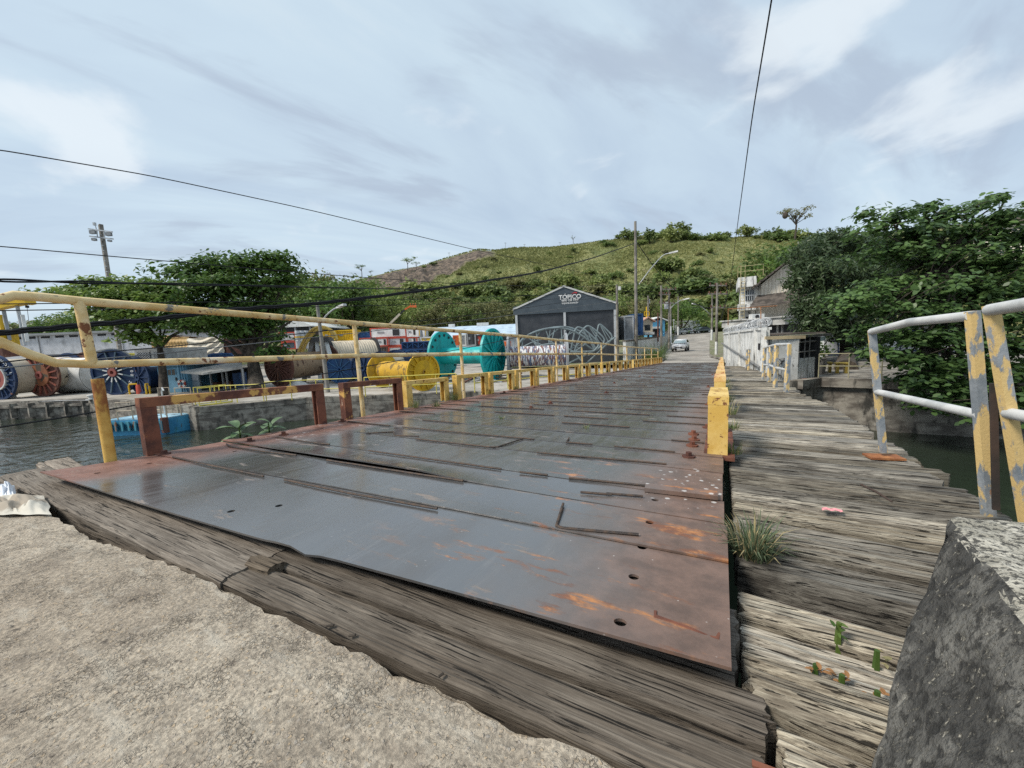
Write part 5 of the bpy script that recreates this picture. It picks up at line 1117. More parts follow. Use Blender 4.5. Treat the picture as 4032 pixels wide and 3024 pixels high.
# ------------------------------------------------------------------ leaves in bulk
rng = np.random.default_rng(11)
def leaves_mesh(name, P, Nrm, size, mat, aspect=.5, fold=.25, hang=None, six=True):
    """P (n,3) centres, Nrm (n,3) facing, size (n,) leaf length"""
    n = len(P); Nrm = Nrm / (np.linalg.norm(Nrm, axis=1, keepdims=True) + 1e-9)
    d = rng.normal(size=(n, 3)) if hang is None else hang
    d = d - Nrm * (d * Nrm).sum(1, keepdims=True); d /= (np.linalg.norm(d, axis=1, keepdims=True) + 1e-9); w = np.cross(Nrm, d)
    L = size[:, None]; W = L * aspect
    if six:
        prof = [(-.5, 0, 0), (-.15, .5, 1), (.25, .46, 1), (.5, 0, 0), (.25, -.46, 1), (-.15, -.5, 1)]
    else: prof = [(-.5, 0, 0), (0, .5, 1), (.5, 0, 0), (0, -.5, 1)]
    k = len(prof); V = np.zeros((n, k, 3))
    for i, (a, b_, c) in enumerate(prof): V[:, i] = P + d * L * a + w * W * b_ + Nrm * (L * .12 * fold * (c - .5) * 2)
    me = bpy.data.meshes.new(name); me.vertices.add(n * k); me.vertices.foreach_set('co', V.reshape(-1)); me.loops.add(n * k); me.loops.foreach_set('vertex_index', np.arange(n * k, dtype=np.int32))
    me.polygons.add(n); me.polygons.foreach_set('loop_start', np.arange(0, n * k, k, dtype=np.int32)); me.polygons.foreach_set('loop_total', np.full(n, k, dtype=np.int32))
    me.materials.append(mat); me.update(calc_edges=True); me.validate(); return me
def crown_points(lobes, n, shell=.45, up=.5):
    """lobes: (x, y, z, rx, ry, rz); points gathered towards the lobes' surfaces, upper side favoured"""
    L = np.array(lobes, float); vol = L[:, 3] * L[:, 4] * L[:, 5]; pr = vol ** .75; pr /= pr.sum(); idx = rng.choice(len(L), n, p=pr)
    d = rng.normal(size=(n, 3)); d /= np.linalg.norm(d, axis=1, keepdims=True); flip = (d[:, 2] < 0) & (rng.random(n) < up); d[flip, 2] *= -1
    rr = rng.random(n) ** shell; q = L[idx]
    wob = 1 + .28 * np.sin(d[:, 0] * 5 + idx * 1.7) * np.cos(d[:, 1] * 4 + idx) + .15 * np.sin(d[:, 2] * 9 + idx * 2.3)
    P = q[:, :3] + d * q[:, 3:] * (rr * wob)[:, None]
    return P, d
def rosettes(P, D, per, size, spread, upb=.9, jit=.5):
    """several leaves round each twig end"""
    n = len(P); PP = np.repeat(P, per, 0) + rng.normal(size=(n * per, 3)) * spread
    NN = np.repeat(D, per, 0) * .5 + rng.normal(size=(n * per, 3)) * jit + np.array([0, 0, upb]); SS = size * rng.uniform(.65, 1.25, n * per); return PP, NN, SS
def limbs(mb, base, tip, r0, r1, bend=.15, n=6, seed=0):
    base, tip = Vector(base), Vector(tip); L = (tip - base).length; pts = []; rs = []
    for i in range(n + 1):
        f = i / n; o = Vector((vn(seed + f * 2.3, 1), vn(seed + f * 2.3, 5), vn(seed + f * 2, 9) * .4)) * L * bend * math.sin(math.pi * min(1, f * 1.2) * .9); pts.append(base.lerp(tip, f) + o); rs.append(r0 + (r1 - r0) * f)
    mb.tube(pts, rs, 7); return pts
BARK = pmat('dark_bark', (.035, .028, .022), (.1, .08, .062), 6, (.85, .95), .8, 60, (1, 1, .4))
LF_ALM = leaf_mat('almond_leaves', (0.064, 0.115, 0.038), (0.192, 0.294, 0.090), .35, .38, .55); LF_MAN = leaf_mat('mango_leaves', (0.038, 0.064, 0.028), (0.096, 0.141, 0.058), .25, .42, .6)
LF_YARD = leaf_mat('yard_tree_leaves', (0.077, 0.141, 0.032), (0.218, 0.320, 0.070), .38, .45, .5); LF_MID = leaf_mat('foothill_leaves', (0.096, 0.147, 0.042), (0.230, 0.301, 0.090), .35, .55, .5)
LF_DRY = leaf_mat('olive_leaves', (0.141, 0.154, 0.064), (0.282, 0.275, 0.115), .35, .6, .5); LF_BUSH = leaf_mat('bush_leaves', (0.109, 0.154, 0.045), (0.256, 0.307, 0.102), .35, .55, .5)
LF_FRESH = leaf_mat('fresh_leaves', (.05, .1, .02), (.14, .22, .05), .3, .5, .5)
def imgtree(name, label, base, trunk_pts, branches, lobes, n, per, size, spread, mat, r_tr, upb=.9, aspect=.5, group=None, shell=.45, jit=.5, up=.5):
    """trunk_pts / branches in world points; lobes (fx, fy, rx_px, ry_px, depth, thickness m)"""
    t = thing(name, label, 'tree', base, 0, group); mb = MB()
    mb.tube(trunk_pts, [r_tr * (1 - .55 * i / (len(trunk_pts) - 1)) for i in range(len(trunk_pts))], 9)
    for i, br in enumerate(branches): mb.tube(br, [r_tr * .45 * (1 - .75 * k / (len(br) - 1)) for k in range(len(br))], 7)
    W = []
    for (fx, fy, rx, ry, d, th) in lobes: c = at(fx, fy, d); W.append((c.x, c.y, c.z, U(rx, d), th, U(ry, d)))
    hub = Vector(trunk_pts[-1])
    for i, w in enumerate(W): limbs(mb, hub.lerp(Vector(trunk_pts[-2]), .5 * hsh(i, 2)), (w[0], w[1], w[2] - w[5] * .3), r_tr * .26, r_tr * .05, .22, 6, i * 3.3)
    mb.build('trunk', BARK, t, True)
    P, D = crown_points(W, n, shell, up); PP, NN, SS = rosettes(P, D, per, size, spread, upb, jit); b = np.array(base)
    # twigs
    tw = MB()
    for i in range(0, len(P), max(1, len(P) // 350)):
        w = W[int(np.argmin([(P[i][0] - q[0]) ** 2 + (P[i][1] - q[1]) ** 2 + (P[i][2] - q[2]) ** 2 for q in W]))]; tw.tube([(w[0], w[1], w[2] - w[5] * .2), tuple(P[i])], [r_tr * .05, .008], 4, caps=False)
    tag(tw.build('twigs', BARK, t), kind='stuff')
    link('crown', leaves_mesh('crown', PP - b, NN, SS, mat, aspect), t); return t
# yard trees on the left
dY = depth(on(648, 1552, YARD)) - .4
bs1 = on(648, 1556, YARD); tp1 = [bs1, at(642, 1470, dY), at(634, 1400, dY), at(626, 1345, dY)]
lob1 = [(262, 1155, 50, 16, dY, 2), (370, 1165, 95, 34, dY, 2.6), (455, 1125, 80, 24, dY + 1, 2.4), (545, 1180, 110, 42, dY, 3), (640, 1140, 90, 40, dY + 1, 2.5), (420, 1235, 70, 26, dY - 1, 2), (560, 1265, 85, 36, dY - 1, 2.4), (535, 1330, 42, 18, dY - 1.5, 1.2), (660, 1225, 90, 46, dY, 2.6), (600, 1335, 45, 20, dY - 1, 1), (480, 1190, 80, 36, dY, 2)]
imgtree('yard_tree', 'spreading dark green tree with slim leaning trunk beside the blue hut', bs1, tp1, [[at(630, 1370, dY), at(672, 1325, dY), at(740, 1290, dY), at(800, 1272, dY)], [at(628, 1350, dY), at(600, 1310, dY), at(560, 1280, dY)]], lob1, 2000, 6, .32, .15, LF_YARD, .3, shell=.6)
dY2 = dY + .5; bs2 = on(1012, 1545, YARD)
lob2 = [(760, 1085, 100, 40, dY2, 2.8), (870, 1060, 95, 38, dY2 + 1, 2.6), (985, 1045, 110, 34, dY2, 2.6), (1085, 1018, 72, 20, dY2, 2), (1110, 1062, 60, 22, dY2, 2), (1000, 1130, 140, 52, dY2, 3.2), (860, 1150, 140, 56, dY2 - 1, 3.2), (1130, 1110, 40, 24, dY2, 1.8), (770, 1210, 90, 50, dY2 - 1, 2.6), (900, 1255, 110, 46, dY2 - 1.5, 2.4), (1050, 1215, 90, 44, dY2, 2.4), (790, 1285, 95, 26, dY2 - 1, 2), (930, 1315, 70, 22, dY2 - 1, 1.6), (1090, 1330, 38, 18, dY2 - 1, 1.2), (1070, 1390, 40, 30, dY2 - 1, 1.2), (1060, 1275, 60, 26, dY2, 1.6)]
imgtree('yard_tree', 'widest dark tree with thick branching trunk, left of the rope wound reel', bs2, [bs2, at(1005, 1480, dY2), at(995, 1420, dY2), at(985, 1360, dY2)],
        [[at(996, 1430, dY2), at(950, 1370, dY2), at(900, 1330, dY2), at(880, 1290, dY2)], [at(992, 1400, dY2), at(1040, 1330, dY2), at(1090, 1300, dY2), at(1150, 1262, dY2)], [at(990, 1390, dY2), at(1000, 1310, dY2), at(980, 1220, dY2)], [at(992, 1410, dY2), at(930, 1400, dY2), at(890, 1350, dY2)]], lob2, 2500, 6, .32, .16, LF_YARD, .55, shell=.6)
# right bank trees
dM = 22.5; bm1 = on(3330, 1455, RQ)
lobM = [(3190, 1010, 80, 55, dM, 2), (3260, 965, 90, 50, dM + 1, 2), (3370, 975, 95, 55, dM + 1, 2), (3165, 1115, 58, 65, dM, 1.8), (3230, 1090, 110, 80, dM - 1, 2.2), (3370, 1100, 110, 85, dM, 2.2), (3175, 1225, 62, 62, dM - .5, 1.7), (3250, 1220, 105, 75, dM - 1, 2), (3370, 1240, 95, 85, dM - 1, 2), (3205, 1290, 60, 35, dM - 1, 1.5), (3300, 1310, 80, 45, dM - 1, 1.6), (3480, 1040, 100, 90, dM + 1, 2), (3480, 1200, 100, 90, dM + 1, 2), (3400, 1350, 60, 35, dM - 1, 1.2)]
imgtree('mango_tree', 'dense nearly black mango tree beside the gabled house', bm1, [bm1, at(3335, 1400, dM), at(3330, 1330, dM), at(3320, 1260, dM)], [], lobM, 3900, 8, .27, .12, LF_MAN, .45, upb=.35, aspect=.24, shell=.36, jit=.6)
ba = on(3640, 1500, RQ); dA = depth(ba) - .3
lobA = [(3425, 838, 55, 14, dA, .9), (3520, 858, 90, 22, dA, 1.2), (3440, 905, 80, 18, dA - .5, 1), (3640, 822, 50, 14, dA, .8), (3730, 850, 110, 24, dA, 1.4), (3850, 812, 75, 16, dA, 1), (3935, 780, 45, 10, dA, .7), (3950, 852, 95, 22, dA - .5, 1.2), (3600, 925, 160, 34, dA, 1.8), (3800, 930, 180, 40, dA + .5, 2), (4010, 945, 110, 42, dA, 1.6),
        (3500, 1000, 120, 34, dA, 1.6), (3700, 1020, 180, 46, dA, 2), (3930, 1040, 160, 56, dA, 2), (3360, 1172, 110, 22, dA - .8, 1.2), (3470, 1135, 110, 34, dA, 1.6), (3640, 1130, 170, 46, dA - .5, 2), (3850, 1150, 180, 52, dA, 2), (4040, 1160, 110, 60, dA, 1.6), (3330, 1218, 80, 18, dA - 1, 1), (3480, 1225, 140, 36, dA - .8, 1.6), (3680, 1240, 170, 48, dA - .5, 2), (3900, 1260, 170, 56, dA, 2),
        (3430, 1300, 100, 26, dA - 1, 1.2), (3600, 1330, 150, 42, dA - .8, 1.6), (3800, 1350, 170, 52, dA - .5, 1.8), (4000, 1370, 130, 60, dA, 1.6), (3430, 1392, 75, 22, dA - 1.2, 1), (3560, 1420, 110, 34, dA - 1, 1.3), (3720, 1440, 140, 44, dA - 1, 1.5), (3900, 1460, 150, 56, dA - .6, 1.6), (3610, 1500, 95, 34, dA - 1.2, 1.1), (3760, 1530, 120, 42, dA - 1.2, 1.3), (3930, 1550, 120, 54, dA - .8, 1.4), (3640, 1580, 75, 34, dA - 1.4, .9), (3780, 1610, 90, 36, dA - 1.4, 1), (3990, 1630, 90, 46, dA - 1, 1.2), (4080, 1480, 90, 90, dA, 1.4)]
imgtree('almond_tree', 'large tiered broad-leaved tree hanging over the dark water at the right', ba, [ba, at(3660, 1400, dA + .3), at(3690, 1260, dA + .3), at(3710, 1120, dA + .3), at(3720, 980, dA + .2)],
        [[at(3690, 1260, dA), at(3600, 1180, dA), at(3480, 1130, dA), at(3380, 1165, dA - .5)], [at(3700, 1180, dA), at(3800, 1050, dA), at(3900, 900, dA), at(3950, 800, dA)], [at(3710, 1120, dA), at(3640, 980, dA), at(3540, 880, dA)], [at(3670, 1350, dA), at(3600, 1420, dA - 1), at(3540, 1430, dA - 1.2)], [at(3670, 1350, dA), at(3800, 1450, dA - 1), at(3930, 1560, dA - 1)]], lobA, 5200, 6, .185, .08, LF_ALM, .24, upb=1.0, aspect=.52, shell=.62, jit=.38, up=.3)
# foothill trees: four kinds, copied
def proto_tree(label, h, mat, seed, n=520, per=5, leaf=.5, wide=1.0, trunk=True):
    t = thing('foothill_tree', label, 'tree', (0, 0, -500), 0, 'trees along the foot of the hill'); rr = random.Random(seed); lb = []
    for i in range(11):
        a = rr.uniform(0, 6.28); q = rr.uniform(0, .34) * h * wide; z = rr.uniform(.42, .88) * h; s = h * rr.uniform(.13, .21); lb.append((q * math.cos(a), q * math.sin(a), z, s * 1.2 * wide, s * 1.2 * wide, s * .75))
    lb.append((0, 0, h * .9, h * .16 * wide, h * .16 * wide, h * .1)); lb.append((0, 0, h * .3, h * .25 * wide, h * .25 * wide, h * .14))
    mb = MB(); mb.tube([(0, 0, 0), (.1 * h * .1, 0, h * .25), (0, 0, h * .5)], [h * .022, h * .018, h * .012], 6)
    for i, w in enumerate(lb[:8]): limbs(mb, (0, 0, h * .3), w[:3], h * .012, h * .003, .15, 4, seed + i)
    mb.build('trunk', BARK, t, True, True)
    P, D = crown_points(lb, n, .45, .5); PP, NN, SS = rosettes(P, D, per, leaf, leaf * .45, .7, .6); link('crown', leaves_mesh('crown', PP, NN, SS, mat, .55, six=False), t); return t
kinds = [proto_tree('leafy mid green tree in the wood along the hill foot', 12, LF_MID, 1), proto_tree('rounded dark green tree in the wood along the hill foot', 12, LF_YARD, 2, wide=1.15), proto_tree('olive brownish tree in the wood along the hill foot', 12, LF_DRY, 3), proto_tree('tall narrow green tree in the wood along the hill foot', 12, LF_MID, 4, wide=.7)]
used = set(); TOPS = [(150, 1255), (310, 1230), (330, 1240), (1100, 1085), (1250, 1090), (1400, 1105), (1500, 1115), (1600, 1155), (1750, 1180), (1900, 1190), (2050, 1195), (2250, 1190), (2450, 1160), (2560, 1190), (2700, 1195), (2800, 1225), (2960, 1230)]
def place_tree(fx, d, ytop, k, gz=None):
    gz = YARD if gz is None else gz; p = on(fx, 1400, YARD); b = at(fx, 1400, d); b.z = gz; h = at(fx, ytop, d).z - gz; s = max(.3, h / 12)
    sc = (s * R.uniform(.9, 1.2), s * R.uniform(.9, 1.2), s)
    if k not in used: used.add(k); o = kinds[k]; o.location = b; o.rotation_euler = (0, 0, R.uniform(0, 6)); o.scale = sc
    else: dup(kinds[k], b, R.uniform(0, 6.2), None, sc)
fx = 1120
while fx < 2600:
    d = R.uniform(64, 84); yt = interp(TOPS, fx) + R.uniform(-12, 25); place_tree(fx, d, yt, R.choice([0, 1, 1, 3, 2] if fx < 1700 else [0, 1, 2, 2, 0])); fx += R.uniform(48, 78)
for fx in range(1150, 2700, 85): place_tree(fx + R.uniform(-25, 25), R.uniform(92, 108), interp(TOPS, fx) - R.uniform(-5, 35), R.choice([0, 1, 2]))
for fx, d, yt, k in [(2590, 112, 1195, 1), (2650, 116, 1185, 2), (2700, 118, 1195, 1), (2750, 114, 1200, 0), (2800, 116, 1215, 1), (2850, 112, 1205, 0), (2905, 108, 1190, 1), (2960, 105, 1195, 0), (2675, 110, 1235, 1), (2730, 111, 1240, 1), (2620, 110, 1230, 0), (2785, 110, 1255, 1), (2560, 104, 1200, 3)]: place_tree(fx, d, yt, k, -.6)
for fx, d, yt, k in [(165, 85, 1262, 2), (215, 80, 1240, 0), (265, 78, 1232, 0), (305, 76, 1225, 1), (90, 95, 1272, 2), (50, 92, 1268, 2), (350, 74, 1235, 1), (-40, 95, 1265, 2), (1060, 70, 1130, 1), (980, 72, 1165, 0), (900, 74, 1180, 0), (800, 78, 1190, 1), (700, 80, 1200, 0), (600, 80, 1215, 1), (450, 80, 1225, 0)]: place_tree(fx, d, yt, k)
for fx, d, yt, k in [(3080, 60, 960, 0), (3180, 55, 945, 1), (3290, 58, 935, 0), (3420, 50, 940, 1), (3560, 48, 960, 0), (3700, 46, 980, 1), (3850, 44, 1000, 0), (3990, 42, 980, 1)]: place_tree(fx, d, yt, k, -2)
# scrub on the hillside
def proto_bush(label, mat, seed, n=150, per=4, flat_=.6, leaf=.55):
    t = thing('hill_bush', label, 'bush', (0, 0, -500), 0, 'bushes scattered over the hillside'); rr = random.Random(seed)
    lb = [(rr.uniform(-1.4, 1.4), rr.uniform(-1.4, 1.4), rr.uniform(.8, 2.0) * flat_, rr.uniform(.8, 1.3), rr.uniform(.8, 1.3), rr.uniform(.6, 1.0) * flat_) for _ in range(6)]
    mb = MB()
    for i, w in enumerate(lb): mb.tube([(0, 0, -.3), tuple(w[:3])], [.09, .03], 5)
    mb.build('stem', BARK, t, False, True); P, D = crown_points(lb, n, .5, .5); PP, NN, SS = rosettes(P, D, per, leaf, leaf * .4, .6, .6); link('foliage', leaves_mesh('foliage', PP, NN, SS, mat, .6, six=False), t); return t
bk = [proto_bush('rounded dark green bush on the grassy hillside', LF_MID, 5), proto_bush('mid green bush on the grassy hillside', LF_BUSH, 6, flat_=.8), proto_bush('olive low scrub on the grassy hillside', LF_DRY, 7, flat_=.45), proto_bush('taller leafy bush on the hillside near the ridge', LF_BUSH, 8, flat_=1.25)]
busd = set()
def place_bush(a, r, k, s):
    p = hp(a, r); p.z -= .2 * s; sc = (s * R.uniform(.8, 1.3), s * R.uniform(.8, 1.3), s * R.uniform(.75, 1.1))
    if k not in busd: busd.add(k); o = bk[k]; o.location = p; o.rotation_euler = (0, 0, R.uniform(0, 6)); o.scale = sc
    else: dup(bk[k], p, R.uniform(0, 6), None, sc)
aL, aR_ = math.atan2(ray(1600, 1100).x, ray(1600, 1100).y), math.atan2(ray(3150, 1000).x, ray(3150, 1000).y)
cnt = 0
while cnt < 190:
    a = R.uniform(aL, aR_); s = R.random(); r0, r1 = r0_of(a), r1_of(a); r = r0 + (r1 - r0) * s
    dens = 1.0 - 1.25 * s + .5 * vn(a * 22, s * 9) + (.3 if s > .9 and a > aL + .55 * (aR_ - aL) else 0)
    if is_rock(a, s) > .2: dens = .12
    if R.random() > dens: continue
    k = R.choice([0, 1, 1, 2] if s < .5 else [0, 1, 2, 2]); place_bush(a, r, k, R.uniform(1.4, 3.2) if s < .4 else R.uniform(.5, 1.3)); cnt += 1
for (fx, s) in [(2370, 1.4), (2400, 1.6), (2440, 1.4), (2490, 1.5), (2520, 1.6), (2560, 2.6), (2600, 2.8), (2640, 3.0), (2670, 3.2), (2700, 2.4), (2730, 2.2), (2790, 2.4), (2830, 2.8), (2860, 2.0), (2930, 2.2), (2960, 1.6), (3040, 2.6), (3070, 3.2), (3110, 3.2), (3150, 2.4), (3190, 2.2), (3230, 2.2), (3270, 2.4), (2255, 1.0), (2160, .9), (1990, .8), (2480, 3.0)]:
    a = math.atan2(ray(fx, 940).x, ray(fx, 940).y); place_bush(a, r1_of(a) * R.uniform(.9, 1.0), R.choice([0, 1, 3]), s)
# umbrella trees standing on the skyline
def sky_tree(fx, fbase, ftop, w, label, d, n=90, mat=LF_MID, bare=False):
    b = at(fx, fbase, d); h = U(fbase - ftop, d); t = thing('ridge_tree', label, 'tree', b, 0, 'trees standing on the skyline'); ww = U(w, d)
    lb = [(R.uniform(-.4, .4) * ww, R.uniform(-.3, .3) * ww, h * R.uniform(.7, .98), ww * .22, ww * .22, h * .07) for _ in range(7)]; mb = MB(); mb.tube([(0, 0, -1), (ww * .03, 0, h * .4), (0, 0, h * .75)], [h * .035, h * .025, h * .012], 6)
    for i, q in enumerate(lb): limbs(mb, (0, 0, h * .45), q[:3], h * .014, h * .004, .12, 4, i + fx)
    if bare:
        for i in range(16): limbs(mb, (0, 0, h * R.uniform(.4, .7)), (R.uniform(-.5, .5) * ww, R.uniform(-.3, .3) * ww, h * R.uniform(.7, 1.0)), h * .012, h * .003, .2, 4, i * 7)
    mb.build('trunk', BARK, t, False, True); P, D = crown_points(lb, n, .6, .5); PP, NN, SS = rosettes(P, D, 4, max(.35, h * .07), h * .03, .9, .5); link('crown', leaves_mesh('crown', PP, NN, SS, mat, .6, six=False), t)
sky_tree(1425, 1088, 1042, 48, 'slender feathery tree at the left end of the rocky ridge', 240); sky_tree(1605, 1062, 1015, 75, 'wide dark umbrella tree on the rocky ridge', 240, 160, LF_YARD); sky_tree(1640, 1058, 1032, 40, 'small dark tree beside the umbrella tree on the ridge', 240, 90, LF_YARD)
sky_tree(1460, 1082, 1068, 26, 'low shrub between the skyline trees at left', 240, 50); sky_tree(1545, 1075, 1060, 30, 'flat shrub left of the umbrella tree', 240, 50); sky_tree(2257, 958, 928, 18, 'thin bare sapling alone on the middle of the ridge', 262, 20)
sky_tree(3130, 935, 822, 110, 'half bare tree with open crown on the ridge above the mango tree', 150, 130, LF_DRY, True)
p = at(3092, 848, 149); solo('nest', MB().add([tuple(p + Vector((1.0 * math.sin(a) * math.cos(b), .9 * math.sin(a) * math.sin(b), 1.3 * math.cos(a)))) for a in [.2 + 2.74 * i / 7 for i in range(8)] for b in [6.283 * j / 10 for j in range(10)]], [(i * 10 + j, i * 10 + (j + 1) % 10, i * 10 + 10 + (j + 1) % 10, i * 10 + 10 + j) for i in range(7) for j in range(10)]), BARK, 'round dark nest hanging in the half bare ridge tree', 'nest', p)
# tall grass over the hillside (nobody could count it)
n = 62000; aa = rng.uniform(aL - .05, aR_ + .08, n); ss = rng.random(n); PP = np.zeros((n, 3)); keep = np.ones(n, bool)
for i in range(n):
    a, s = float(aa[i]), float(ss[i]); r0, r1 = r0_of(a), r1_of(a); keep[i] = is_rock(a, s) < .3 or s > .97; PP[i] = hp(a, r0 + (r1 - r0) * s * 1.01)
PP = PP[keep]; n = len(PP); cl = np.array([vn(p[0] * .05, p[1] * .05) for p in PP]); size = rng.uniform(.5, 1.2, n) * (1 + cl * 1.2); PP[:, 2] += size * .25
NN = np.column_stack([-PP[:, 0], -PP[:, 1], np.zeros(n)]) / 200 + rng.normal(size=(n, 3)) * .35; hang = np.tile(np.array([0, 0, 1.0]), (n, 1)) + rng.normal(size=(n, 3)) * .35
LF_GR = leaf_mat('hill_grass', (.14, .16, .05), (.32, .31, .115), .4, .7, .55)
tag(link('hill_grass', leaves_mesh('hill_grass', PP, NN, size, LF_GR, .7, 0, hang, False)), kind='stuff')
# ------------------------------------------------------------------ right bank buildings and walls
RZ = -2.0
WALLM = pmat('black_streaked_white_wall', (.55, .55, .53), (.74, .74, .72), 1.6, (.8, .92), .25, patches=[((.075, .075, .07), 2.4, .52, .66, .9, (2.6, 2.6, .3)), ((.2, .19, .18), 5, .58, .7, .9, (1, 1, 1))])
wA, wB = on(3004, 1496, RZ), on(2974, 1478, RZ)
def farend(fx, fy, htm, fyt): return at(fx, fy, htm * FOC / (fy - fyt))
wC = farend(2848, 1378, 1.95, 1278); wC.z = -2.25
wt_ = 1.95; wall = thing('white_wall', 'long black-streaked white wall carrying razor wire beside the walkway', 'wall', wB)
wp_ = [wA, wB, wB.lerp(wC, .35), wB.lerp(wC, .7), wC]
for i, (a, b) in enumerate(zip(wp_, wp_[1:])):
    n = (b - a).cross(Vector((0, 0, 1))).normalized() * .18
    if n.x < 0: n = -n
    MB().prism([a + Vector((0, 0, -.8)), b + Vector((0, 0, -.8)), b + Vector((0, 0, wt_)), a + Vector((0, 0, wt_))], n).build('wall_panel', WALLM, wall)
    MB().beam(a + n * .5 + Vector((0, 0, wt_ + .05)), b + n * .5 + Vector((0, 0, wt_ + .05)), .3, .1).build('coping', WALLM, wall)
    MB().beam(a - n * .12, a - n * .12 + Vector((0, 0, wt_)), .16, .16).build('pilaster', WALLM, wall)
MB().tube([wC + Vector((-.12, 0, 1.3)), wB.lerp(wC, .6) + Vector((-.12, 0, 1.0)), wB + Vector((-.12, 0, .55)), wA + Vector((-.12, -.05, .5))], .045, 6).build('pipe', LGREY, wall)
def scribble(pts, face_o, ux, uz, s, off, parent, nm='graffiti'):
    P3 = [face_o + ux * (x * s) + Vector((0, 0, y * s)) + off for x, y in pts]; MB().tube(P3, .018, 4).build(nm, INK, parent)
ux = (wB - wA).normalized(); off = Vector((-.03, -.03, 0))
g0 = wA + ux * .12 + Vector((0, 0, 1.15))
for pts in ([(.9, 0), (1.05, 0), (1.05, .3), (.9, .3), (.9, 0)], [(.7, 0), (.7, .3)], [(.72, .3), (.55, .3)], [(.3, .35), (.15, .4), (.1, .25), (.3, .1), (.1, .1), (.3, .3)], [(.2, -.2), (.1, -.25), (.15, -.35)]): scribble(pts, g0, ux, None, .85, off, wall)
rzw = thing('razor_wire', 'coiled razor wire along the top of the streaked white wall', 'razor wire', wB + Vector((0, 0, wt_)))
cl_ = [a + Vector((.1, 0, wt_ + .3)) for a in wp_]; pts = []; N = 700
seg = [(b - a).length for a, b in zip(cl_, cl_[1:])]; tot = sum(seg)
for i in range(N):
    s = tot * i / (N - 1); k = 0
    while k < len(seg) - 1 and s > seg[k]: s -= seg[k]; k += 1
    p = cl_[k].lerp(cl_[k + 1], s / seg[k]); dr = (cl_[k + 1] - cl_[k]).normalized(); sd = dr.cross(Vector((0, 0, 1))).normalized(); an = i * .55; rr = .17 + .06 * vn(i * .13)
    pts.append(p + sd * (math.cos(an) * rr) + Vector((0, 0, math.sin(an) * rr)) + dr * .06 * vn(i * .7))
MB().tube(pts, 0.011, 3, caps=False).build('coil', flat('razor_steel', (.62, .63, .64), .4, .3), rzw)
# booth
bA, bB, bC = on(3008, 1498, RZ), on(3140, 1494, RZ), on(3216, 1484, RZ - .03); bC.z = bB.z = bA.z = RZ; bD = bA + (bC - bB); BH = U(1494 - 1332, depth(bB))
bo = thing('booth', 'derelict white booth with graffiti wall, dark opening and mossy roof', 'booth', bA)
def wallq(a, b, z0, z1, th=.14, name='wall', mat=None):
    n = (b - a).cross(Vector((0, 0, 1))).normalized() * th; c = (bA + bC) / 2
    if (c - a).dot(n) < 0: n = -n
    u = lambda p, z: Vector((p.x, p.y, RZ + z)); return MB().prism([u(a, z0), u(b, z0), u(b, z1), u(a, z1)], n).build(name, mat or WALLM, bo)
wallq(bA, bB, -.6, BH); bm1_ = bB.lerp(bC, .06); wallq(bB, bm1_, -.6, BH, .16); wallq(bm1_, bC, -.6, BH * .5, .14, 'parapet'); e_ = bC.lerp(bB, .05); wallq(e_, bC, BH * .5, BH, .12, 'post', TIMB)
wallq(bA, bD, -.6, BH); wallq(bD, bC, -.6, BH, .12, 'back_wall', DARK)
for f in (.3, .55): p = bB.lerp(bC, f); MB().cyl((p.x, p.y, RZ + BH * .5), (p.x, p.y, RZ + BH), .025, 5).build('bar', TIMB, bo)
for z in (.66, .9): MB().cyl(bB + Vector((0, 0, BH * z)), bC + Vector((0, 0, BH * z)), .025, 5).build('bar', TIMB, bo)
top_ = [p + Vector((0, 0, BH + .01)) for p in (bA - (bB - bA) * .02, bB + (bB - bA) * .1, bC + (bC - bB) * .55 + (bB - bA) * .1, bD + (bC - bB) * .5)]
MB().prism(top_, (0, 0, .1)).build('roof_slab', pmat('mossy_slab', (.1, .095, .085), (.2, .19, .17), 2.5, (.85, .95), .4, patches=[((.2, .22, .04), 2.2, .5, .62, .95, (1, 1, 1))]), bo)
MB().beam(bA + Vector((-.02, -.14, BH + .06)), bB.lerp(bC, .25) + Vector((0, -.2, BH + .03)), .06, .12).build('fascia_board', paint('cream_board', (.66, .53, .33), .6), bo)
ux2 = (bB - bA).normalized(); g1 = bA + ux2 * .3; of2 = Vector((-.02, -.05, 0))
for pts in ([(0, .3), (.2, .1), (.1, .5), (.3, .3)], [(.3, .7), (.45, .9), (.3, 1.0), (.55, 1.05), (.4, .75)], [(.15, 0), (.35, -.05), (.45, .2), (.25, .3), (.2, .1)], [(.5, .5), (.6, .8)], [(.55, .2), (.75, .1), (.7, .45)], [(.0, .8), (.2, 1.0), (.1, 1.1)]): scribble(pts, g1, ux2, None, .8, of2, bo)
MB().box(bm1_.lerp(bC, .15) + Vector((0, -.02, -.05)), (.3, .05, .14)).build('bare_brick', paint('brick_red', (.28, .1, .06), .9), bo)
MB().beam(bC + Vector((0, -.06, BH - .1)), bC + (bC - bB) * .35 + Vector((0, -.06, BH - .1)), .03, .16).build('sign', paint('pale_teal_sign', (.4, .55, .52)), bo)
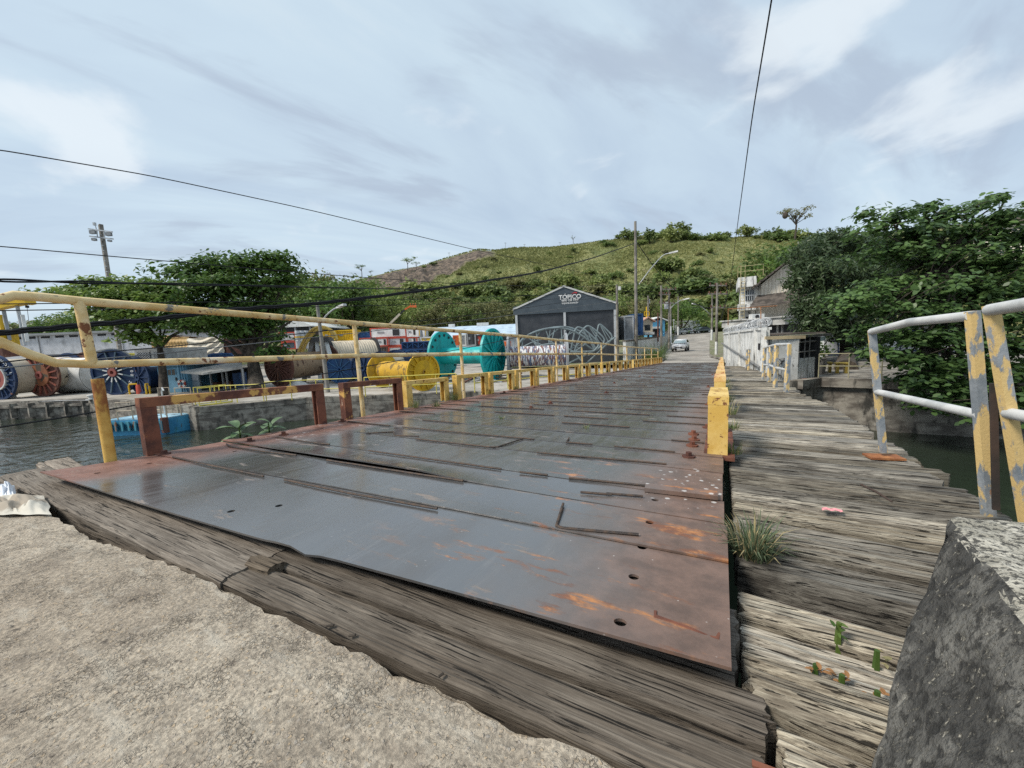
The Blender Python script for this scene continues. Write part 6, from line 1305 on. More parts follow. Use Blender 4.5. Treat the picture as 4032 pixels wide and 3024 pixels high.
# white house behind the trees on the right bank
b, w, h = fbr(3262, 1295, 3760, 1458, 26, .0); o = thing('bank_house', 'greyish white house with navy window frames behind the trees at right', 'building', b, .0)
MB().b2((-w / 2, 0, -.6), (w / 2, 6, h)).build('wall', paint('greyish_white', (.5, .5, .5), .8, (.3, .3, .3), .6), o, False, True); MB().b2((-w / 2 - .4, -.8, h), (w / 2 + .4, 6.4, h + .14)).build('roof_slab', CONC, o, False, True)  # wall base colour is a plain greyish white
MB().b2((-w / 2, -.02, h * .3), (w / 2, .02, h * .4)).build('navy_band', NAVY, o, False, True)
for x in (-.42, -.24, -.06, .14, .34): f = MB().b2((x * w, -.03, h * .42), (x * w + .95, .02, h * .9)).build('window', NAVY, o, False, True); MB().b2((x * w + .07, -.05, h * .46), (x * w + .88, -.031, h * .86)).build('pane', WHITE, f, False, True)
handrail([on(x, y, RQ) for x, y in [(3222, 1489), (3340, 1491), (3470, 1494), (3700, 1500)]], 'pale yellow handrail along the edge of the right bank wall', .95, paint('dull_yellow', (.42, .39, .25), .7), step=2.0, r=.02)
for (fx, fy, lab) in [(3250, 1466, 'small yellow concrete table, nearest the booth'), (3312, 1469, 'small yellow concrete table, further from the booth')]:
    g = on(fx, fy, RQ); t = thing('yellow_table', lab, 'table', g, 0, 'yellow tables on the right bank'); MB().box(g + Vector((0, 0, .42)), (.42, .4, .06)).build('top', paint('dull_table_yellow', (.42, .31, .06)), t)
    for s in (-.14, .14): MB().box(g + Vector((s, 0, .195)), (.08, .3, .39)).build('leg', paint('dull_table_yellow', (.42, .31, .06)), t)
g = on(3228, 1470, RQ); t = thing('planter', 'tall planter with a pale shrub beside the booth', 'planter', g); MB().lathe([(.18, .7), (.25, .66), (.17, 0)], g, (0, 0, 1), 12).build('pot', TIMB, t)
P, D = crown_points([(g.x, g.y, g.z + 1.0, .4, .4, .35)], 60); PP, NN, SS = rosettes(P, D, 4, .14, .08); link('shrub', leaves_mesh('shrub', PP - np.array(g), NN, SS, LF_FRESH, .5), t)
# gabled corrugated house, white block, low annexe
dH2 = 37
b, w, h = fbr(2990, 1135, 3200, 1300, dH2, .0); o = thing('gabled_house', 'tall gabled house clad in beige sheets with a dark lean-to roof', 'building', b, .0)
CLAD = pmat('beige_cladding', (.58, .52, .43), (.7, .64, .55), 1.2, (.75, .9), .2, patches=[((.2, .17, .14), 1.8, .58, .7, .9, (3, 3, .4))]); OLDR = pmat('dark_old_roof', (.05, .042, .036), (.12, .1, .085), 2, (.8, .95), .3)
MB().b2((-w / 2 + .1, .25, -1), (w / 2, 7, h)).build('wall', CLAD, o, False, True)
z1 = U(75, dH2); MB().prism([(-w / 2 + .1, .25, h), (w / 2, .25, h), (w / 2, .25, h + .2), (.25 * w, .25, h + z1 * 1.6), (-w / 2 + .1, .25, h + .3)], (0, .2, 0)).build('gable', CLAD, o, False, True)
for k in range(15): x = -w / 2 + .2 + k * w / 15; zt = h + .25 + max(0, min(1, (x + w / 2) / (.75 * w))) * z1 * 1.25; MB().b2((x - .03, .2, h * .1), (x + .03, .249, zt - .1)).build('batten', CLAD, o, False, True)
mb = MB(); mb.prism([(-w / 2 - .6, -.6, h + .1), (.27 * w, -.6, h + z1 * 1.72), (.27 * w, -.6, h + z1 * 1.72 - .16), (-w / 2 - .6, -.6, h - .08)], (0, 7.9, 0)); mb.prism([(.27 * w, -.9, h + z1 * 1.72), (w / 2 + .8, -.9, h + .4), (w / 2 + .8, -.9, h + .2), (.27 * w, -.9, h + z1 * 1.72 - .16)], (0, 8.4, 0)); mb.build('roof', OLDR, o, False, True)
for k in range(9): f = k / 8; x = (-w / 2 - 1) * (1 - f) + .26 * w * f; z = (h - .1) * (1 - f) + (h + z1 * 1.72 - .22) * f; MB().b2((x - .06, -.85, z - .1), (x + .06, 0.2, z - .01)).build('rafter', OLDR, o, False, True)
MB().prism([(-w / 2 - .9, -1.5, h * .52), (w / 2, -1.5, h * .62), (w / 2, .25, h * .86), (-w / 2 - .2, .25, h * .8)], (0, 0, .12)).build('lean_to_roof', OLDR, o, False, True)
b, w, h = fbr(2903, 1128, 2975, 1300, 38.5, .0); o = thing('white_block', 'two storey white block with balconies, barred window and yellow ladder', 'building', b, .0)
MB().b2((-w / 2 + .3, .2, -1), (w / 2 + .6, 5, h)).build('wall', WALLM, o, False, True); MB().b2((-w / 2, -.5, h - .2), (w / 2, 5.2, h + .75)).build('parapet', WALLM, o, False, True); MB().b2((-w / 2, -.5, h * .44), (w / 2, .18, h * .58)).build('balcony', WALLM, o, False, True)
f = MB().b2((-.1, .12, h * .66), (w / 2 - .15, .21, h * .88)).build('window', GLASS, o, False, True)
for k in range(5): x = -.1 + (w / 2 - .05) * k / 4; MB().b2((x - .03, .08, h * .66), (x + .03, .118, h * .88)).build('mullion', CORR, f, False, True)
MB().b2((-.1, .07, h * .76), (w / 2 - .15, .117, h * .785)).build('transom', CORR, f, False, True)
MB().b2((.0, .15, h * .05), (.55, .21, h * .3)).build('doorway', DARK, o, False, True)
YL = paint('ladder_yellow', (.55, .46, .25), .7)
mb = MB()
for x in (-.55, -.2): mb.cyl((x, -.62, 0), (x, -.62, h + 1.9), .022, 5)
for k in range(16): mb.cyl((-.55, -.62, h * k / 14), (-.2, -.62, h * k / 14), .025, 4)
mb.build('ladder', YL, o, False, True)
mb = MB(); mb.tube([(-.8, -.4, h + .75), (-.8, -.4, h + 1.8), (1.3, -.4, h + 1.8), (1.3, -.4, h + .75)], .022, 5); mb.cyl((-.8, -.4, h + 1.3), (1.3, -.4, h + 1.3), .02, 5); mb.build('roof_rail', YL, o, False, True)
b, w, h = fbr(2842, 1275, 3090, 1297, 36, -.85); h = 1.0; o = thing('low_annexe', 'low concrete annexe with long flat eave and two air conditioners', 'building', b - Vector((0, 0, .3)), -.85)
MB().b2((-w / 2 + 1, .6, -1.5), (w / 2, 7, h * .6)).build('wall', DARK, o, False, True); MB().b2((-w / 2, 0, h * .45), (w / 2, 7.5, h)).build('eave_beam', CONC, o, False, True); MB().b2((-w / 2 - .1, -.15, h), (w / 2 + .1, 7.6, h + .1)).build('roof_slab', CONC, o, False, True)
for x in (.06, .29): ac = MB().b2((x * w - .3, -.45, h * .5), (x * w + .3, 0, h * 1.02)).build('air_conditioner', CORR, o, False, True); MB().b2((x * w - .22, -.47, h * .58), (x * w + .22, -.451, h * .95)).build('grille', DARK, ac, False, True)
for x in (.3, .37): MB().b2((x * w, .6, -1.4), (x * w + .2, .9, h * .45)).build('pillar', CONC, o, False, True)
b, w, h = fb(2962, 1236, 3010, 1258, 33.5); t = thing('condenser', 'round white condenser fan on the annexe roof', 'machine', b, YAW); MB().b2((-w / 2, 0, 0), (w / 2, .5, h)).build('case', WHITE, t, False, True); MB().cyl((-.1, -.03, h * .5), (-.1, 0, h * .5), h * .36, 16).build('fan', DARK, t, False, True)
mb = MB(); pp_ = [at(2867, 1280, 30), at(2867, 1217, 30), at(3060, 1204, 29)]; mb.tube(pp_, .035, 5).cyl(at(2996, 1288, 29.5), at(2996, 1208, 29.5), .035, 5)
t = thing('rusty_pipe_frame', 'thin rusty pipe frame standing over the annexe roof', 'pipe frame', pp_[0]); mb.build('pipe', paint('rusty_pipe', (.36, .16, .07), .8), t)
dg_ = on(2860, 1310, -1.5); 
b, w, h = fbr(3000, 1300, 3250, 1330, 21, .0); t = thing('mossy_roof', 'old flat sheet roof covered with leaf litter behind the booth', 'roof', b, .0)
MB().b2((-w / 2, 0, h * .3), (w / 2, 5, h * .45)).build('sheet', OLDR, t, False, True); MB().b2((-w / 2, .2, -1.9), (w / 2, .4, h * .29)).build('wall', WALLM, t, False, True)
b, w, h = fbr(3850, 868, 4100, 960, 70, -.3); o = thing('hilltop_house', 'brown roofed house high behind the broad-leaved tree at the right edge', 'building', b, -.3)
MB().b2((-w / 2, 1, -12), (w / 2, 8, h * .6)).build('wall', CLAD, o, False, True); MB().prism([(-w / 2 - .5, 0, h * .55), (w / 2, 0, h * .75), (w / 2, 0, h * .95), (-w / 2 - .5, 0, h * .72)], (0, 9, 0)).build('roof', OLDR, o, False, True)
# ------------------------------------------------------------------ things along the road
lw = [Vector((-7.0, 32.5, ROAD)), Vector((-6.9, 45, ROAD)), Vector((-7.6, 60, ROAD)), Vector((-8.9, 78, roadz(78))), Vector((-10.3, 96, roadz(96)))]
w0 = at(2470, 1352, 33.5)
lwall = thing('road_wall', 'white wall with grimy dark top along the left side of the road', 'wall', lw[0])
hs = [1.75, 1.8, 1.9, 2.0, 2.1]
for i, (a, b) in enumerate(zip(lw, lw[1:])):
    MB().prism([a + Vector((0, 0, -1)), b + Vector((0, 0, -1)), b + Vector((0, 0, hs[i + 1])), a + Vector((0, 0, hs[i]))], (-.22, 0, 0)).build('wall_panel', WALLM if i < 2 else CONC, lwall)
    MB().beam(a + Vector((-.11, 0, hs[i] + .05)), b + Vector((-.11, 0, hs[i + 1] + .05)), .34, .1).build('coping', paint('grimy_coping', (.1, .085, .075), .9), lwall)
a, b = at(2657, 1330, 98), at(2756, 1328, 98); zb = roadz(104); 
t = thing('white_wall', 'clean white wall behind the two cars at the far junction', 'wall', (a + b) / 2); a.z = b.z = zb - .3; hgt = U(1330 - 1285, 98) + .6
MB().prism([a, b, b + Vector((0, 0, hgt)), a + Vector((0, 0, hgt))], (0, .25, 0)).build('panel', paint('clean_white', (.74, .75, .77), .7), t)
def car(label, base, rz, paintm, style, group='cars on the road beyond the bridge'):
    t = thing('parked_car', label, 'car', base, rz, group); L = 4.0 if style == 'hatch' else 4.3
    # profile of the side: x forward, z up
    if style == 'hatch': body = [(-1.95, .35), (-1.97, .75), (-1.85, .98), (.75, .95), (1.65, .8), (1.95, .62), (1.97, .35)]; cab = [(-1.84, .95), (-1.45, 1.42), (.1, 1.46), (.95, .93)]
    else: body = [(-2.15, .38), (-2.15, .85), (-1.5, .95), (.8, .93), (1.8, .8), (2.1, .62), (2.12, .35)]; cab = [(-1.55, .93), (-.95, 1.38), (.15, 1.43), (1.0, .92)]
    bm = bmesh.new()
    def loft(prof, ws):
        rows = [[bm.verts.new((x, s * w_, z)) for (x, z), w_ in zip(prof, ws)] for s in (-1, 1)]
        n = len(prof); bm.faces.new(rows[0]); bm.faces.new(rows[1][::-1])
        for i in range(n): bm.faces.new((rows[0][i], rows[1][i], rows[1][(i + 1) % n], rows[0][(i + 1) % n]))
    loft(body, [.8, .83, .82, .83, .8, .72, .74]); loft(cab, [.78, .62, .62, .78]); bmesh.ops.recalc_face_normals(bm, faces=bm.faces); bmesh.ops.bevel(bm, geom=list(bm.edges), offset=.06, segments=2, affect='EDGES')
    me = bpy.data.meshes.new('body'); bm.to_mesh(me); bm.free(); me.materials.append(paintm); me.polygons.foreach_set('use_smooth', [True] * len(me.polygons)); link('body', me, t)
    c0, c1, c2, c3 = cab
    for s in (-1, 1):
        q = lambda f, g: ((c0[0] + .14) * (1 - f) + (c3[0] - .16) * f if g == 0 else (c1[0] + .02) * (1 - f) + (c2[0] - .02) * f, s * (.795 if g == 0 else .66), .98 if g == 0 else 1.36)
        for f0, f1 in ((.02, .47), (.52, .98)): MB().prism([q(f0, 0), q(f1, 0), q(f1, 1), q(f0, 1)], (0, s * .012, 0)).build('side_window', GLASS, t, False, True)
    MB().prism([(c3[0] + .02, -.68, .97), (c3[0] + .02, .68, .97), (c2[0] + .06, .58, 1.38), (c2[0] + .06, -.58, 1.38)], (.02, 0, .015)).build('windscreen', paint('windscreen', (.25, .32, .34), .15), t, False, True)
    MB().prism([(c0[0] - .01, -.66, .99), (c0[0] - .01, .66, .99), (c1[0] - .05, .56, 1.36), (c1[0] - .05, -.56, 1.36)], (-.02, 0, .015)).build('rear_window', GLASS, t, False, True)
    fx_ = body[-1][0]
    MB().b2((fx_ - .02, -.4, .42), (fx_ + .03, .4, .58)).build('grille', DARK, t, False, True); MB().b2((fx_ + .02, -.22, .36), (fx_ + .045, .22, .46)).build('number_plate', CORR, t, False, True)
    for s in (-1, 1):
        MB().b2((fx_ - .2, s * .5, .6), (fx_ - .0, s * .76, .74)).build('headlight', flat('headlight', (.7, .72, .74), .15), t, False, True); MB().b2((body[1][0] - .02, s * .55, .7), (body[1][0] + .05, s * .78, .88)).build('tail_light', RED, t, False, True)
        MB().b2((c3[0] - .25, s * .82, .93), (c3[0] - .1, s * 1.0, 1.05)).build('mirror', paintm, t, False, True)
        for x in (-1.3, 1.3):
            wl = MB().cyl((x, s * .62, .31), (x, s * .84, .31), .31, 18).build('wheel', DARK, t, True, True); MB().cyl((x, s * .845, .31), (x, s * .855, .31), .19, 12).build('rim', CORR, wl, False, True)
    return t
g = on(2668, 1385, ROAD); dvec = Vector((-g.x, -g.y)).normalized()
car('white car parked facing the bridge on the left of the road', (g.x + .2, g.y + 1.5, ROAD + .02), math.atan2(dvec.y, dvec.x) - .12, paint('car_white', (.75, .76, .78), .25, (.6, .6, .6), .8), 'hatch')
vx = math.atan2(HX.y, HX.x)
p = at(2692, 1305, 92); car('silver hatchback parked before the far white wall', (p.x, p.y, roadz(p.y) + .02), vx + math.pi + .04, paint('car_silver', (.5, .52, .54), .25, (.4, .4, .4), .8), 'hatch')
p = at(2764, 1304, 92); car('dark grey saloon parked right of the silver hatchback', (p.x, p.y, roadz(p.y) + .02), vx + math.pi + .03, paint('car_grey', (.09, .115, .12), .25, (.1, .1, .1), .8), 'saloon')
container(2457, 1243, 2496, 1338, 40, 'tall stacked grey container end right of the tent hall', GREY, CORR, deep=6, door=False)
container(2498, 1235, 2533, 1320, 42, 'blue container behind the tall lettered pole', BLUE, BLUE, deep=5, door=False, ribs=5)
so, w, h = shed(2530, 1266, 2570, 1320, 46, 'little house with red tiled roof between the poles', CREAM, pmat('faded_tiles', (.42, .2, .13), (.62, .42, .34), 9, (.8, .9), .5, None, (6, 1, 1)), .55, 3, 'tiled_house'); MB().b2((-w * .3, -.03, h * .35), (w * .25, .02, h * .75)).build('window', GLASS, so, False, True); MB().b2((-w * .5, -.7, h * .05), (w * .45, -.05, h * .22)).build('awning', WHITE, so, False, True)
so, w, h = shed(2566, 1262, 2618, 1325, 52, 'blue walled kiosk with white roof beside the road wall', SKYB, WHITE, .5, 3, 'kiosk'); MB().b2((-w * .5, -.6, h * .5), (w * .1, 0, h * .62)).build('awning', WHITE, so, False, True); MB().b2((-w * .45, -.03, 0), (w * .05, .02, h * .45)).build('opening', DARK, so, False, True)
t = thing('yellow_sign_frame', 'thin yellow frame sticking up above the tiled house roof', 'frame', at(2546, 1300, 47)); MB().cyl(at(2545, 1265, 46), at(2545, 1208, 46), .06, 5).build('mast', YELC, t); MB().tube([at(2537, 1228, 46), at(2556, 1228, 46), at(2556, 1242, 46), at(2537, 1242, 46)], .05, 5, True).build('hoop', YELC, t)
t = thing('street_bollard_lamp', 'small white post lamp beyond the road wall', 'lamp', at(2653, 1300, 80)); MB().cyl(at(2653, 1300, 80), at(2653, 1262, 80), .06, 6).build('post', CORR, t); MB().box(at(2653, 1260, 80), (.35, .35, .15)).build('head', WHITE, t)
# ------------------------------------------------------------------ poles
def pole(label, fx, fb_, ft, d, r=.15, white=0, arms=(), mat=None, fxt=None, sqr=False, name='utility_pole', lamp=None, gz=None):
    b = at(fx, fb_, d); tp = at(fxt or fx, ft, d)
    if gz is not None: b.z = gz
    if fxt is None: tp.x, tp.y = b.x, b.y
    t = thing(name, label, 'pole', b, 0, 'poles')
    if sqr: MB().beam(b, tp, r * 2, r * 1.6, (0, 1, 0)).build('shaft', mat or POLE, t)
    else: MB().tube([b, b.lerp(tp, .5), tp], [r, r * .88, r * .72], 10).build('shaft', mat or POLE, t, True)
    if white: MB().tube([b + Vector((0, 0, .01)), b.lerp(tp, white)], [r * 1.06, r * 1.03], 10).build('white_base', WPOLE, t, True)
    for (fy, x0, x1) in arms:
        a, c = at(x0, fy, d), at(x1, fy, d); ar = MB().beam(a, c, .11, .12).build('crossarm', POLE, t)
        for k in range(4): p = a.lerp(c, .04 + .92 * k / 3); MB().lathe([(.03, -.12), (.08, -.1), (.05, -.03), (.09, 0), (.05, .05), (.08, .09), (.02, .16)], p + Vector((0, 0, .1)), (0, 0, 1), 8).build('insulator', BROWN, ar)
    if lamp:
        pts = [at(x, y, d - .3 * i) for i, (x, y) in enumerate(lamp)]; MB().tube(smooth(pts, 3, 1), .045, 6).build('lamp_arm', CORR, t); e = pts[-1]; dv = (pts[-1] - pts[-2]).normalized(); MB().beam(e - dv * .1, e + dv * .6, .22, .12).build('lamp_head', WHITE, t)
    return t
pA = pole('short round concrete pole with a small white lamp at the tent corner', 2433, 1440, 1125, 33.5, .12, gz=YARD); MB().box(at(2440, 1135, 33.2), (.2, .2, .3)).build('lamp', WHITE, pA)
pB = pole('tallest grey pole with raised letters and a long lamp arm', 2506, 1415, 889, 34.5, .145, lamp=[(2516, 1120), (2560, 1060), (2610, 1003), (2640, 996)], gz=ROAD - .2, sqr=False)
for i, ch in enumerate('LEUCOBS'):
    o = link('letter', text_mesh(ch, .34, INK, .006, .03), pB); p = at(2505, 1158 + i * 17, 34.5 - .17); put_world(o, frame_mat(p, HX, (0, 0, 1)))
pC = pole('grey pole with a white tube lamp between the tiled house and kiosk', 2553, 1345, 1166, 47, .13); MB().beam(at(2557, 1195, 46.6), at(2557, 1178, 46.6), .14, .14).build('lamp', WHITE, pC)
pole('thin dark wooden pole left of the grey twin poles', 2591, 1358, 1232, 46, .1, .1, mat=BROWN)
pE = pole('grey pole of the twin-pole frame with three crossarms', 2604, 1375, 1128, 45, .14, arms=[(1139, 2603, 2662), (1159, 2595, 2640), (1194, 2595, 2656)])
pF = pole('brown pole of the twin-pole frame beside the white car', 2634, 1372, 1140, 46, .13, lamp=[(2640, 1215), (2655, 1198), (2680, 1182), (2694, 1179)])
MB().box(at(2624, 1203, 45.4), (.45, .4, .8)).build('transformer_box', CORR, pF)
pole('slender pole with whitewashed foot behind the white car', 2640, 1352, 1190, 56, .17, .42)
pole('grey pole with whitewashed foot and white bracket near the silver hatchback', 2670, 1320, 1168, 80, .17, .22)
pH = pole('grey pole with whitewashed foot and curved lamp arm right of the road', 2802, 1340, 1158, 56, .15, .23, arms=[(1159, 2788, 2830)], lamp=[(2796, 1238), (2780, 1222), (2755, 1202), (2738, 1198)])
pI = pole('stout brown pole with whitewashed foot carrying dark crossarms, nearest on the right of the road', 2820, 1402, 1118, 38, .13, .2, arms=[(1124, 2794, 2862), (1157, 2790, 2863), (1211, 2798, 2856)])
dJ = depth(on(1290, 1545, YARD)); pJ = pole('round grey concrete lamp pole standing in the yard before the trestle', 1292, 1548, 1200, dJ, .13, mat=TIMB, fxt=1249, lamp=[(1266, 1268), (1284, 1242), (1312, 1218), (1334, 1209)], name='lamp_pole')
dK = 42; pK = pole('tall ladder-rung concrete floodlight pole above the left trees', 478, 1420, 885, dK, .2, sqr=True, fxt=396, name='floodlight_pole')
mb = MB()
for (y0, y1, x0, x1) in [(901, 913, 348, 442), (930, 941, 353, 446)]: MB().beam(at(x0, y0, dK - .5), at(x1, y1, dK - .5), .12, .12).build('crossbar', CORR, pK)
for (x, y, s) in [(365, 914, 1), (428, 922, 1), (371, 943, .7), (432, 948, .5)]:
    f = MB().box(at(x, y, dK - .7), (.5 * s, .3, .36 * s), YAW).build('floodlight', paint('lamp_housing', (.2, .21, .22)), pK); MB().box(at(x, y, dK - .87), (.4 * s, .02, .28 * s), YAW).build('lens', flat('lens_grey', (.3, .31, .32), .15), f)
for x, y0, y1 in [(384, 933, 905), (412, 938, 908)]: MB().cyl(at(x, y0, dK - .5), at(x - 3, y1, dK - .5), .05, 5).build('stay', CORR, pK)
MB().cyl(at(380, 905, dK - .5), at(374, 884, dK - .5), .05, 5).build('camera_post', CORR, pK); MB().box(at(372, 882, dK - .5), (.2, .2, .3), .5).build('camera', CORR, pK)
for k in range(24): f = k / 24; p = at(396 + (478 - 396) * f, 925 + (1420 - 925) * f, dK - .22); MB().box(p, (.2, .06, .07), YAW).build('rung', CORR, pK)
for (fx, fb_, ft) in [(1990, 978, 955), (2065, 975, 961), (2205, 972, 953), (1768, 1010, 994)]: p = at(fx, fb_, 268); t = thing('ridge_mast', 'small thin mast on the skyline of the hill', 'mast', p, 0, 'masts on the hill skyline'); MB().cyl(p - Vector((0, 0, 2)), at(fx, ft, 268), .12, 5).build('mast', GREY, t); MB().beam(at(fx - 5, ft + 2, 268), at(fx + 5, ft + 2, 268), .15, .15).build('arm', GREY, t)
d_ = 215; b, w, h = fb(2613, 972, 2646, 1000, d_); t = thing('hill_billboard', 'torn white billboard on the upper hillside', 'sign', b, YAW - .15); MB().b2((-w * .3, 0, 0), (w * .5, .3, h)).build('panel', WHITE, t, False, True); MB().b2((-w * .55, .1, -.2), (-w * .25, .35, h * .95)).build('back_board', BROWN, t, False, True)
for s in (-.4, .4): MB().b2((s * w - .15, .35, -4), (s * w + .15, .6, h * .7)).build('prop', BROWN, t, False, True)
b, w, h = fb(2650, 972, 2690, 982, 216); t = thing('hill_wall', 'broken dark wall right of the torn billboard', 'wall', b, YAW); MB().b2((-w / 2, 0, -3), (w / 2, .6, h)).build('wall', BROWN, t, False, True)
for (x0, x1, y0, y1, lab) in [(2820, 2890, 982, 974, 'dark ruined wall on the hillside above the road'), (2930, 3000, 958, 930, 'dark collapsed roof beams near the ridge')]:
    t = thing('ruin', lab, 'ruin', at((x0 + x1) / 2, y0 + 8, 225)); MB().beam(at(x0, y0, 225), at(x1, y1, 222), 1.2, 1.4).build('beam', OLDR, t); MB().beam(at(x1 - 10, y1, 224), at(x1 - 8, y1 + 26, 224), 1, 1.4).build('post', OLDR, t)
# ------------------------------------------------------------------ cables
def cable(pts, d0, d1, r, label, mat=None, twist=0, group='overhead cables', sag=0):
    """pts in photo pixels from near to far; depth runs from d0 to d1 evenly along the cable in space"""
    n = len(pts); X = [p[0] for p in pts]; L0 = math.hypot(X[0] - X[-1], pts[0][1] - pts[-1][1]); P3 = []
    for (x, y) in pts:
        f = math.hypot(x - X[0], y - pts[0][1]) / L0; inv = (1 - f) / d0 + f / d1; P3.append(at(x, y, 1 / inv))
    P3 = smooth(P3, 8, 2); t = thing('overhead_cable', label, 'cable', P3[0], 0, group)
    if twist:
        for s in range(twist):
            q = []
            for i, p in enumerate(P3):
                a = i * .55 + s * 6.283 / twist; q.append(p + Vector((0, math.cos(a) * r * 1.2, math.sin(a) * r * 1.2)))
            MB().tube(q, r, 5).build('strand', mat or CABLE, t, True)
    else: MB().tube(P3, r, 5).build('strand', mat or CABLE, t, True)
    return t
cable([(-200, 575), (0, 590), (600, 693), (1200, 822), (1870, 984), (2000, 1010), (2300, 1075), (2603, 1139)], 9, 45, .016, 'single thin cable falling from top left across the sky to the twin poles')
cable([(-200, 957), (0, 970), (400, 1006), (1000, 1058), (1400, 1090), (1800, 1118), (2200, 1130), (2506, 1120)], 9, 34.5, .014, 'thin cable crossing the floodlight pole towards the lettered pole')
cable([(-200, 1096), (0, 1104), (407, 1113), (995, 1125), (1300, 1133), (1707, 1140)], 5.5, 26, .016, 'double black cable crossing the whole left side above the railing', twist=2)
cable([(-200, 1335), (0, 1310), (316, 1281), (542, 1263), (723, 1242), (1000, 1212), (1203, 1200), (1407, 1177), (1707, 1139), (2114, 1074), (2330, 1018), (2500, 958)], 3.6, 34.5, .016, 'thick twisted black cable bundle rising from left to the tall lettered pole', twist=3)
cable([(-150, 1199), (0, 1197), (400, 1193), (995, 1188), (1600, 1180), (2200, 1160), (2433, 1145)], 7, 33.5, .011, 'thin black cable above the left tree trunks, upper of a pair')
cable([(-150, 1225), (0, 1223), (746, 1212), (1400, 1205), (2000, 1190), (2433, 1160)], 7, 33.5, .011, 'thin black cable above the left tree trunks, lower of a pair')
cable([(-150, 1442), (0, 1428), (212, 1403), (678, 1364), (995, 1333), (1249, 1307), (1497, 1282), (1900, 1236), (2433, 1160)], 6, 33.5, .012, 'thin black cable across the reels, upper of the low pair')
cable([(-150, 1464), (0, 1450), (217, 1428), (678, 1388), (995, 1353), (1300, 1322), (1900, 1256), (2433, 1185)], 6, 33.5, .012, 'thin grey cable across the reels, lower of the low pair', LGREY)
cable([(-150, 1706), (0, 1682), (240, 1645), (545, 1593), (800, 1550), (1072, 1505), (1249, 1476), (1497, 1433), (1705, 1395), (1900, 1358), (2433, 1240)], 5, 33.5, .012, 'lowest black cable running over the basin and the quay rails')
cable([(3045, -60), (3038, 0), (2962, 456), (2898, 930), (2871, 1160)], 7, 38, .016, 'black cable dropping steeply from the top of the view to the right pole')
cable([(2862, 1124), (2866, 1160), (2850, 1215), (2838, 1260)], 37.8, 37.5, .025, 'slack dark drop cable hanging from the right pole crossarm')
cable([(2508, 955), (2560, 1030), (2620, 1105), (2690, 1172), (2745, 1200), (2800, 1215)], 34.5, 56, .04, 'heavy black cable swooping from the lettered pole across the road')
for k, (y0, y1, lab) in enumerate([(1205, 1160, 'upper line'), (1222, 1172, 'second line'), (1245, 1195, 'third line'), (1262, 1210, 'lowest line')]): cable([(2441, y0 - 55), (2510, y0 - 62), (2600, y1 - 10)], 33.5, 45, .012, f'short thin wire between the tent pole and twin poles, {lab}')
for k, (x0, y0, x1, y1, lab) in enumerate([(2656, 1145, 2795, 1130, 'top wire'), (2655, 1160, 2792, 1160, 'middle wire'), (2656, 1196, 2800, 1212, 'low wire'), (2672, 1213, 2830, 1190, 'crossing wire')]): cable([(x0, y0), ((x0 + x1) / 2, (y0 + y1) / 2 + 8), (x1, y1)], 45, 40, .012, f'thin wire strung across the road between the poles, {lab}')
cable([(2860, 1212), (2960, 1200), (3100, 1190)], 38, 36, .012, 'thin pale wire from the right pole towards the gabled house', LGREY)
cable([(-100, 1590), (300, 1575), (545, 1580)], 27, 26, .02, 'pale mooring rope slack along the quay edge', CORR, group='ropes')
# ------------------------------------------------------------------ plants, litter
def grass_tuft(label, base, n, h, spread, mat=None, dry=.25, name='grass_tuft', up=1.0):
    t = thing(name, label, 'grass', base, 0, 'grass growing from the joints of the bridge'); 
    for kind, m in ((0, mat or M['blade']), (1, M['blade_dry'])):
        mb = MB()
        for i in range(int(n * (1 - dry if kind == 0 else dry))):
            a = R.uniform(0, 6.283); q = spread * R.random() ** .6; b = Vector((q * math.cos(a) * .35, q * math.sin(a) * .35, 0)); hh = h * R.uniform(.45, 1.1); le = R.uniform(.2, .9) * hh
            a2 = a + R.uniform(-.7, .7); tip = b + Vector((math.cos(a2) * le, math.sin(a2) * le, hh * R.uniform(.35, 1) * up)); mid = b.lerp(tip, .5) + Vector((0, 0, hh * .22)); w = .0022 + .0012 * R.random(); sd = Vector((-math.sin(a2), math.cos(a2), 0)) * w * (1 if h < .4 else 4)
            mb.add([b - sd, b + sd, mid + sd * .8, mid - sd * .8, tip], [(0, 1, 2, 3), (3, 2, 4)])
        me = mb.mesh('blades', m); link('blades' if kind == 0 else 'dry_blades', me, t)
    return t
grass_tuft('large grey green grass tuft at the right edge of the front plates', (.12, 1.72, -.9), 300, .17, .19, leaf_mat('bluish_grass', (.09, .13, .06), (.27, .32, .19), .35, .6), .28)
GT = [((-4.05, 4.3), .2, 'bright grass tuft at the foot of the first yellow guard'), ((-3.8, 4.5), .13, 'pale dry grass beside the first yellow guard'), ((-4.08, 5.3), .26, 'tall thin grass between the first two yellow guards'), ((-4.1, 6.4), .16, 'grass tuft before the third yellow guard'), ((-4.05, 7.5), .12, 'small grass tuft before the fourth yellow guard'), ((-4.1, 12), .3, 'green tuft far along the left guards'), ((-4.1, 15.6), .22, 'grass in the gap of the far left guards'), ((.1, 4.2), .12, 'grass tuft behind the nearest right guard'), ((.08, 3.2), .12, 'fine grass at the foot of the nearest right guard'), ((.1, 5.2), .18, 'grass strip between the right guards'), ((.1, 6.5), .2, 'grass strip beside the second right guard'), ((.1, 8.5), .22, 'grass strip beside the far right guards'), ((.1, 10.5), .22, 'grass along the far right guards'), ((-1.2, 3.7), .06, 'tiny weed in the joint in the middle of the deck'), ((-2.3, 3.9), .06, 'tiny weed in a deck joint left of the middle')]
for (x, y), h, lab in GT: grass_tuft(lab, (x, y, deckz(x, y)), 70 if h > .1 else 24, h, .16 if h > .1 else .08, LFG if False else None, .25)
vg = on(2615, 1412, ROAD)
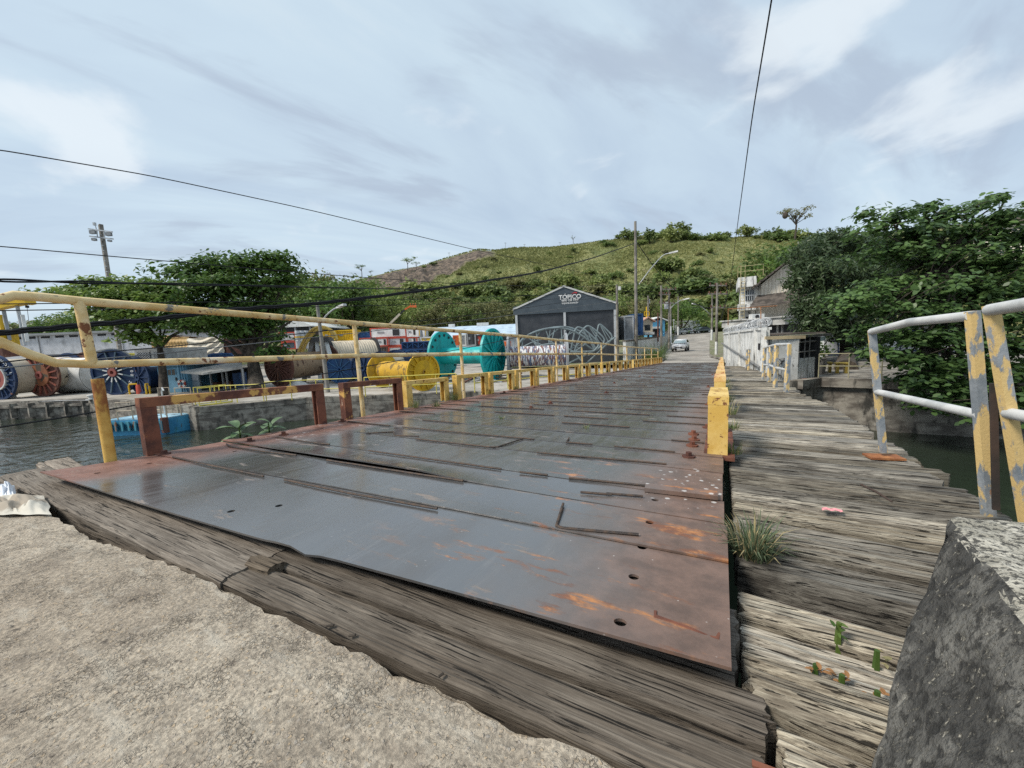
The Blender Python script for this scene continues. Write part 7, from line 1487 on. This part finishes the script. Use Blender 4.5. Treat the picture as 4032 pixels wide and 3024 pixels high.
big = grass_tuft('tall reedy green grass clump where the left railing ends at the road', (-5.2, 35.2, ROAD - .1), 420, 1.9, 2.8, LF_FRESH, .05)
grass_tuft('low rough grass on the verge before the road wall', (-8.0, 74, roadz(74)), 300, .8, 4.5, LF_FRESH, .2)
def weed(base, n, size, label, mat, grp=None, h=.15, name='weed', cat='plant'):
    t = thing(name, label, cat, base, 0, grp); rr = []
    for i in range(n):
        a = i * 2.4 + R.uniform(-.3, .3); f = i / n; dr = Vector((math.cos(a), math.sin(a), 0)); stem = Vector((R.uniform(-.02, .02), R.uniform(-.02, .02), h * f)); L = size * R.uniform(.7, 1.15); el = .9 - .9 * (1 - f) + R.uniform(-.2, .2); W_2 = L * .26
        mb = MB(); dz = Vector((0, 0, 1)); sd = dr.cross(dz); rows = []
        for k in range(6):
            q = k / 5; c = stem + dr * (L * q * math.cos(el * (1 - q * .6))) + dz * (L * (math.sin(el) * q - .35 * q * q)); ww = W_2 * math.sin(math.pi * min(1, q * .92 + .06)) ** .8; up_ = dz * ww * .3; rows += [c - sd * ww + up_, c, c + sd * ww + up_]
        mb.add(rows, [(k * 3 + j, k * 3 + 3 + j, k * 3 + 4 + j, k * 3 + 1 + j) for k in range(5) for j in (0, 1)]); mb.build('leaf', mat, t, True, True)
    MB().tube([(0, 0, -.1), (0, 0, h)], [.012, .006], 5).build('stem', LF_FRESH, t, False, True); return t
LF_BIG = pmat('downy_leaf', (.08, .14, .06), (.17, .25, .13), 9, (.55, .7), .2)
weed((-4.2, 1.98, -.86), 10, .19, 'broad-leaved wild plant growing from the left deck edge over the water', LF_BIG, None, .14); weed((-4.18, 2.25, -.86), 8, .17, 'second broad-leaved plant right behind the first at the deck edge', LF_BIG, None, .12)
weed((.3, 1.3, -.86), 7, .022, 'tiny green seedling on the near planks', LF_FRESH, None, .03); weed((.36, 1.22, -.86), 6, .02, 'tiny yellow flowered seedling on the near planks', M['blade_dry'], None, .03)
for k, (x, y) in enumerate([(.22, 1.13), (.27, 1.12), (.33, 1.1)]): weed((x, y, -.87), 7, .02, ['rusty brown fern in the near plank gap, left end', 'rusty brown fern in the middle of the near plank gap', 'reddish fern at the right end of the near plank gap'][k], paint('rusty_fern', (.3, .15, .06), .8), 'small ferns in the plank gap', .02)
g = Vector((.48, 2.28, deckz(.48, 2.28) - .03)); t = MB().grid(lambda u, v: (g.x - .04 + .08 * u, g.y + .03 * v + .01 * u, g.z + .006 * abs(math.sin(u * 7 + v * 3))), 10, 3); solo('wrapper', t, paint('pink_wrapper', (.75, .3, .32), .4, (.8, .7, .7), .5), 'crumpled pink sweet wrapper on the walkway planks', 'wrapper', g)
a, b = wk(3388, 1942), wk(3510, 2010); solo('stick', MB().tube([a + Vector((0, 0, .05)), a.lerp(b, .5) + Vector((.004, 0, .052)), b + Vector((0, 0, .045))], [.005, .006, .004], 6), M['girder'], 'thin dark stick lying across the walkway planks', 'stick', a)
def rag(fx0, fy0, fx1, fy1, z, label, mat, cat, amp):
    c = on((fx0 + fx1) / 2, (fy0 + fy1) / 2, z); p0, p1 = on(fx0, (fy0 + fy1) / 2, z), on(fx1, (fy0 + fy1) / 2, z); q0, q1 = on((fx0 + fx1) / 2, fy1, z), on((fx0 + fx1) / 2, fy0, z); e, f = (p1 - p0), (q1 - q0)
    def fn(u, v):
        ed = min(1, 5 * min(u, 1 - u, v, 1 - v)); p = c + e * (u - .5 + .08 * vn(v * 5, 3)) + f * (v - .5 + .15 * vn(u * 6, 8)); n_ = abs(vn(u * 5 + 2, v * 3)) * 1.6 + abs(vn(u * 11, v * 7 + 5)); return (p.x, p.y, z + .006 + amp * ed * n_)
    return solo('rag' if cat == 'rag' else 'paper', MB().grid(fn, 40, 18), mat, label, cat, c, True)
rag(-80, 1955, 190, 2030, -.825, 'torn dirty cream rag lying on the concrete at the left edge', paint('cream_rag', (.6, .56, .48), .8, (.34, .29, .23), .56), 'rag', .05); rag(-20, 1915, 62, 1960, -.825, 'crumpled white paper tucked behind the rag', paint('white_paper', (.74, .77, .82), .7), 'paper', .06)
for (x, y, L, a, z) in [(-1.05, .66, .05, .4, -.84), (-.62, .672, .04, 1.2, -.84), (-.95, .665, .035, .2, -.84)]: solo('twig', MB().tube([(x, y, z), (x + L * .6 * math.cos(a), y + L * .2, z + .006)], .0035, 5), BARK, 'small brown twig stuck in the gap beside the timber beam', 'twig', (x, y, z), group='twigs in the timber gap')
# leaf piles in the water and clouds of leaves at the right
p = on(4010, 1790, WATER + .01); solo('floating_leaf', MB().box(p, (.16, .1, .01), .4), paint('brown_leaf', (.35, .25, .1), .8), 'brown leaf floating on the dark water at the far right', 'leaf', p)
